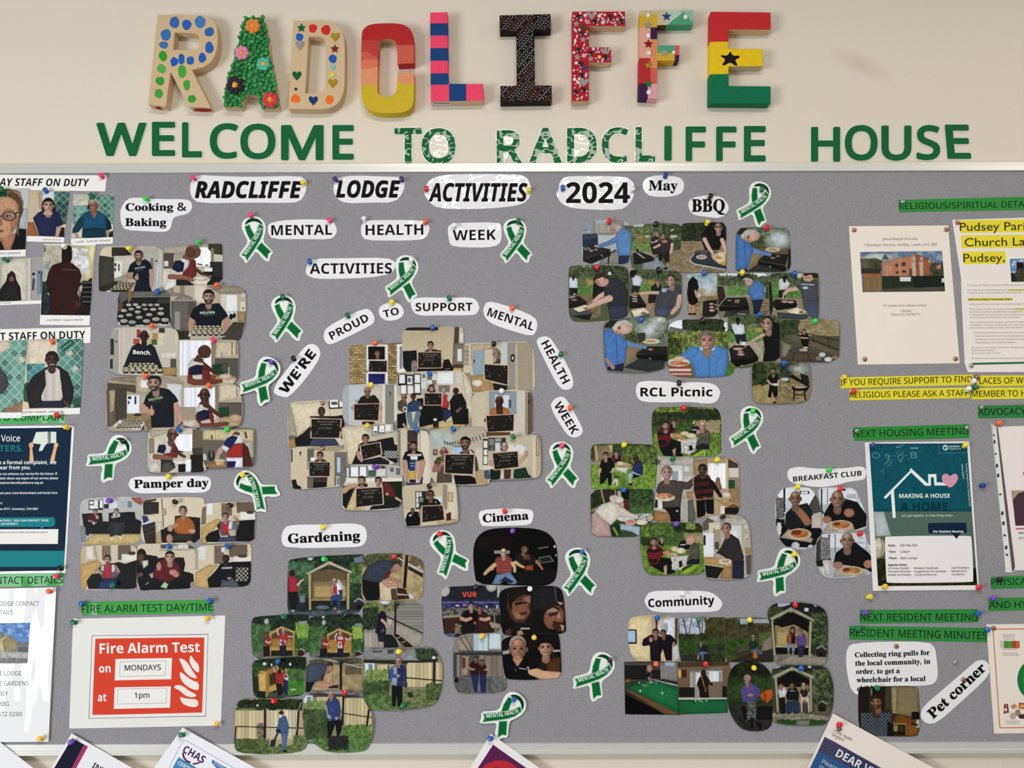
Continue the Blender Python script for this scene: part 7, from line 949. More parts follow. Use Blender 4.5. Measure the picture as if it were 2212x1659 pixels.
strip(K(N5, [(1703, 495), (2400, 477), (2400, 622), (1708, 632)]), '2f8040', 'ADVOCACY', K(N5, [(1704, 600)])[0], K(N5, [(2232, 588)])[0], 14.5, 'green heading strip reading ADVOCACY, right edge')
strip(K(N5, [(322, 735), (1605, 698), (1608, 850), (335, 882)]), '2c8a38', 'NEXT HOUSING MEETING', K(N5, [(325, 842)])[0], K(N5, [(1597, 808)])[0], 14.6, 'green heading strip reading NEXT HOUSING MEETING')
U = (1820, 920, 4.485)
o = poster(U, [(215, 160), (1228, 150), (1325, 1590), (295, 1598)], 'eeeaea', 'teal housing meeting poster with white house outline and pink heart')
print_grid('picture_print', K(U, [(258, 172), (1205, 168), (1306, 1545), (345, 1552)]), U, '''f 5a7464; p 0f5f6c 200 160 1300 160 1300 829 200 830; p b8c0bc 300 831 402 830 472 1064 322 1076; r 5c6c50 320 1070 430 1560; e c8bc98 350 1180 62 100; e ddd4b4 345 1150 44 60; l 5a4c38 5 370 1090 390 1180 370 1270; n 262818 3c4024 30 320 1290 430 1560; p 20180f 1240 1380 1320 1375 1320 1560 1250 1560; n 20200f 44401f 26 320 1500 1320 1560; n 4c6450 60765c 40 1240 1060 1300 1380''', o, DEP[o.name]+.0001, .00006, 43)
DEP[o.name] += .00004
I(o, U, [('f0ecee', chaikin([(408, 1085), (425, 1068), (1235, 1062), (1252, 1078), (1270, 1500), (1255, 1515), (440, 1525), (424, 1508)], 2)), ('12283c', chaikin([(828, 950), (836, 940), (1192, 936), (1200, 944), (1206, 1034), (1198, 1042), (838, 1044), (831, 1036)], 1)), ('12283c', [(1058, 1040), (1142, 1040), (1104, 1096)])], name='printed_panels', k=1)
I(o, U, [('eef2f2', [(398, 692), (648, 440), (660, 408), (680, 425), (818, 552), (832, 552), (828, 468), (908, 466), (912, 546), (1000, 548), (1003, 578), (890, 578), (884, 498), (856, 498), (856, 580), (800, 580), (664, 452), (498, 622), (516, 890), (486, 892), (468, 655), (418, 708)]), ('d79bb0', chaikin([(1042, 492), (1075, 462), (1108, 468), (1122, 505), (1104, 548), (1050, 606), (1000, 575), (962, 530), (962, 488), (985, 462), (1020, 465)], 2))]
 + [('7fb4bc', stroke(p, w)) for p, w in [([(415, 275), (455, 290), (440, 345), (405, 372)], 5), ([(415, 275), (425, 320), (455, 290)], 4), ([(470, 320), (465, 370), (430, 398)], 3), ([(290, 300), (290, 270), (320, 258), (355, 275), (360, 300), (325, 312), (290, 300)], 4), ([(545, 320), (535, 295), (555, 275), (580, 280), (588, 300), (572, 325), (570, 348), (555, 348), (545, 320)], 5), ([(495, 290), (515, 292)], 4), ([(600, 290), (620, 288)], 4), ([(520, 255), (530, 268)], 4), ([(548, 238), (550, 256)], 4), ([(590, 252), (580, 265)], 4), ([(665, 260), (665, 310), (715, 308), (712, 258), (665, 260)], 6), ([(675, 285), (705, 270), (700, 300)], 5), ([(640, 330), (650, 322)], 3), ([(735, 325), (745, 335)], 3), ([(370, 440), (395, 445)], 4), ([(395, 410), (398, 430)], 4), ([(395, 450), (400, 470)], 4), ([(520, 205), (600, 180), (560, 212), (520, 208)], 4), ([(355, 190), (390, 195), (375, 205)], 3), ([(930, 170), (935, 265), (1200, 262)], 2)]], name='line_picture', k=4)
I(o, U, [('dce8ea', ell(997, 210, 27)), ('11626e', ell(997, 210, 19)), ('dce8ea', stroke([(985, 200), (1000, 198), (1000, 222), (1010, 220)], 7))], name='logo', k=8)
for s, a, b, h, f, c in [('MAKING A HOUSE', (548, 698), (1040, 696), 40, 'b', 'f0f2f2'), ('A HOME.', (560, 823), (1048, 821), 80, 'b', '0e3444'), ("Let's get together, to make things better", (570, 880), (1070, 877), 21, 'r', 'e4e8e4'), ('Our Resident Meeting', (878, 1033), (1170, 1033), 21, 'b', 'eef0f2'), ('Date:', (445, 1168), (515, 1167), 20, 'b', '38343a'), ('29th May 2024', (557, 1167), (728, 1166), 20, 'r', '4c484e'), ('Time:', (448, 1229), (518, 1228), 20, 'b', '38343a'), ('2.00pm', (560, 1228), (652, 1227), 20, 'r', '4c484e'), ('Place:', (450, 1291), (528, 1290), 20, 'b', '38343a'), ('Main Lounge', (562, 1290), (722, 1289), 20, 'r', '4c484e'), ('Agenda Items:', (440, 1357), (625, 1355), 20, 'b', '38343a'), ('In house Update', (440, 1388), (645, 1386), 18, 'r', '4c484e'), ('Planned Activities', (441, 1420), (662, 1418), 18, 'r', '4c484e'), ('Health and Safety', (442, 1452), (664, 1450), 18, 'r', '4c484e'), ('Resident Feedback', (692, 1387), (924, 1385), 18, 'r', '4c484e'), ('Suggestions For Activities', (694, 1419), (1003, 1417), 18, 'r', '4c484e'), ('Concerns/Worries', (696, 1451), (912, 1449), 18, 'r', '4c484e'), ('Staff Feedback', (1056, 1384), (1228, 1382), 18, 'r', '4c484e'), ('Maintenance', (1056, 1416), (1203, 1414), 18, 'r', '4c484e'), ('Complaints', (1058, 1447), (1184, 1445), 18, 'r', '4c484e'), ('TEAM', (652, 226), (733, 222), 17, 'r', 'b8d4d8'), ('Northern', (1034, 208), (1136, 206), 17, 'b', 'dce8ea'), ('Healthcare', (1034, 230), (1146, 228), 16, 'r', 'c8dcde'), ('Putting people first, changing lives', (1192, 366), (1228, 780), 16, 'r', 'd4e4e6'), ('#WeAreNHC', (1150, 368), (1164, 516), 16, 'r', 'd4e4e6')]:
    T(o, U, s, a, b, h, f, c, .004, k=9)
V = (2060, 880, 4.366)
o = poster(V, [(352, 150), (402, 182), (700, 170), (1000, 165), (1000, 1530), (580, 1540), (552, 1556), (490, 1558), (470, 1300), (400, 640)], 'c9cac6', 'advocacy notice in clear punched pocket, right edge', 'notice', 'gloss', 'punched_pocket')
o2 = slab('inner_sheet', K(V, [(420, 186), (1000, 170), (1000, 1528), (582, 1534), (430, 240)]), DEP[o.name]-.0001, DEP[o.name]+.0002, mat('eee6e4', 'paper'), o)
I(o, V, [('e4e6e2', [(366, 165), (402, 190), (550, 1552), (492, 1556)]), ('5c5658', [(402, 190), (416, 196), (580, 1500), (566, 1540), (552, 1545)])]+[('4c484a', ell(x, y, a, b, 16)) for x, y, a, b in [(380, 262, 8, 11), (386, 325, 10, 19), (397, 438, 10, 10), (409, 550, 12, 20), (420, 642, 12, 20), (440, 820, 11, 11), (459, 998, 13, 20), (470, 1093, 13, 20), (482, 1207, 12, 12), (495, 1322, 13, 20), (502, 1390, 13, 11)]], name='punched_edge', k=3)
I(o2, V, [('a89880', [(542, 785), (900, 775), (900, 1112), (583, 1117)]), ('4a3440', [(560, 870), (610, 810), (700, 785), (900, 775), (900, 1112), (583, 1117)]), ('b8586a', [(584, 1140), (900, 1128), (900, 1142), (586, 1153)]), ('c03040', [(655, 612), (700, 606), (700, 640), (660, 642)])], name='printed_picture')
T(o2, V, 'Advocacy', (609, 1194), (760, 1190), 20, 'b', '6a6468', k=5); T(o2, V, 'group', (616, 1238), (720, 1235), 18, 'r', '6a6468', k=5)
N1 = (1780, 1260, 4.157)
strip([(2140.4, 1246.7), (2290, 1239), (2290, 1269), (2142, 1272)], '348c44', 'PHYSICAL', (2141.5, 1265), (2226, 1262), 14, 'green heading strip reading PHYSICA, right edge')
strip([(2135, 1292), (2300, 1289), (2300, 1316), (2135, 1320)], '2f8a3e', 'AND HYGIENE', (2136, 1314), (2284, 1311), 14, 'green heading strip reading AND HY, right edge')
strip(K(N1, [(322, 240), (1380, 232), (1385, 350), (325, 362)]), '2f8a3c', 'NEXT RESIDENT MEETING', K(N1, [(325, 336)])[0], K(N1, [(1380, 336)])[0], 15.4, 'green heading strip reading NEXT RESIDENT MEETING')
strip(K(N1, [(228, 382), (1465, 402), (1465, 528), (230, 505)]), '2f8a3c', 'RESIDENT MEETING MINUTES', K(N1, [(230, 474)])[0], K(N1, [(1462, 502)])[0], 15.8, 'green heading strip reading RESIDENT MEETING MINUTES')
X = (2080, 1240, 3.96)
o = poster(X, [(200, 430), (860, 425), (860, 1358), (268, 1365)], 'eee6da', 'cream healthy eating poster with orange border and green disc, bottom right', 'poster', 'paper')
I(o, X, [('d8744c', stroke([(840, 466), (256, 472), (258, 478), (316, 1310), (322, 1316), (840, 1310)], 9)), ('1f7a3c', ell(592, 905, 126, 165, 48)), ('3c9a58', ell(560, 905, 44, 60, 30)),
 ('c8c4b8', [(315, 572), (350, 572), (352, 634), (318, 634)]), ('4c8a3c', [(350, 572), (385, 574), (385, 634), (352, 634)]), ('5a9444', [(385, 574), (420, 572), (420, 634), (385, 634)]), ('a84a30', [(420, 572), (455, 572), (455, 634), (420, 634)]), ('c06a44', [(455, 572), (485, 572), (486, 634), (455, 634)]),
 ('7c2c2c', [(352, 1115), (366, 1108), (370, 1190), (350, 1196)]), ('8a3430', [(372, 1110), (386, 1112), (394, 1185), (374, 1192)]), ('e0d8d0', [(354, 1150), (378, 1150), (378, 1170), (354, 1172)]), ('b89468', [(405, 1130), (440, 1108), (468, 1135), (432, 1156)]), ('9c8470', ell(470, 1185, 24, 28)), ('b8a898', ell(428, 1215, 26, 28)), ('b8603c', [(476, 1100), (560, 1104), (560, 1160), (480, 1150)]), ('e0b060', [(490, 1118), (560, 1118), (560, 1140), (490, 1142)]), ('4a3038', ell(510, 1218, 36, 20))], name='printed_picture')
for s, a, b, y in [('Check the label on', 330, 452, 524), ('packaged foods', 342, 442, 541), ('Each serving contains', 348, 445, 563), ('of your reference intake', 342, 462, 648), ('Choose foods lower', 340, 472, 682), ('in fat, salt and sugars', 345, 485, 697), ('Eat less often and', 365, 485, 1264), ('in small amounts', 368, 485, 1281)]:
    T(o, X, s, (a, y), (b, y-1), 10, 'r', '8a847c', 0, k=20)

# ---------------------------------------------------------------- white cut-out labels
gl = 'white cut-out word labels'
def lab(crop, p, texts, label, kind='gloss', smooth=1):
    q = sheet('paper_label', K(crop, p), mat('ecebee', kind), smooth, label, 'label', gl)
    for s, a, b, h, f, kw in texts: T(q, crop, s, a, b, h, f, BK, kw.pop('off', .01), **kw)
    return q
L1, L2, L3 = (400, 370, 4.254), (880, 370, 4.254), (500, 640, 5.821); FX = (0, 0, 1)
lab(L1, [75,60, 130,33, 300,43, 600,53, 1050,40, 1110,80, 1118,130, 1105,200, 1055,283, 900,292, 600,287, 120,295, 60,240, 43,180, 50,110], [('RADCLIFFE', (88, 243), (1075, 243), 148, 'i', dict(off=.03))], 'white label with black italic lettering RADCLIFFE, first of the top title row', 'crinkle')
lab(L1, [1380,75, 1420,53, 1560,38, 1780,46, 1990,53, 2017,90, 2012,180, 1930,288, 1700,288, 1480,296, 1400,258, 1360,190, 1368,100], [('LODGE', (1385, 238), (1978, 238), 150, 'i', dict(off=.03))], 'white label with black italic lettering LODGE', 'crinkle')
lab(L2, [152,180, 178,110, 250,48, 420,26, 1000,26, 1095,48, 1133,120, 1138,230, 1060,304, 850,338, 500,350, 280,338, 205,290, 160,220], [('ACTIVITIES', (195, 275), (1105, 275), 163, 'i', dict(off=.02))], 'white label with black italic lettering ACTIVITIES, beside the 2024 label', 'crinkle')
lab(L2, [1388,180, 1398,98, 1450,48, 1600,43, 1990,46, 2065,83, 2088,150, 2083,230, 2030,313, 1960,356, 1700,353, 1500,338, 1410,293, 1370,220, 1370,190], [('2024', (1458, 290), (2045, 290), 186, 'b', {})], 'white label with large black number 2024', 'crinkle')
lab(FX, [1386,400, 1395,384, 1420,378, 1465,381, 1478,392, 1477,413, 1460,424, 1420,426, 1396,421], [('May', (1401, 411), (1464, 411), 21, 's', dict(off=.02))], 'white label reading May')
lab(FX, [1485,440, 1494,427, 1530,421, 1560,425, 1574,443, 1574,456, 1557,472, 1520,468, 1493,463], [('BBQ', (1494, 457), (1566, 457), 26, 's', dict(off=.03))], 'white label reading BBQ')
lab(A2, [1148,560, 1152,490, 1210,398, 1300,382, 1500,398, 1780,398, 1832,428, 1838,490, 1790,543, 1680,562, 1645,602, 1635,672, 1600,708, 1530,713, 1350,703, 1200,693, 1162,650], [('Cooking &', (1200, 510), (1785, 508), 70, 's', dict(off=.028)), ('Baking', (1195, 655), (1590, 655), 72, 's', dict(off=.028))], 'white label reading Cooking & Baking')
lab(L1, [757,500, 788,473, 880,453, 1080,440, 1320,445, 1368,470, 1395,530, 1388,582, 1330,628, 1100,623, 800,625, 762,570], [('MENTAL', (792, 588), (1350, 583), 92, 'b', dict(off=-.004))], 'white label reading MENTAL, beside the topmost left ribbon')
lab(FX, [779,497, 782,483, 789,476.5, 842,475, 915,476, 926,485, 928.5,497, 920,514, 900,519, 850,520, 790,519, 781,509], [('HEALTH', (789.7, 508), (914.5, 507), 22.4, 'b', dict(off=-.004))], 'white label reading HEALTH, between MENTAL and WEEK labels', 'crinkle')
lab(L2, [368,530, 388,488, 470,473, 830,468, 865,500, 868,600, 852,662, 800,693, 640,703, 408,693, 382,640], [('WEEK', (418, 635), (815, 628), 93, 'b', dict(off=-.004))], 'white label reading WEEK, left of a ribbon at the top', 'crinkle')
lab(L1, [1107,900, 1127,840, 1180,803, 1500,798, 1850,793, 1933,830, 1935,880, 1890,943, 1700,978, 1350,990, 1200,988, 1112,955], [('ACTIVITIES', (1145, 942), (1900, 938), 95, 'b', dict(off=-.004))], 'white label with plain lettering ACTIVITIES, second one down', 'crinkle')
lab(L3, [1155,480, 1197,388, 1500,222, 1680,155, 1742,168, 1793,240, 1801,312, 1760,363, 1500,493, 1300,588, 1218,610, 1167,555], [('PROUD', (1262, 549), (1735, 305), 100, 'b', dict(off=-.004))], 'white label reading PROUD, tilted upwards')
lab(L3, [1845,195, 1868,123, 1960,83, 2060,75, 2132,108, 2173,190, 2153,252, 2080,298, 1960,313, 1878,270], [('TO', (1922, 270), (2112, 226), 92, 'b', dict(off=-.004))], 'small rounded white label reading TO')
lab(L2, [27,1230, 42,1183, 100,1157, 350,1162, 590,1157, 642,1193, 666,1255, 642,1303, 600,1325, 300,1323, 120,1328, 58,1300], [('SUPPORT', (75, 1285), (598, 1283), 75, 'b', dict(off=-.004))], 'white label reading SUPPORT')
lab(FX, [1043,673, 1047,657, 1058,650.5, 1087,658, 1115,667, 1156,685, 1161.5,700, 1158,717, 1148,726.5, 1108,715.5, 1068,702.5, 1050,690], [('MENTAL', (1051.5, 681.5), (1150.5, 714.5), 18, 'b', dict(off=-.004))], 'white label reading MENTAL, tilted downwards beside SUPPORT')
lab(E2, [1599,250, 1618,203, 1690,180, 1752,198, 1803,270, 1903,430, 1983,590, 2006,680, 1993,742, 1940,768, 1878,758, 1817,690, 1700,462], [('HEALTH', (1652, 262), (1888, 706), 92, 'b', dict(off=-.004))], 'white label reading HEALTH, running steeply downwards')
lab(E2, [1747,950, 1788,868, 1860,835, 1912,848, 1963,920, 2063,1100, 2111,1200, 2093,1252, 2030,1285, 1958,1273, 1897,1200], [('WEEK', (1788, 928), (1990, 1256), 90, 'b', dict(off=-.004))], 'white label reading WEEK, running steeply downwards')
lab(L3, [527,1200, 558,1100, 700,918, 850,718, 938,618, 1010,594, 1082,623, 1121,700, 1113,760, 1060,863, 900,1083, 720,1271, 638,1265, 557,1235], [("WE'RE", (684, 1240), (1068, 728), 118, 'b', dict(off=.025))], "white label reading WE'RE, running steeply upwards")
lab(D3, [367,690, 377,628, 430,602, 650,607, 720,622, 900,612, 1040,627, 1088,680, 1088,730, 1048,793, 950,798, 850,783, 600,788, 428,783, 382,750], [('RCL Picnic', (408, 735), (1025, 735), 73, 'b', dict(off=.012))], 'white label reading RCL Picnic')
lab(C1, [567,160, 588,113, 680,90, 1000,93, 1350,83, 1422,118, 1423,200, 1382,252, 1300,263, 1100,260, 900,265, 700,270, 618,252, 567,200], [('Pamper day', (622, 213), (1400, 197), 84, 's', dict(off=.028))], 'white label reading Pamper day')
lab(G1, [95,270, 107,210, 148,148, 230,126, 600,123, 850,108, 1000,118, 1073,163, 1086,250, 1073,322, 1020,381, 800,388, 350,398, 250,388, 137,382, 102,340], [('Gardening', (172, 340), (1008, 303), 106, 's', dict(off=.028))], 'white label reading Gardening')
lab(E4, [992,1140, 1028,1088, 1300,1070, 1562,1078, 1608,1108, 1603,1190, 1572,1253, 1400,1263, 1048,1271, 1022,1250], [('Cinema', (1045, 1227), (1555, 1192), 90, 's', dict(off=.028))], 'white label reading Cinema')
lab(M1, [275,180, 298,123, 338,78, 560,70, 880,73, 972,108, 1043,180, 1033,232, 990,278, 700,283, 430,286, 328,262], [('Community', (318, 234), (965, 203), 80, 'b', dict(off=.015))], 'white label reading Community')
lab(K1, [417,190, 428,128, 480,103, 580,95, 700,113, 900,118, 1100,108, 1230,88, 1292,108, 1303,170, 1288,232, 1230,248, 1100,263, 1000,293, 900,313, 800,323, 650,313, 498,282, 437,250], [('BREAKFAST CLUB', (485, 262), (1252, 193), 57, 'b', dict(off=.006))], 'white label reading BREAKFAST CLUB, beside teal poster')
lab(N1, [210,570, 278,538, 560,523, 930,526, 997,570, 1012,680, 1025,820, 1002,892, 940,918, 700,925, 400,933, 330,945, 310,1005, 268,985, 232,930, 207,800, 197,690],
 [('Collecting ring pulls for', (277, 665), (950, 643), 44, 's', dict(off=.03)), ('the local community, in', (280, 740), (955, 722), 44, 's', dict(off=.03)), ('order, to get a', (287, 814), (681, 806), 44, 's', dict(off=.03)), ('wheelchair for a local', (292, 890), (912, 877), 44, 's', dict(off=.03)), ('child', (297, 968), (440, 962), 44, 's', dict(off=.03))], 'white paper note in five lines about collecting ring pulls', 'paper')
lab(N1, [867,1180, 888,1108, 1100,928, 1330,728, 1370,695, 1442,688, 1483,728, 1493,790, 1442,872, 1200,1093, 1010,1258, 918,1261, 877,1220], [('Pet corner', (978, 1222), (1462, 770), 88, 's', dict(off=.03))], 'white label reading Pet corner, tilted steeply upwards')
Q = (1700, 1480, 7.373)
photo(Q, [1150,680, 1138,300, 1145,45, 1200,30, 1600,22, 2030,15, 2085,60, 2100,250, 2108,500, 2115,650, 2080,790, 2040,812, 1700,812, 1400,806, 1250,760], '''
f 3a3028; r 2a221d 1140 20 1300 680; l 8a8c84 22 1345 60 1345 150; r 2c211c 1360 30 1580 400; p 4a4a34 1560 30 1680 30 1660 400 1560 380; p a8986c 1660 30 1760 30 1740 460 1670 430; p 8c7c54 1740 20 2100 20 2105 440 1980 500 1740 460; p 7a4a20 1720 500 1800 460 2110 540 2115 700 2060 812 1700 812 1680 600; p 8c5a28 1860 610 2080 640 2110 700 2060 812 1880 800; r 201c1a 1985 425 2105 545; p 2c2218 1680 620 1880 612 1880 800 1700 800; r b09450 1690 610 1900 628; p a88c48 1690 640 1770 640 1760 740 1700 740; e 3a4028 1820 690 50 60; r b8b8a0 2060 550 2112 640; e c8ccc8 2090 655 40 24; l 1f1c1a 26 1990 610 2080 640; e c89c6c 1700 425 36 26; n 3a3c28 4a4c34 16 1640 390 1680 460
n 4c5254 7c8488 24 1180 450 1640 810; p 2e3336 1170 640 1210 500 1320 410 1440 400 1560 420 1640 560 1700 740 1690 812 1420 806 1180 690; d 2b3034 788086 56 1180 440 1660 812; p 1f1e1f 1600 560 1680 620 1700 812 1600 812; t 5a3a2a 110 120 1400 340 1420 470; H 1430 270 104 b07850 3c2c22 sBL''',
'photo of man in dark checked shirt in dim room, below ring pull note', 'pet corner photos')
o = sheet('poster', K(Q, [(735, 450), (3300, 1842), (2500, 3000), (-300, 2630)]), mat('efe6de', 'paper'), 0, 'tilted public health letter poster with navy band, bottom right', 'poster')
I(o, Q, [('3a3f5e', [(600, 822), (1900, 1540), (1800, 1720), (495, 1050)]), ('34598c', [(495, 1050), (1800, 1720), (1700, 1990), (250, 1560)])]+[('6a5c78', stroke([(600-i*22, 862+i*42), (780-i*16, 962+i*42), (960-i*16, 1062+i*42)], 9)) for i in range(5)]+[('7c5c74', stroke([(700, 876), (1900, 1544)], 8)), ('b8b0a8', stroke([(782, 632), (708, 792)], 4))], name='printed_panels')
I(o, Q, [('2a2424', chaikin(p, 1)) for p in ([(800, 650), (815, 660), (812, 690), (825, 700), (808, 705), (792, 690)], [(830, 672), (845, 660), (852, 675), (848, 705), (832, 700)], [(858, 680), (875, 690), (868, 725), (852, 722), (858, 700)], [(795, 705), (835, 715), (860, 735), (830, 738), (800, 722)])], name='crest', k=12)
T(o, Q, 'DEAR VI', (766, 1126), (1345, 1440), 128, 'b', 'eeeef2', 0, k=14); T(o, Q, 'Please', (545, 1238), (790, 1362), 66, 'r', 'c8d4e4', k=14); T(o, Q, 'the', (498, 1326), (620, 1386), 66, 'r', 'c8d4e4', k=14)
T(o, Q, 'Public Health', (752, 748), (1026, 893), 46, 'r', '3a3432', k=3); T(o, Q, 'England', (722, 806), (900, 897), 46, 'r', '3a3432', k=3)

# ---------------------------------------------------------------- green awareness ribbons
RC = dict(S=np.array([1812., 752.]), E=np.array([2008., 470.]))
R_OUT = [(1905,328),(1960,331),(2018,366),(2050,430),(2049,490),(2034,545),(2010,610),(2062,676),(2124,745),(2085,780),(2066,856),(2000,822),(1930,714),(1872,786),(1800,862),(1782,805),(1726,753),(1786,686),(1845,610),(1810,530),(1785,470),(1779,420),(1800,372),(1848,338)]
R_G = '0b6431'; R_L = '9fc2a8'; R_D = '083f20'
R_SH = [(R_L, [(1812,436),(1872,410),(1892,468),(1932,548),(1878,612),(1834,530)]), (R_L, [(1928,690),(1992,618),(2102,738),(2066,764),(2050,828)]), (R_G, [(1820,440),(1866,420),(1884,470),(1922,546),(1876,598),(1842,528)]), (R_G, [(1938,690),(1990,630),(2090,738),(2058,760),(2044,812)]),
 (R_D, [(1818,424),(1832,382),(1868,356),(1920,346),(1970,358),(2008,395),(2024,440),(1990,412),(1955,390),(1905,384),(1860,398)]), (R_L, [(1972,412),(2030,444),(2018,530),(1984,604),(1926,688),(1816,832),(1796,780),(1748,755),(1836,652),(1894,574),(1938,506)]), (R_G, [(1982,422),(2020,448),(2009,530),(1976,600),(1919,682),(1818,814),(1804,772),(1768,752),(1846,656),(1903,578),(1947,508)])]
def ribbon(s, e, label):
    s, e = np.array(s), np.array(e); a = RC['E']-RC['S']; b = e-s
    r = complex(*b)/complex(*a)
    def M(p):
        z = (np.asarray(p, float)-RC['S']) @ np.array([1, 1j]); z = z*r; return np.stack([z.real, z.imag], 1)+s
    o = sheet('ribbon_cutout', M(R_OUT), mat('ecefec', 'gloss'), 1, label, 'ribbon', 'green awareness ribbons')
    inkmulti(o, [(h, M(p) if i != 4 else chaikin(M(p), 1)) for i, (h, p) in enumerate(R_SH)], 'ribbon_print')
    q = M([(1812, 760), (2012, 474), (1947, 610)]); txt(o, 'MENTAL HEALTH', q[0], q[1], 42*abs(r), 'b', 'e4efe6', 0, mid=q[2], k=6)
    return o
RB = [(531.6,549.8,565.7,493.4,'left of the upper MENTAL label'), (1093.9,551,1129.6,498.1,'right of the upper WEEK label'), (845.5,625,894.8,582.7,'touching the plain ACTIVITIES label'), (596.2,721.6,630.6,664,"above the WE'RE label"), (530.9,835.8,593.6,809.2,"left of the WE'RE label"), (200.7,993.7,268.7,982.5,'above the Pamper day label, left'), (561.3,1093.2,544.3,1029.8,'lettered upside down, right of Pamper day'), (1192.3,1036.2,1230.4,981.4,'below the steep WEEK label'), (1588.2,950.4,1639.7,909.7,'below the RCL Picnic label, right'), (1603.5,459.5,1656.2,424.7,'right of the BBQ label'), (958,1232.8,974.1,1166.4,'left of the dark cinema seat photo'), (1228.5,1268.9,1266.5,1211,'right of the dark cinema seat photo'), (1648.9,1242.8,1714.9,1224.4,'below the breakfast photos'), (1250.7,1472.3,1315.1,1448.3,'alone between Cinema and Community photos'), (1051.7,1549.3,1120.7,1538,'above the red circle poster')]
for a, b, c, d, s in RB: ribbon((a, b), (c, d), 'green mental health ribbon cut-out '+s)
def onphoto(st, crop, s, a, b, h, c):        # lettering that shows in a photograph
    txt(next(x for x in COL.objects if x.get('label', '').startswith(st)), s, K(crop, [a])[0], K(crop, [b])[0], h/crop[2], 'b', c, .01, name='printed_lettering')
onphoto('photo of two people with folded', H2, 'vue', (272, 198), (394, 192), 56, 'd8503c')
onphoto('photo of bearded man in navy', B1, 'EVOLUTION', (565, 444), (698, 420), 24, 'a6c8bc')
onphoto('photo of man in navy T-shirt holding', B1, 'EVOLUTION', (1425, 1034), (1622, 1028), 30, 'd0e0cc')
onphoto('photo of man in dark T-shirt, thumb', B2, 'EVOLUTION', (612, 840), (762, 808), 26, 'a8c88c')
onphoto('photo of man in dark jumper holding', B2, 'Bench.', (438, 326), (634, 334), 44, 'eceef0')
# ---------------------------------------------------------------- thick papier-mache letters on the wall
LA, LB, LC, LD = (280, 0, 4.424), (740, 0, 4.424), (1200, 0, 4.424), (1700, 0, 4.32)
DF = .0235                                   # front face of the thick letters
def P2(v):
    q = np.array(CM3).T @ (np.array(v)-np.array([0, -DIST, CAMZ])); return FW/2-q[0]/q[2]*FPX, FH/2+q[1]/q[2]*FPX
def soft(p):
    """rounds the gentle corners of an outline and keeps the square ones"""
    r = []
    for a, b, c in zip(np.roll(p, 1, 0), p, np.roll(p, -1, 0)):
        u, v = b-a, c-b; t = abs(math.degrees(math.atan2(u[0]*v[1]-u[1]*v[0], u @ v)))
        r += [b] if t > 52 or t < 3 else [b-u*.25, b+v*.25]
    return np.array(r)
def craft(crop, outer, holes, label, mats, pick, cuts=()):
    """an extruded letter; CUTS are colour boundaries, PICK(x, y, where) chooses the material in crop coordinates"""
    bm = bmesh.new(); edges = []
    for lp in [outer]+list(holes):
        p = soft(soft(K(crop, lp))); w_ = W(p[:, 0], p[:, 1], DF)
        vs = [bm.verts.new(v) for v in w_]; edges += [bm.edges.new((vs[i], vs[(i+1) % len(vs)])) for i in range(len(vs))]
    bmesh.ops.triangle_fill(bm, edges=edges, use_beauty=True)
    r = bmesh.ops.extrude_face_region(bm, geom=bm.faces[:])
    for v in r['geom']:
        if isinstance(v, bmesh.types.BMVert): v.co.y = -.0004
    for a in cuts:
        p = K(crop, a); u, v = W(p[:, 0], p[:, 1], DF); t = v-u
        bmesh.ops.bisect_plane(bm, geom=bm.verts[:]+bm.edges[:]+bm.faces[:], plane_co=Vector(u), plane_no=Vector((-t[2], 0, t[0])))
    bmesh.ops.recalc_face_normals(bm, faces=bm.faces[:])
    me = bpy.data.meshes.new('craft_letter'); c = Vector(W(*K(crop, outer).mean(0), DF)); c.y = 0
    bmesh.ops.translate(bm, vec=-c, verts=bm.verts[:])
    for m in mats: me.materials.append(m)
    for f in bm.faces:
        q = f.calc_center_median()+c; X, Y = P2((q[0], -DF, q[2])); n = f.normal
        wh = 'f' if n.y < -.7 else ('d' if n.z < -.5 else ('u' if n.z > .5 else 's'))
        f.material_index = pick((X-crop[0])*crop[2], (Y-crop[1])*crop[2], wh)
    bm.to_mesh(me); bm.free()
    o = bpy.data.objects.new('craft_letter', me); COL.objects.link(o); o.location = c; DEP[o.name] = DF
    tag(o, label, 'letter', 'decorated letters above the board')
    b = o.modifiers.new('soft_edges', 'BEVEL'); b.width = .0012; b.segments = 2; b.limit_method = 'ANGLE'; b.angle_limit = math.radians(50)
    return o
def piece(parent, crop, p, col, kind, name, th=.0009, smooth=0):
    p = K(crop, p); p = chaikin(p, smooth) if smooth else p
    return slab(name, p, DF-.0001, DF+th, mat(col, kind), parent)
def star(x, y, r, a=-90, k=.45): return [(x+(r if i % 2 == 0 else r*k)*math.cos(math.radians(a+36*i)), y+(r if i % 2 == 0 else r*k)*math.sin(math.radians(a+36*i))) for i in range(10)]
def heart(x, y, r, a=0):
    p = np.array([(0, -.45), (.35, -.9), (.8, -.85), (1, -.35), (.75, .15), (0, 1), (-.75, .15), (-1, -.35), (-.8, -.85), (-.35, -.9)])*r; t = math.radians(a); c, s = math.cos(t), math.sin(t)
    return [(x+u*c-v*s, y+u*s+v*c) for u, v in p]
def blob(x, y, rx, ry, sd, n=11):
    q = random.Random(sd); return [(x+rx*math.cos(2*math.pi*i/n)*q.uniform(.82, 1.12), y+ry*math.sin(2*math.pi*i/n)*q.uniform(.82, 1.12)) for i in range(n)]
CARD = mat('d2b690', 'card')
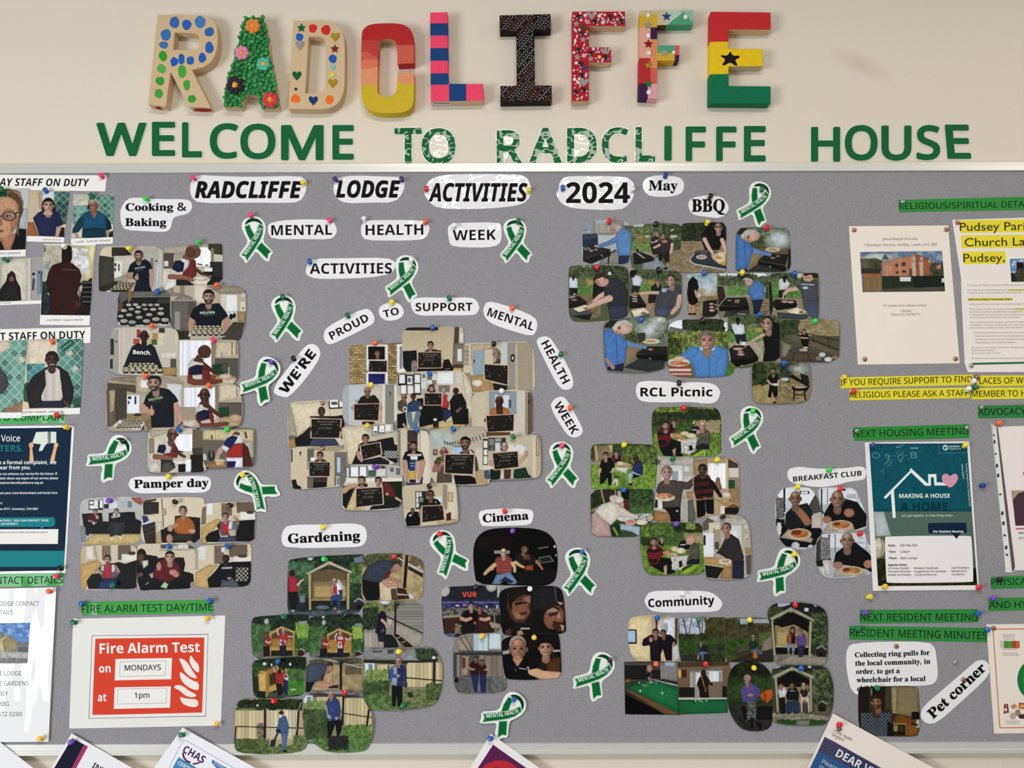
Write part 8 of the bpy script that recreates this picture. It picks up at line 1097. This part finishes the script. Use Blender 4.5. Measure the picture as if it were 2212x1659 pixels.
o = craft(LA, [(265,137),(640,146),(720,153),(775,175),(815,212),(838,270),(843,340),(840,440),(822,520),(782,592),(715,640),(595,668),(778,1030),(565,1022),(392,690),(345,1018),(175,1000)], [[(430,310),(600,316),(645,326),(666,350),(666,430),(645,470),(600,478),(418,472)]], 'tan letter R with blue and green paint dabs', [CARD], lambda x, y, w: 0)
for i, (x, y, a, b, c) in enumerate([(428,212,46,58,'3a68ac'),(545,235,46,52,'2c60b8'),(672,212,58,62,'4a7cb4'),(762,305,52,50,'3468ac'),(345,335,52,62,'3c70b0'),(325,430,44,38,'3f72b0'),(760,455,46,56,'2e62b0'),(694,552,40,48,'2a5cb4'),(580,580,40,44,'3464b0'),(495,565,34,54,'2c5cb0'),(425,590,38,46,'2a58b4'),(320,537,44,50,'3a9c30'),(305,660,44,46,'5cac48'),(292,775,46,44,'3a9a34'),(276,893,44,50,'44a03c'),(500,680,42,66,'4aa63c'),(545,812,36,56,'44a23a'),(596,945,40,42,'3c9c30')]):
    piece(o, LA, blob(x, y, a, b, i+5), c, 'paint', 'paint_dab', .0002, 2)
def under(o, crop, x0, x1, y, col, name, d0=.004, d1=.020):   # a dab on the underside of a letter
    a = K(crop, [(x0, y)])[0]; b = K(crop, [(x1, y)])[0]; A = W(*a, DF); B = W(*b, DF); z = (A[2]+B[2])/2-.0002; t = np.arange(14)*2*math.pi/14
    v = [((A[0]+B[0])/2+(B[0]-A[0])/2*math.cos(q), -(d0+d1)/2-(d1-d0)/2*math.sin(q), A[2]+(B[2]-A[2])*(.5+.5*math.cos(q))-.0003) for q in t]
    return obj(name, v, [list(range(14))], mat(col, 'paint'), o)
under(o, LA, 225, 335, 1010, 'a02028', 'paint_dab'); under(o, LA, 590, 770, 1030, 'a02028', 'paint_dab')
# A: green scrunched tissue balls and flowers
AO = [(1105,165),(1275,165),(1312,300),(1335,500),(1385,750),(1422,1025),(1258,1028),(1232,905),(1110,895),(1056,1022),(893,1015),(952,700),(1048,380),(1080,230)]
o = craft(LA, AO, [], 'letter A covered in green scrunched tissue with flowers', [CARD, mat('2c7a40', 'tissue')], lambda x, y, w: 1 if w == 'f' else 0)
def puff(col, sd, r, parent, px, py, name, dz=0, sq=1.0, kind='tissue'):
    q = random.Random(sd); bm = bmesh.new(); bmesh.ops.create_icosphere(bm, subdivisions=2, radius=r)
    for v in bm.verts: v.co *= q.uniform(.78, 1.16)
    me = bpy.data.meshes.new(name); bm.to_mesh(me); bm.free(); me.materials.append(mat(col, kind))
    for f in me.polygons: f.use_smooth = True
    b = bpy.data.objects.new(name, me); COL.objects.link(b); b.parent = parent
    b.location = Vector(W(px, py, DF+r*.35+dz))-loc_of(parent); b.scale = (1, .8, sq)
    return b
rng = random.Random(4); pts = []; AP = K(LA, AO); G5 = [(1180,252,72,'ec8a3c','f0a040'),(1075,507,70,'f08cb4','f0a040'),(1280,612,68,'58c0ac','f0b840'),(1008,818,88,'2a1428','f0b030'),(1345,955,80,'d83c44','f09a30')]
FLP = [(K(LA, [(x, y)])[0], r/4.424) for x, y, r, _, _ in G5]
for _ in range(9000):
    x, y = rng.uniform(480, 603), rng.uniform(36, 232)
    if inside(AP, np.array([x]), np.array([y]))[0] and all((x-a)**2+(y-b)**2 > 62 for a, b in pts) and all(math.hypot(x-c[0], y-c[1]) > r*.75 for c, r in FLP): pts.append((x, y))
shades = ['2f8f48', '38a050', '278040', '44a85c']
protos = []; rest_v, rest_f, n0 = [], [], 0
for i, (x, y) in enumerate(pts):
    r = rng.uniform(.0038, .0050)
    if i < 100:
        if i < 8: b = puff(shades[i % 4], i, .0045, o, x, y, 'tissue_ball'); protos.append(b)
        else:
            b = protos[i % 8].copy(); COL.objects.link(b); b.location = Vector(W(x, y, DF+.0015))-loc_of(o); b.rotation_euler = (rng.uniform(0, 6), rng.uniform(0, 6), 0)
    else:
        me = protos[i % 8].data; c = W(x, y, DF+.0015); t = Matrix.Rotation(rng.uniform(0, 6), 3, 'X') @ Matrix.Rotation(rng.uniform(0, 6), 3, 'Z')
        rest_v += [np.array(t @ v.co)*(1, .8, 1)+c for v in me.vertices]; rest_f += [[k+n0 for k in p.vertices] for p in me.polygons]; n0 += len(me.vertices)
rb = obj('tissue_ball_fill', rest_v, rest_f, mat('2f8f48', 'tissue'), o, smooth=True); rb['kind'] = 'stuff'
for j, (x, y, r, c1, c2) in enumerate(G5):
    px, py = K(LA, [(x, y)])[0]; fl = empty('flower', Vector(W(px, py, DF))-loc_of(o)); fl.parent = o
    for k in range(7):
        a = 2*math.pi*k/7+j; puff(c1, j*9+k, r/4.424*.00087*.44, fl, px+r/4.424*.62*math.cos(a), py+r/4.424*.62*math.sin(a), 'petal', .001)
    puff(c2, j+70, r/4.424*.00087*.42, fl, px, py, 'flower_centre', .0022)
o = craft(LA, [(1562,195),(1800,197),(1880,202),(1960,222),(2018,275),(2050,345),(2058,450),(2057,780),(2045,890),(2000,985),(1930,1030),(1840,1046),(1515,1040)], [[(1712,350),(1825,351),(1862,368),(1875,410),(1870,815),(1852,868),(1800,888),(1678,888)]], 'tan letter D with hearts, stars and paint dabs', [CARD], lambda x, y, w: 0)
for i, (x, y, a, b, c) in enumerate([(1750,270,44,46,'d03030'),(1878,285,46,52,'cc2c30'),(1622,355,40,42,'2c5cb0'),(1942,562,44,44,'2a58b0'),(1588,945,48,48,'ee7028'),(1910,955,46,48,'ee7028')]): piece(o, LA, blob(x, y, a, b, i+40), c, 'paint', 'paint_dab', .0002, 2)
for p, c, n in [(star(1640,265,42), '1c7c48', 'star_sticker'), (star(1960,465,42), 'a82828', 'star_sticker'), (heart(1964,352,44), 'd8b838', 'heart_sticker'), (heart(1625,432,42), 'c8c4c4', 'heart_sticker'), (heart(1597,722,44), '1c7c40', 'heart_sticker'), (heart(1940,795,44), 'd8b838', 'heart_sticker'), (heart(1754,960,44), '244c98', 'heart_sticker'), (heart(1937,642,26), '7cc8dc', 'heart_gem'), (heart(1937,714,28, -90), 'e0d850', 'heart_gem'), (ell(1587,850,13), '5c1830', 'round_gem')]:
    piece(o, LA, p, c, 'gem' if 'gem' in n else 'glitter', n, .0016, 0)
CC = ['b42828', 'bc4038', 'cc5c4c', 'dc7454', 'e09468', 'cdb02c']; cm = [mat(c, 'paint') for c in CC]+[mat('b49a70', 'card')]
def cp(x, y, w):
    if w in 'sd' and 330 < x < 530 and 350 < y < 930 and y < 480: return 6
    if w == 'd' and y < 700 and x > 500: return 0
    if x > 520: return 0 if y < 430 else (2 if y < 650 else (4 if y < 790 else 5))
    return 0 if y < 380 else (1 if y < 500 else (2 if y < 580 else (3 if y < 660 else (4 if y < 830 else 5))))
craft(LB, [(180,330),(195,280),(245,238),(340,222),(520,222),(600,240),(655,285),(680,350),(683,605),(525,612),(520,440),(502,395),(460,372),(385,372),(352,398),(340,450),(330,860),(345,908),(395,928),(460,925),(500,897),(520,850),(525,695),(682,695),(684,940),(665,1022),(610,1066),(530,1080),(350,1080),(250,1050),(195,985),(172,880)], [], 'letter C painted in bands from red through orange to yellow', cm, cp,
 [((170,380),(520,400)), ((170,500),(520,430)), ((170,580),(520,550)), ((170,665),(520,620)), ((170,815),(700,800)), ((520,430),(700,430))])
LM = [mat('f04868', 'paint'), mat('173f78', 'paint'), CARD]
def lp(x, y, w):
    if w == 'd': return 2
    if y > 800: return (0 if x < 1018 else (1 if x < 1182 else 0)) if w != 's' or x > 1300 else 0
    return 0 if y < 222 or 338 < y < 458 or 580 < y < 698 else 1
o = craft(LB, [(836,118),(1002,115),(1008,800),(1342,800),(1345,962),(843,970)], [], 'letter L in bright pink and navy squares', LM, lp, [((800,224),(1100,222)), ((800,340),(1100,337)), ((800,460),(1100,458)), ((800,582),(1100,580)), ((800,702),(1100,698)), ((800,812),(1400,803)), ((1018,700),(1018,1000)), ((1182,700),(1182,1000))])
a0 = W(*K(LB, [(850, 970)])[0], DF); a1 = W(*K(LB, [(1035, 967)])[0], DF)
ps = obj('price_sticker', [(a0[0], -.0215, a0[2]-.0006), (a1[0], -.0215, a1[2]-.0006), (a1[0], -.006, a1[2]-.0006), (a0[0], -.006, a0[2]-.0006)], [(0, 3, 2, 1)], mat('d8ccc4', 'paper'), o)
v, f = [], []
for i in range(16):
    t = .1+.8*i/16; x = a0[0]+(a1[0]-a0[0])*t; k = len(v); v += [(x, -.0175, a0[2]-.0008), (x+.0012, -.0175, a0[2]-.0008), (x+.0012, -.0145+.003*(i % 3 == 0), a0[2]-.0008), (x, -.0145, a0[2]-.0008)]; f.append((k, k+3, k+2, k+1))
obj('printed_marks', v, f, mat('3a3030', 'ink'), ps)
IO = [(1500,145),(1988,132),(1992,288),(1832,292),(1838,815),(1998,815),(1999,968),(1508,975),(1508,820),(1665,818),(1660,297),(1503,300)]
o = craft(LB, IO, [], 'black letter I with white dots and metallic zigzag lines', [mat('171012', 'paint')], lambda x, y, w: 0)
IP = K(LB, IO); sh = []; u = np.array([.66, -.75]); nrm = np.array([.75, .66]); c0 = K(LB, [(1750, 560)])[0]; rng = random.Random(8)
INr = lambda p: inside(IP, np.array([p[0]]), np.array([p[1]]))[0]
for r in range(-16, 17):
    base = c0+nrm*r*11.5; zc = ['8a8684', '9c9896', 'a04838', '7c8c94', 'b0aca8'][rng.randrange(5)]
    for s in range(-48, 48):
        p = base+u*s*3.6+nrm*(1.9 if s % 2 else -1.9); q = base+u*(s+1)*3.6+nrm*(-1.9 if s % 2 else 1.9)
        if INr(p) and INr(q): sh.append((zc, stroke([p, q], .8)))
    base = c0+nrm*(r+.5)*11.5
    for s in range(-26, 26):
        p = base+u*s*6.6+nrm*rng.uniform(-.6, .6)
        if INr(p) and INr(p+2) and INr(p-2) and rng.random() < .85: sh.append(('e8e4e0', ell(p[0], p[1], 1.0, 1.0, 8)))
vs, fs, fm, n0 = [], [], [], 0; cols = sorted({h for h, _ in sh})
for h, p in sh:
    p = p if np.sum(p[:, 0]*np.roll(p[:, 1], -1)-np.roll(p[:, 0], -1)*p[:, 1]) < 0 else p[::-1]
    vs.append(W(p[:, 0], p[:, 1], DF+.0002)); fs.append(list(range(n0, n0+len(p)))); n0 += len(p); fm.append(cols.index(h))
obj('glitter_pattern', np.vstack(vs), fs, [mat(c, 'ink') for c in cols], o, fm)
# F with gems
FO = [(160,110),(665,108),(665,250),(318,250),(318,450),(530,450),(530,597),(318,600),(318,965),(160,968)]
o = craft(LC, FO, [], 'red letter F crowded with gems, silver stars and hearts', [mat('b01c28', 'paint'), CARD], lambda x, y, w: 1 if w == 'd' else 0)
used = []
def gem(x, y, r, col, kind, name, shape='o', a=0, th=.0022):
    used.append((x, y, r)); p = ell(x, y, r, r, 12) if shape == 'o' else (ell(x, y, r, r*.5, 12, math.radians(a)) if shape == 'm' else (star(x, y, r, a-90) if shape == 's' else heart(x, y, r, a)))
    p = K(LC, p); c = p.mean(0); n = len(p)
    a_ = np.sum(p[:, 0]*np.roll(p[:, 1], -1)-np.roll(p[:, 0], -1)*p[:, 1])
    if a_ > 0: p = p[::-1]
    q = c+(p-c)*.55; v = np.vstack([W(p[:, 0], p[:, 1], DF-.0002), W(p[:, 0], p[:, 1], DF+th*.35), W(q[:, 0], q[:, 1], DF+th)])
    f = [[i, (i+1) % n, (i+1) % n+n, i+n][::-1] for i in range(n)]+[[i+n, (i+1) % n+n, (i+1) % n+2*n, i+2*n][::-1] for i in range(n)]+[list(range(2*n, 3*n))]
    return obj(name, v, f, mat(col, kind), o)
for x, y in [(222,160),(520,160),(628,200),(378,205),(257,318),(222,478),(343,508),(474,545),(240,607),(248,718),(268,855),(196,880)]: gem(x, y, 25, '2a0610', 'gem', 'black_gem')
for x, y, r, a in [(200,228,36,0),(265,378,36,8),(208,546,38,5),(338,562,36,-5)]: gem(x, y, r, 'cfc4bc', 'glitter', 'silver_star', 's', a, .0012)
for x, y, r, a in [(345,152,40,0),(466,486,36,-20),(272,785,44,10),(493,500,22,0)]: gem(x, y, r, 'cdc4bc', 'glitter', 'silver_heart', 'h', a, .0012)
gem(268, 262, 36, '1f7a48', 'glitter', 'green_star', 's', 0, .0012); gem(278, 648, 34, '2a60a8', 'glitter', 'blue_star', 's', 0, .0012)
gem(594, 186, 16, '7cc4d8', 'gem', 'blue_gem'); gem(505, 568, 14, 'c04cb8', 'gem', 'pink_gem'); gem(455, 215, 20, 'c8d8cc', 'gem', 'clear_gem'); gem(420, 152, 20, 'e4dcd8', 'gem', 'clear_gem'); gem(272, 532, 22, 'e8a8c8', 'gem', 'pink_gem'); gem(420, 545, 18, 'd8d068', 'gem', 'yellow_gem')
rng = random.Random(12); FPo = np.array(FO, float)
for _ in range(5000):
    if len(used) >= 98: break
    x, y = rng.uniform(168, 655), rng.uniform(118, 955); r = rng.choice([9, 10, 12, 14, 17])
    if not all(inside(FPo, np.array([x+dx]), np.array([y+dy]))[0] for dx, dy in ((r, 0), (-r, 0), (0, r), (0, -r))): continue
    if any(math.hypot(x-a, y-b) < r+c*.82 for a, b, c in used): continue
    k = rng.random(); gem(x, y, r*(1.5 if k < .3 and r > 11 else 1), rng.choice(['ece4e4', 'e8dcd8', 'e8c8d4', 'e8d0a8', 'dcc4dc', 'f0ece8']), 'gem', 'pale_gem', 'm' if k < .3 and r > 11 else 'o', rng.uniform(30, 150))
# patchwork F
PM = [mat(c, 'paint') for c in ('cfa838', 'cdb890', 'b8ccb8', '4f9c78', 'e0a490', '3c1c48', 'dc8c5c', 'b42c30', 'd05c54', 'dca0a8', '6c4434', '8fbcA0'.lower())]
def fp(x, y, w):
    if y < 262:
        if w == 'd': return 10 if x < 1080 else 3
        if x < 970: return 0 if y > 140 else 1
        if x < 1060: return 1
        return 3 if y > 240-(x-1060)*.75 and x < 1225 or y > 115+(x-1225)*1.1 and x >= 1225 else (2 if x < 1200 else 11)
    if x > 972: return (3 if y < 505 else 0) if x < 1140 else (8 if y < 525 else 5)
    if y < 555: return 5 if x > 905 and y < 375 else (6 if x > 915 else 4)
    if y < 800: return 7 if x < 905 else (6 if y < 650 else 8)
    return 5 if x < 880 else 9
o = craft(LC, [(808,100),(1318,97),(1312,235),(970,240),(972,435),(1185,433),(1180,578),(972,580),(968,945),(797,930)], [], 'letter F painted in patchwork colours with star stickers', PM, fp, [((780,140),(980,140)), ((970,60),(970,1000)), ((1060,240),(1225,115)), ((1225,115),(1320,225)), ((780,262),(1000,262)), ((908,250),(908,820)), ((780,375),(1000,375)), ((780,555),(990,555)), ((970,505),(1200,505)), ((1140,420),(1140,600)), ((780,800),(990,800)), ((882,790),(882,960)), ((908,650),(975,650)), ((1140,525),(1200,525)), ((1060,80),(1060,245)), ((1200,80),(1200,140))])
for p, c in [(star(1062,155,44), '1f5ca8'), (star(882,238,40), 'c8c4bc'), (star(887,418,44), 'b02028'), (star(890,622,42), 'e0b030'), (star(890,800,42), '289850'), (star(1040,500,40), 'd0ccc4')]: piece(o, LC, p, c, 'glitter', 'star_sticker', .0014)
for x, y, r in [(886,146,18),(886,338,20),(892,506,20),(892,880,22),(1243,160,20),(1130,498,15)]: piece(o, LC, ell(x, y, r), 'ece8e4', 'gem', 'clear_gem', .0024)
EM = [mat('c42c30', 'paint'), mat('e8c41c', 'paint'), mat('0c6e4c', 'paint'), CARD]
o = craft(LC, [(1482,110),(2057,118),(2057,285),(1655,283),(1650,465),(1980,467),(1980,632),(1655,635),(1655,820),(2058,823),(2056,990),(1472,985)], [], 'letter E in red, yellow and green with black star', EM, lambda x, y, w: 3 if w == 'd' and y < 800 and x > 1640 else (0 if y < 399 else (1 if y < 707 else 2)), [((1400,400),(1700,398)), ((1400,712),(1700,705))])
piece(o, LC, [(1672,482),(1692,535),(1760,530),(1758,552),(1712,572),(1742,622),(1720,630),(1670,592),(1608,630),(1590,618),(1628,568),(1576,535),(1585,525),(1645,535)], '140c0c', 'paint', 'black_star', .0003, 1)
# ---------------------------------------------------------------- flat laminated letters
def flat(ch, box, word, shear=0, shiny=False, fill=None, ord_=''):
    x0, y0, x1, y1 = box
    o = txt(None, ch if ch != 'I' else 'l', (x0, y1), (x1, y1), y1-y0, 'r', '0f6233', .036, 0, None, 'flat_letter', True, 1, 'crinkle' if shiny else 'gloss', 1.0, .0016)
    if shear:
        for v in o.data.vertices: v.co.x -= shear*.00088*(v.co.z/((y1-y0)*.00088))
    m = o.modifiers.new('thick', 'SOLIDIFY'); m.thickness = .0005; m.offset = -1
    tag(o, 'flat laminated green letter %s%s of %s' % (ch, ord_, word), 'letter', 'flat green letters above the board')
    v = np.array([q.co[:] for q in o.data.vertices]); f = [list(p.vertices) for p in o.data.polygons]; n = len(v)//13; v = v[:n]; f = f[:len(f)//13]; V, F = [], []
    for k in range(8):
        a = k*math.pi/4; V.append(v+np.array([math.cos(a)*.0046, .0007+.00001*k, math.sin(a)*.0046])); F += [[i+k*n for i in p] for p in f]
    e = obj('laminate_edge', np.vstack(V)+np.array(o.location), F, mat('dfe3d4', 'gloss'), o)
    if fill is not None: obj('laminate_window', W(*np.array(fill, float).T, .0013), [list(range(len(fill)))[::-1]], mat('e9e4d8', 'crinkle'), o)
wl_ = [('W',208,265,316,337,''),('E',328,263,378,337,', second'),('L',393,264,436,340,''),('C',453,266,514,343,''),('O',519,267,595,344,''),('M',607,270,699,346,''),('E',718,270,764,345,', last')]
for c, a, b, d, e, q in wl_: flat(c, (a, b, d, e), 'WELCOME', 0, False, None, q)
flat('T', (852,276,911,352), 'TO', 0, True); flat('O', (911,277,984,355), 'TO', 0, True, ell(947.5, 317, 22, 27, 24))
for c, a, b, d, e, q, s, fl in [('R',1073,281,1128,356,'',1,[(1088,291),(1105,293),(1110,303),(1106,320),(1098,338),(1090,355),(1088,330)]),('A',1143,276,1213,353,'',1,[(1178,292),(1190,325),(1166,325)]),('D',1225,276,1289,352,'',1,[(1240,289),(1258,291),(1272,305),(1273,325),(1262,338),(1240,340)]),('C',1300,275,1357,351,'',1,None),('L',1373,274,1415,349,'',1,None),('I',1435,272,1451,347,'',0,None),('F',1481,273,1525,348,', first',0,None),('F',1547,273,1591,348,', second',0,None),('E',1607,272,1654,349,'',0,None)]:
    flat(c, (a, b, d, e), 'the long middle word', 0, bool(s), fl, q)
for c, a, b, d, e, s in [('H',1752,274,1815,349,0),('O',1825,270,1896,347,0),('U',1904,271,1969,347,0),('S',1980,270,2031,346,0),('E',2044,269,2095,343,6)]: flat(c, (a, b, d, e), 'HOUSE', s)
# ---------------------------------------------------------------- pins
def pin_mesh(col, kind='plastic'):
    prof = [(0, 0), (.0046, 0), (.0050, .0008), (.0046, .0022), (.0030, .0034), (.0025, .0056), (.0030, .0078), (.0052, .0092), (.0058, .0104), (.0054, .0118), (.0036, .0126), (0, .0128)] if kind == 'plastic' else [(.0054, 0), (.0054, .0006), (.0050, .0017), (.0040, .0028), (.0024, .0036), (0, .0039)]
    n = 16; v, f = [], []
    for r, z in prof:
        for k in range(n): a = 2*math.pi*k/n; v.append((r*math.cos(a), r*math.sin(a), z))
    for i in range(len(prof)-1):
        for k in range(n): f.append((i*n+k, i*n+(k+1) % n, (i+1)*n+(k+1) % n, (i+1)*n+k))
    b = len(v)
    for z in (.001, -.0035):
        for k in range(6): a = 2*math.pi*k/6; v.append((.0006*math.cos(a), .0006*math.sin(a), z))
    f += [(b+k, b+(k+1) % 6, b+6+(k+1) % 6, b+6+k) for k in range(6)]
    me = bpy.data.meshes.new('push_pin'); me.from_pydata(v, [], f)
    for p in me.polygons: p.use_smooth = True
    me.materials.append(mat(col, kind if kind == 'metal' else 'plastic')); me.materials.append(mat('b8b8b4', 'metal'))
    for p in me.polygons[-6:]: p.material_index = 1
    return me
PC = {'red': 'd8242c', 'orange': 'f26a38', 'yellow': 'f0dc34', 'amber': 'f0c23c', 'green': '12714a', 'lime': '3cd050', 'blue': '1d5fae', 'navy': '203f8c', 'pink': 'ee4a78', 'purple': '7444b4', 'violet': '4a2a78', 'black': '141214', 'white': 'f0eeee'}
PM_ = {}; rng = random.Random(77)
def pin(c, x, y, label, tilt=None):
    metal = c in ('copper', 'silver')
    if c not in PM_:
        me = pin_mesh({'copper': 'c08c78', 'silver': 'c8c4bc'}.get(c) or PC[c], 'metal' if metal else 'plastic'); o = bpy.data.objects.new('thumb_tack' if metal else 'push_pin', me); PM_[c] = o
    else: o = PM_[c].copy()
    COL.objects.link(o)
    ix, iy = int((x+OFF)/CELL), int((y+OFF)/CELL); L = HM[iy-1:iy+2, ix-1:ix+2].max(); d = FELT+STEP*L+.0003
    o.location = Vector(W(x, y, d))
    if metal: t = Vector((0, -1, 0))
    else:
        a = math.radians(tilt if tilt is not None else rng.choice([60, 75, 90, 100, 120, 140])); s = rng.uniform(.2, .5); t = Vector((math.cos(a)*s, -1, math.sin(a)*s))
    o.rotation_euler = t.to_track_quat('Z', 'Y').to_euler()
    o.scale = (.86,)*3
    tag(o, label, 'pin', 'push pins and tacks on the board')
NM = {'amber': 'deep yellow', 'lime': 'bright green', 'violet': 'dark purple', 'navy': 'dark blue', 'copper': 'copper domed tack', 'silver': 'silver domed tack'}
for line in '''pink 222 384 top right corner of the upper STAFF ON DUTY strip|green 8 412 large close-up staff portrait|blue 101 415 portrait of woman in navy top|green 202 426 portrait of woman in teal tunic|white 141 535 portrait of dark figure on staircase|green 17 564 portrait of dark hooded figure|orange 115 741 portrait of man in striped shirt|red 125 900 COMPLAIN strip below that portrait|amber 147 925 top right corner of navy complaints poster|black 133 1229 bottom right corner of navy complaints poster|pink 125 1246 CONTACT DETAILS strip|orange 110 1278 top right corner of contact details sheet|amber 92 1596 bottom right corner of contact details sheet
green 164 1345 top left corner of fire alarm notice|amber 450 1336 top right corner of fire alarm notice|amber 469 1564 bottom right corner of fire alarm notice|blue 182 1304 left end of FIRE ALARM strip|blue 457 1299 right end of FIRE ALARM strip|purple 158 1602 tilted certificate with navy band|green 397 1587 certificate with purple smile logo
lime 320 433 Cooking & Baking label|yellow 281 540 photo of man with thumb up by muffin tray|lime 432 527 photo of man in red top, top right of Cooking group|orange 472 620 photo of man holding white cupcake tray|blue 344 633 photo of muffins with no person|orange 333 707 photo of man in dark jumper with cupcakes|pink 463 738 upper photo of man chopping food|orange 316 815 photo of man with thumb up over cupcakes|orange 454 836 lower photo of man chopping food|blue 390 931 photo of man mixing beneath cooking photos|lime 492 930 photo of person from behind with bowl
yellow 367 1032 Pamper day label|purple 240 1082 photo of two people on black sofas|black 380 1085 photo of man in orange jumper|black 500 1092 upper photo of man in football top|green 247 1266 lower photo of man in football top|blue 368 1181 photo of man in maroon jumper|blue 495 1182 photo of man beside patterned cushion
pink 422 388 left end of the first title label|yellow 658 398 right end of the first title label|violet 728 391 left end of LODGE label|violet 868 391 right end of LODGE label|red 921 411 left end of italic ACTIVITIES label|yellow 1142 416 right end of italic ACTIVITIES label|blue 1216 410 left end of 2024 label|white 1364 414 right end of 2024 label|navy 1436 383 May label|black 1532 428 BBQ label
pink 543 468 ribbon left of upper MENTAL label|pink 714 479 upper MENTAL label|white 788 478 left end of upper HEALTH label|orange 918 483 right end of upper HEALTH label|white 981 491 upper WEEK label|green 1119 482 ribbon right of upper WEEK label|blue 670 568 plain ACTIVITIES label|white 889 564 ribbon touching plain ACTIVITIES label|green 612 645 ribbon above WE'RE label|green 753 685 PROUD label|yellow 849 656 TO label|green 972 647 SUPPORT label|orange 1107 668 tilted MENTAL label|green 1210 768 steep HEALTH label|orange 1231 883 steep WEEK label|black 636 777 WE'RE label|purple 587 784 ribbon left of WE'RE label
orange 811 743 photo of person at window|blue 934 711 photo of smiling person on sofa|black 1066 745 photo of person in hallway|yellow 801 834 photo of person in brown jumper|blue 930 809 photo of group on sofa|white 1084 847 photo of person in orange top|copper 697 871 photo of person with bowed head|amber 797 921 photo of person reclining with tilted chalkboard|copper 697 969 photo of person by grey door|blue 902 931 photo of man with colourful poster|blue 981 929 photo of two people below paper ribbons|green 1109 945 photo of person with raised fist|purple 812 1010 photo of two people on green sofa|black 928 1052 photo of man in glasses with chalkboard
green 253 0 skip|red 1314 482 photo of man reaching over grill|black 1416 488 photo of two people embracing|yellow 1526 485 photo of man by glass table|red 1655 496 upper photo of man at smoking grill|red 1290 580 photo of man bending to prepare food|black 1424 586 photo of man with raised arm|blue 1521 592 photo of person from behind at grill|yellow 1603 592 photo of man at open-lidded grill|blue 1714 594 photo of man with tongs|blue 1386 693 lower photo of man at smoking grill|black 1518 695 photo of man with plate of food outdoors|blue 1638 682 photo of man in black shirt at grill|lime 1757 696 photo of lone man by brick wall|blue 1692 788 photo of man in black shorts|green 1645 412 ribbon right of BBQ label
black 1467 830 RCL Picnic label|red 1477 884 upper photo of four at picnic table|yellow 1346 963 photo of three at picnic table|blue 1349 1060 photo of person in cream jumper|green 1451 993 photo of grey-haired man in kitchen|yellow 1547 995 photo of man in striped top|purple 1459 1134 lower photo of four at picnic table|black 1560 1117 photo of man at wooden worktop|lime 1626 890 ribbon below RCL Picnic label|pink 1215 965 ribbon below steep WEEK label|black 266 955 ribbon above Pamper day|yellow 526 1027 ribbon with upside down lettering
yellow 700 1141 Gardening label|lime 704 1209 photo of two by arbour seat|red 851 1204 upper photo of man bent over planting|black 857 1305 photo of man by planter trough|green 617 1333 left photo of two painting arbour|black 745 1331 right photo of two painting arbour|blue 602 1428 photo of arbour from the side|black 737 1430 lower photo of man bent over planting|yellow 865 1408 top of photo of man with spade|green 873 1525 bottom of photo of man with spade|red 596 1514 photo of person strimming|red 745 1497 photo of bald man in leafy garden
red 1092 1105 Cinema label|purple 1106 1149 photo of dark cinema seats|black 1031 1268 photo of foyer with orange letters|white 1146 1272 photo of two shadowed faces|amber 1044 1374 photo of two by glass doors|amber 1155 1378 photo of two smiling faces|red 952 1154 ribbon left of dark cinema photo|blue 1257 1193 ribbon right of dark cinema photo|black 1317 1427 ribbon alone between Cinema and Community|blue 1111 1511 ribbon above red circle poster|blue 1062 1595 top corner of red circle poster
white 1473 1283 Community label|blue 1418 1335 photo of two with thumbs up in hallway|green 1509 1340 photo of park bench and house|yellow 1619 1339 photo of log bench|red 1717 1307 photo of two in arbour|orange 1418 1434 photo of green pool table|red 1524 1435 photo of person with cue|yellow 1628 1442 photo of person in purple coat|blue 1728 1445 photo of three in arbour
lime 1788 1017 BREAKFAST CLUB label|yellow 1720 1054 upper left breakfast photo|red 1814 1058 upper right breakfast photo|red 1855 1154 lower breakfast photo|yellow 1713 1199 ribbon below breakfast photos|yellow 1875 1290 bare felt below teal poster|green 1893 1485 photo of man in checked shirt|copper 1936 1396 ring pull note|copper 2081 1468 Pet corner label|silver 2064 1431 bare felt above Pet corner label|red 1811 1565 public health poster
silver 1950 436 left end of RELIGIOUS/SPIRITUAL strip|copper 1845 497 top left corner of mosque notice|copper 2044 496 top right corner of mosque notice|copper 1868 776 bottom left corner of mosque notice|copper 2064 775 bottom right corner of mosque notice|copper 2068 481 top left of highlighted notice|silver 2098 790 bottom left of highlighted notice
yellow 1819 818 left end of upper yellow strip|red 1842 848 left end of lower yellow strip|copper 2111 815 left end of LACES OF W strip|white 2101 826 join of the upper yellow strips|white 2089 843 right end of lower yellow strip|green 2103 840 left end of MEMBER TO H strip|silver 2121 880 ADVOCACY strip|silver 1851 931 left end of NEXT HOUSING strip|silver 2089 924 right end of NEXT HOUSING strip
navy 1884 964 top left corner of teal poster|yellow 2082 965 top right corner of teal poster|amber 1908 1268 bottom left corner of teal poster|red 2112 1270 bottom right corner of teal poster|navy 2119 1050 bare felt right of teal poster|orange 2155 916 punched pocket|black 2156 1253 PHYSICA strip|purple 2143 1294 AND HY strip|purple 1866 1324 left end of NEXT RESIDENT strip|blue 2110 1326 right end of NEXT RESIDENT strip|green 1851 1360 left end of MINUTES strip|blue 2131 1362 right end of MINUTES strip|copper 2146 1357 top left corner of healthy eating poster'''.replace('\n', '|').split('|'):
    c, x, y, host = line.split(' ', 3)
    if host == 'skip': continue
    pin(c, float(x), float(y), '%s on %s' % (NM.get(c, c) if c in ('copper', 'silver') else NM.get(c, c)+' push pin', host))
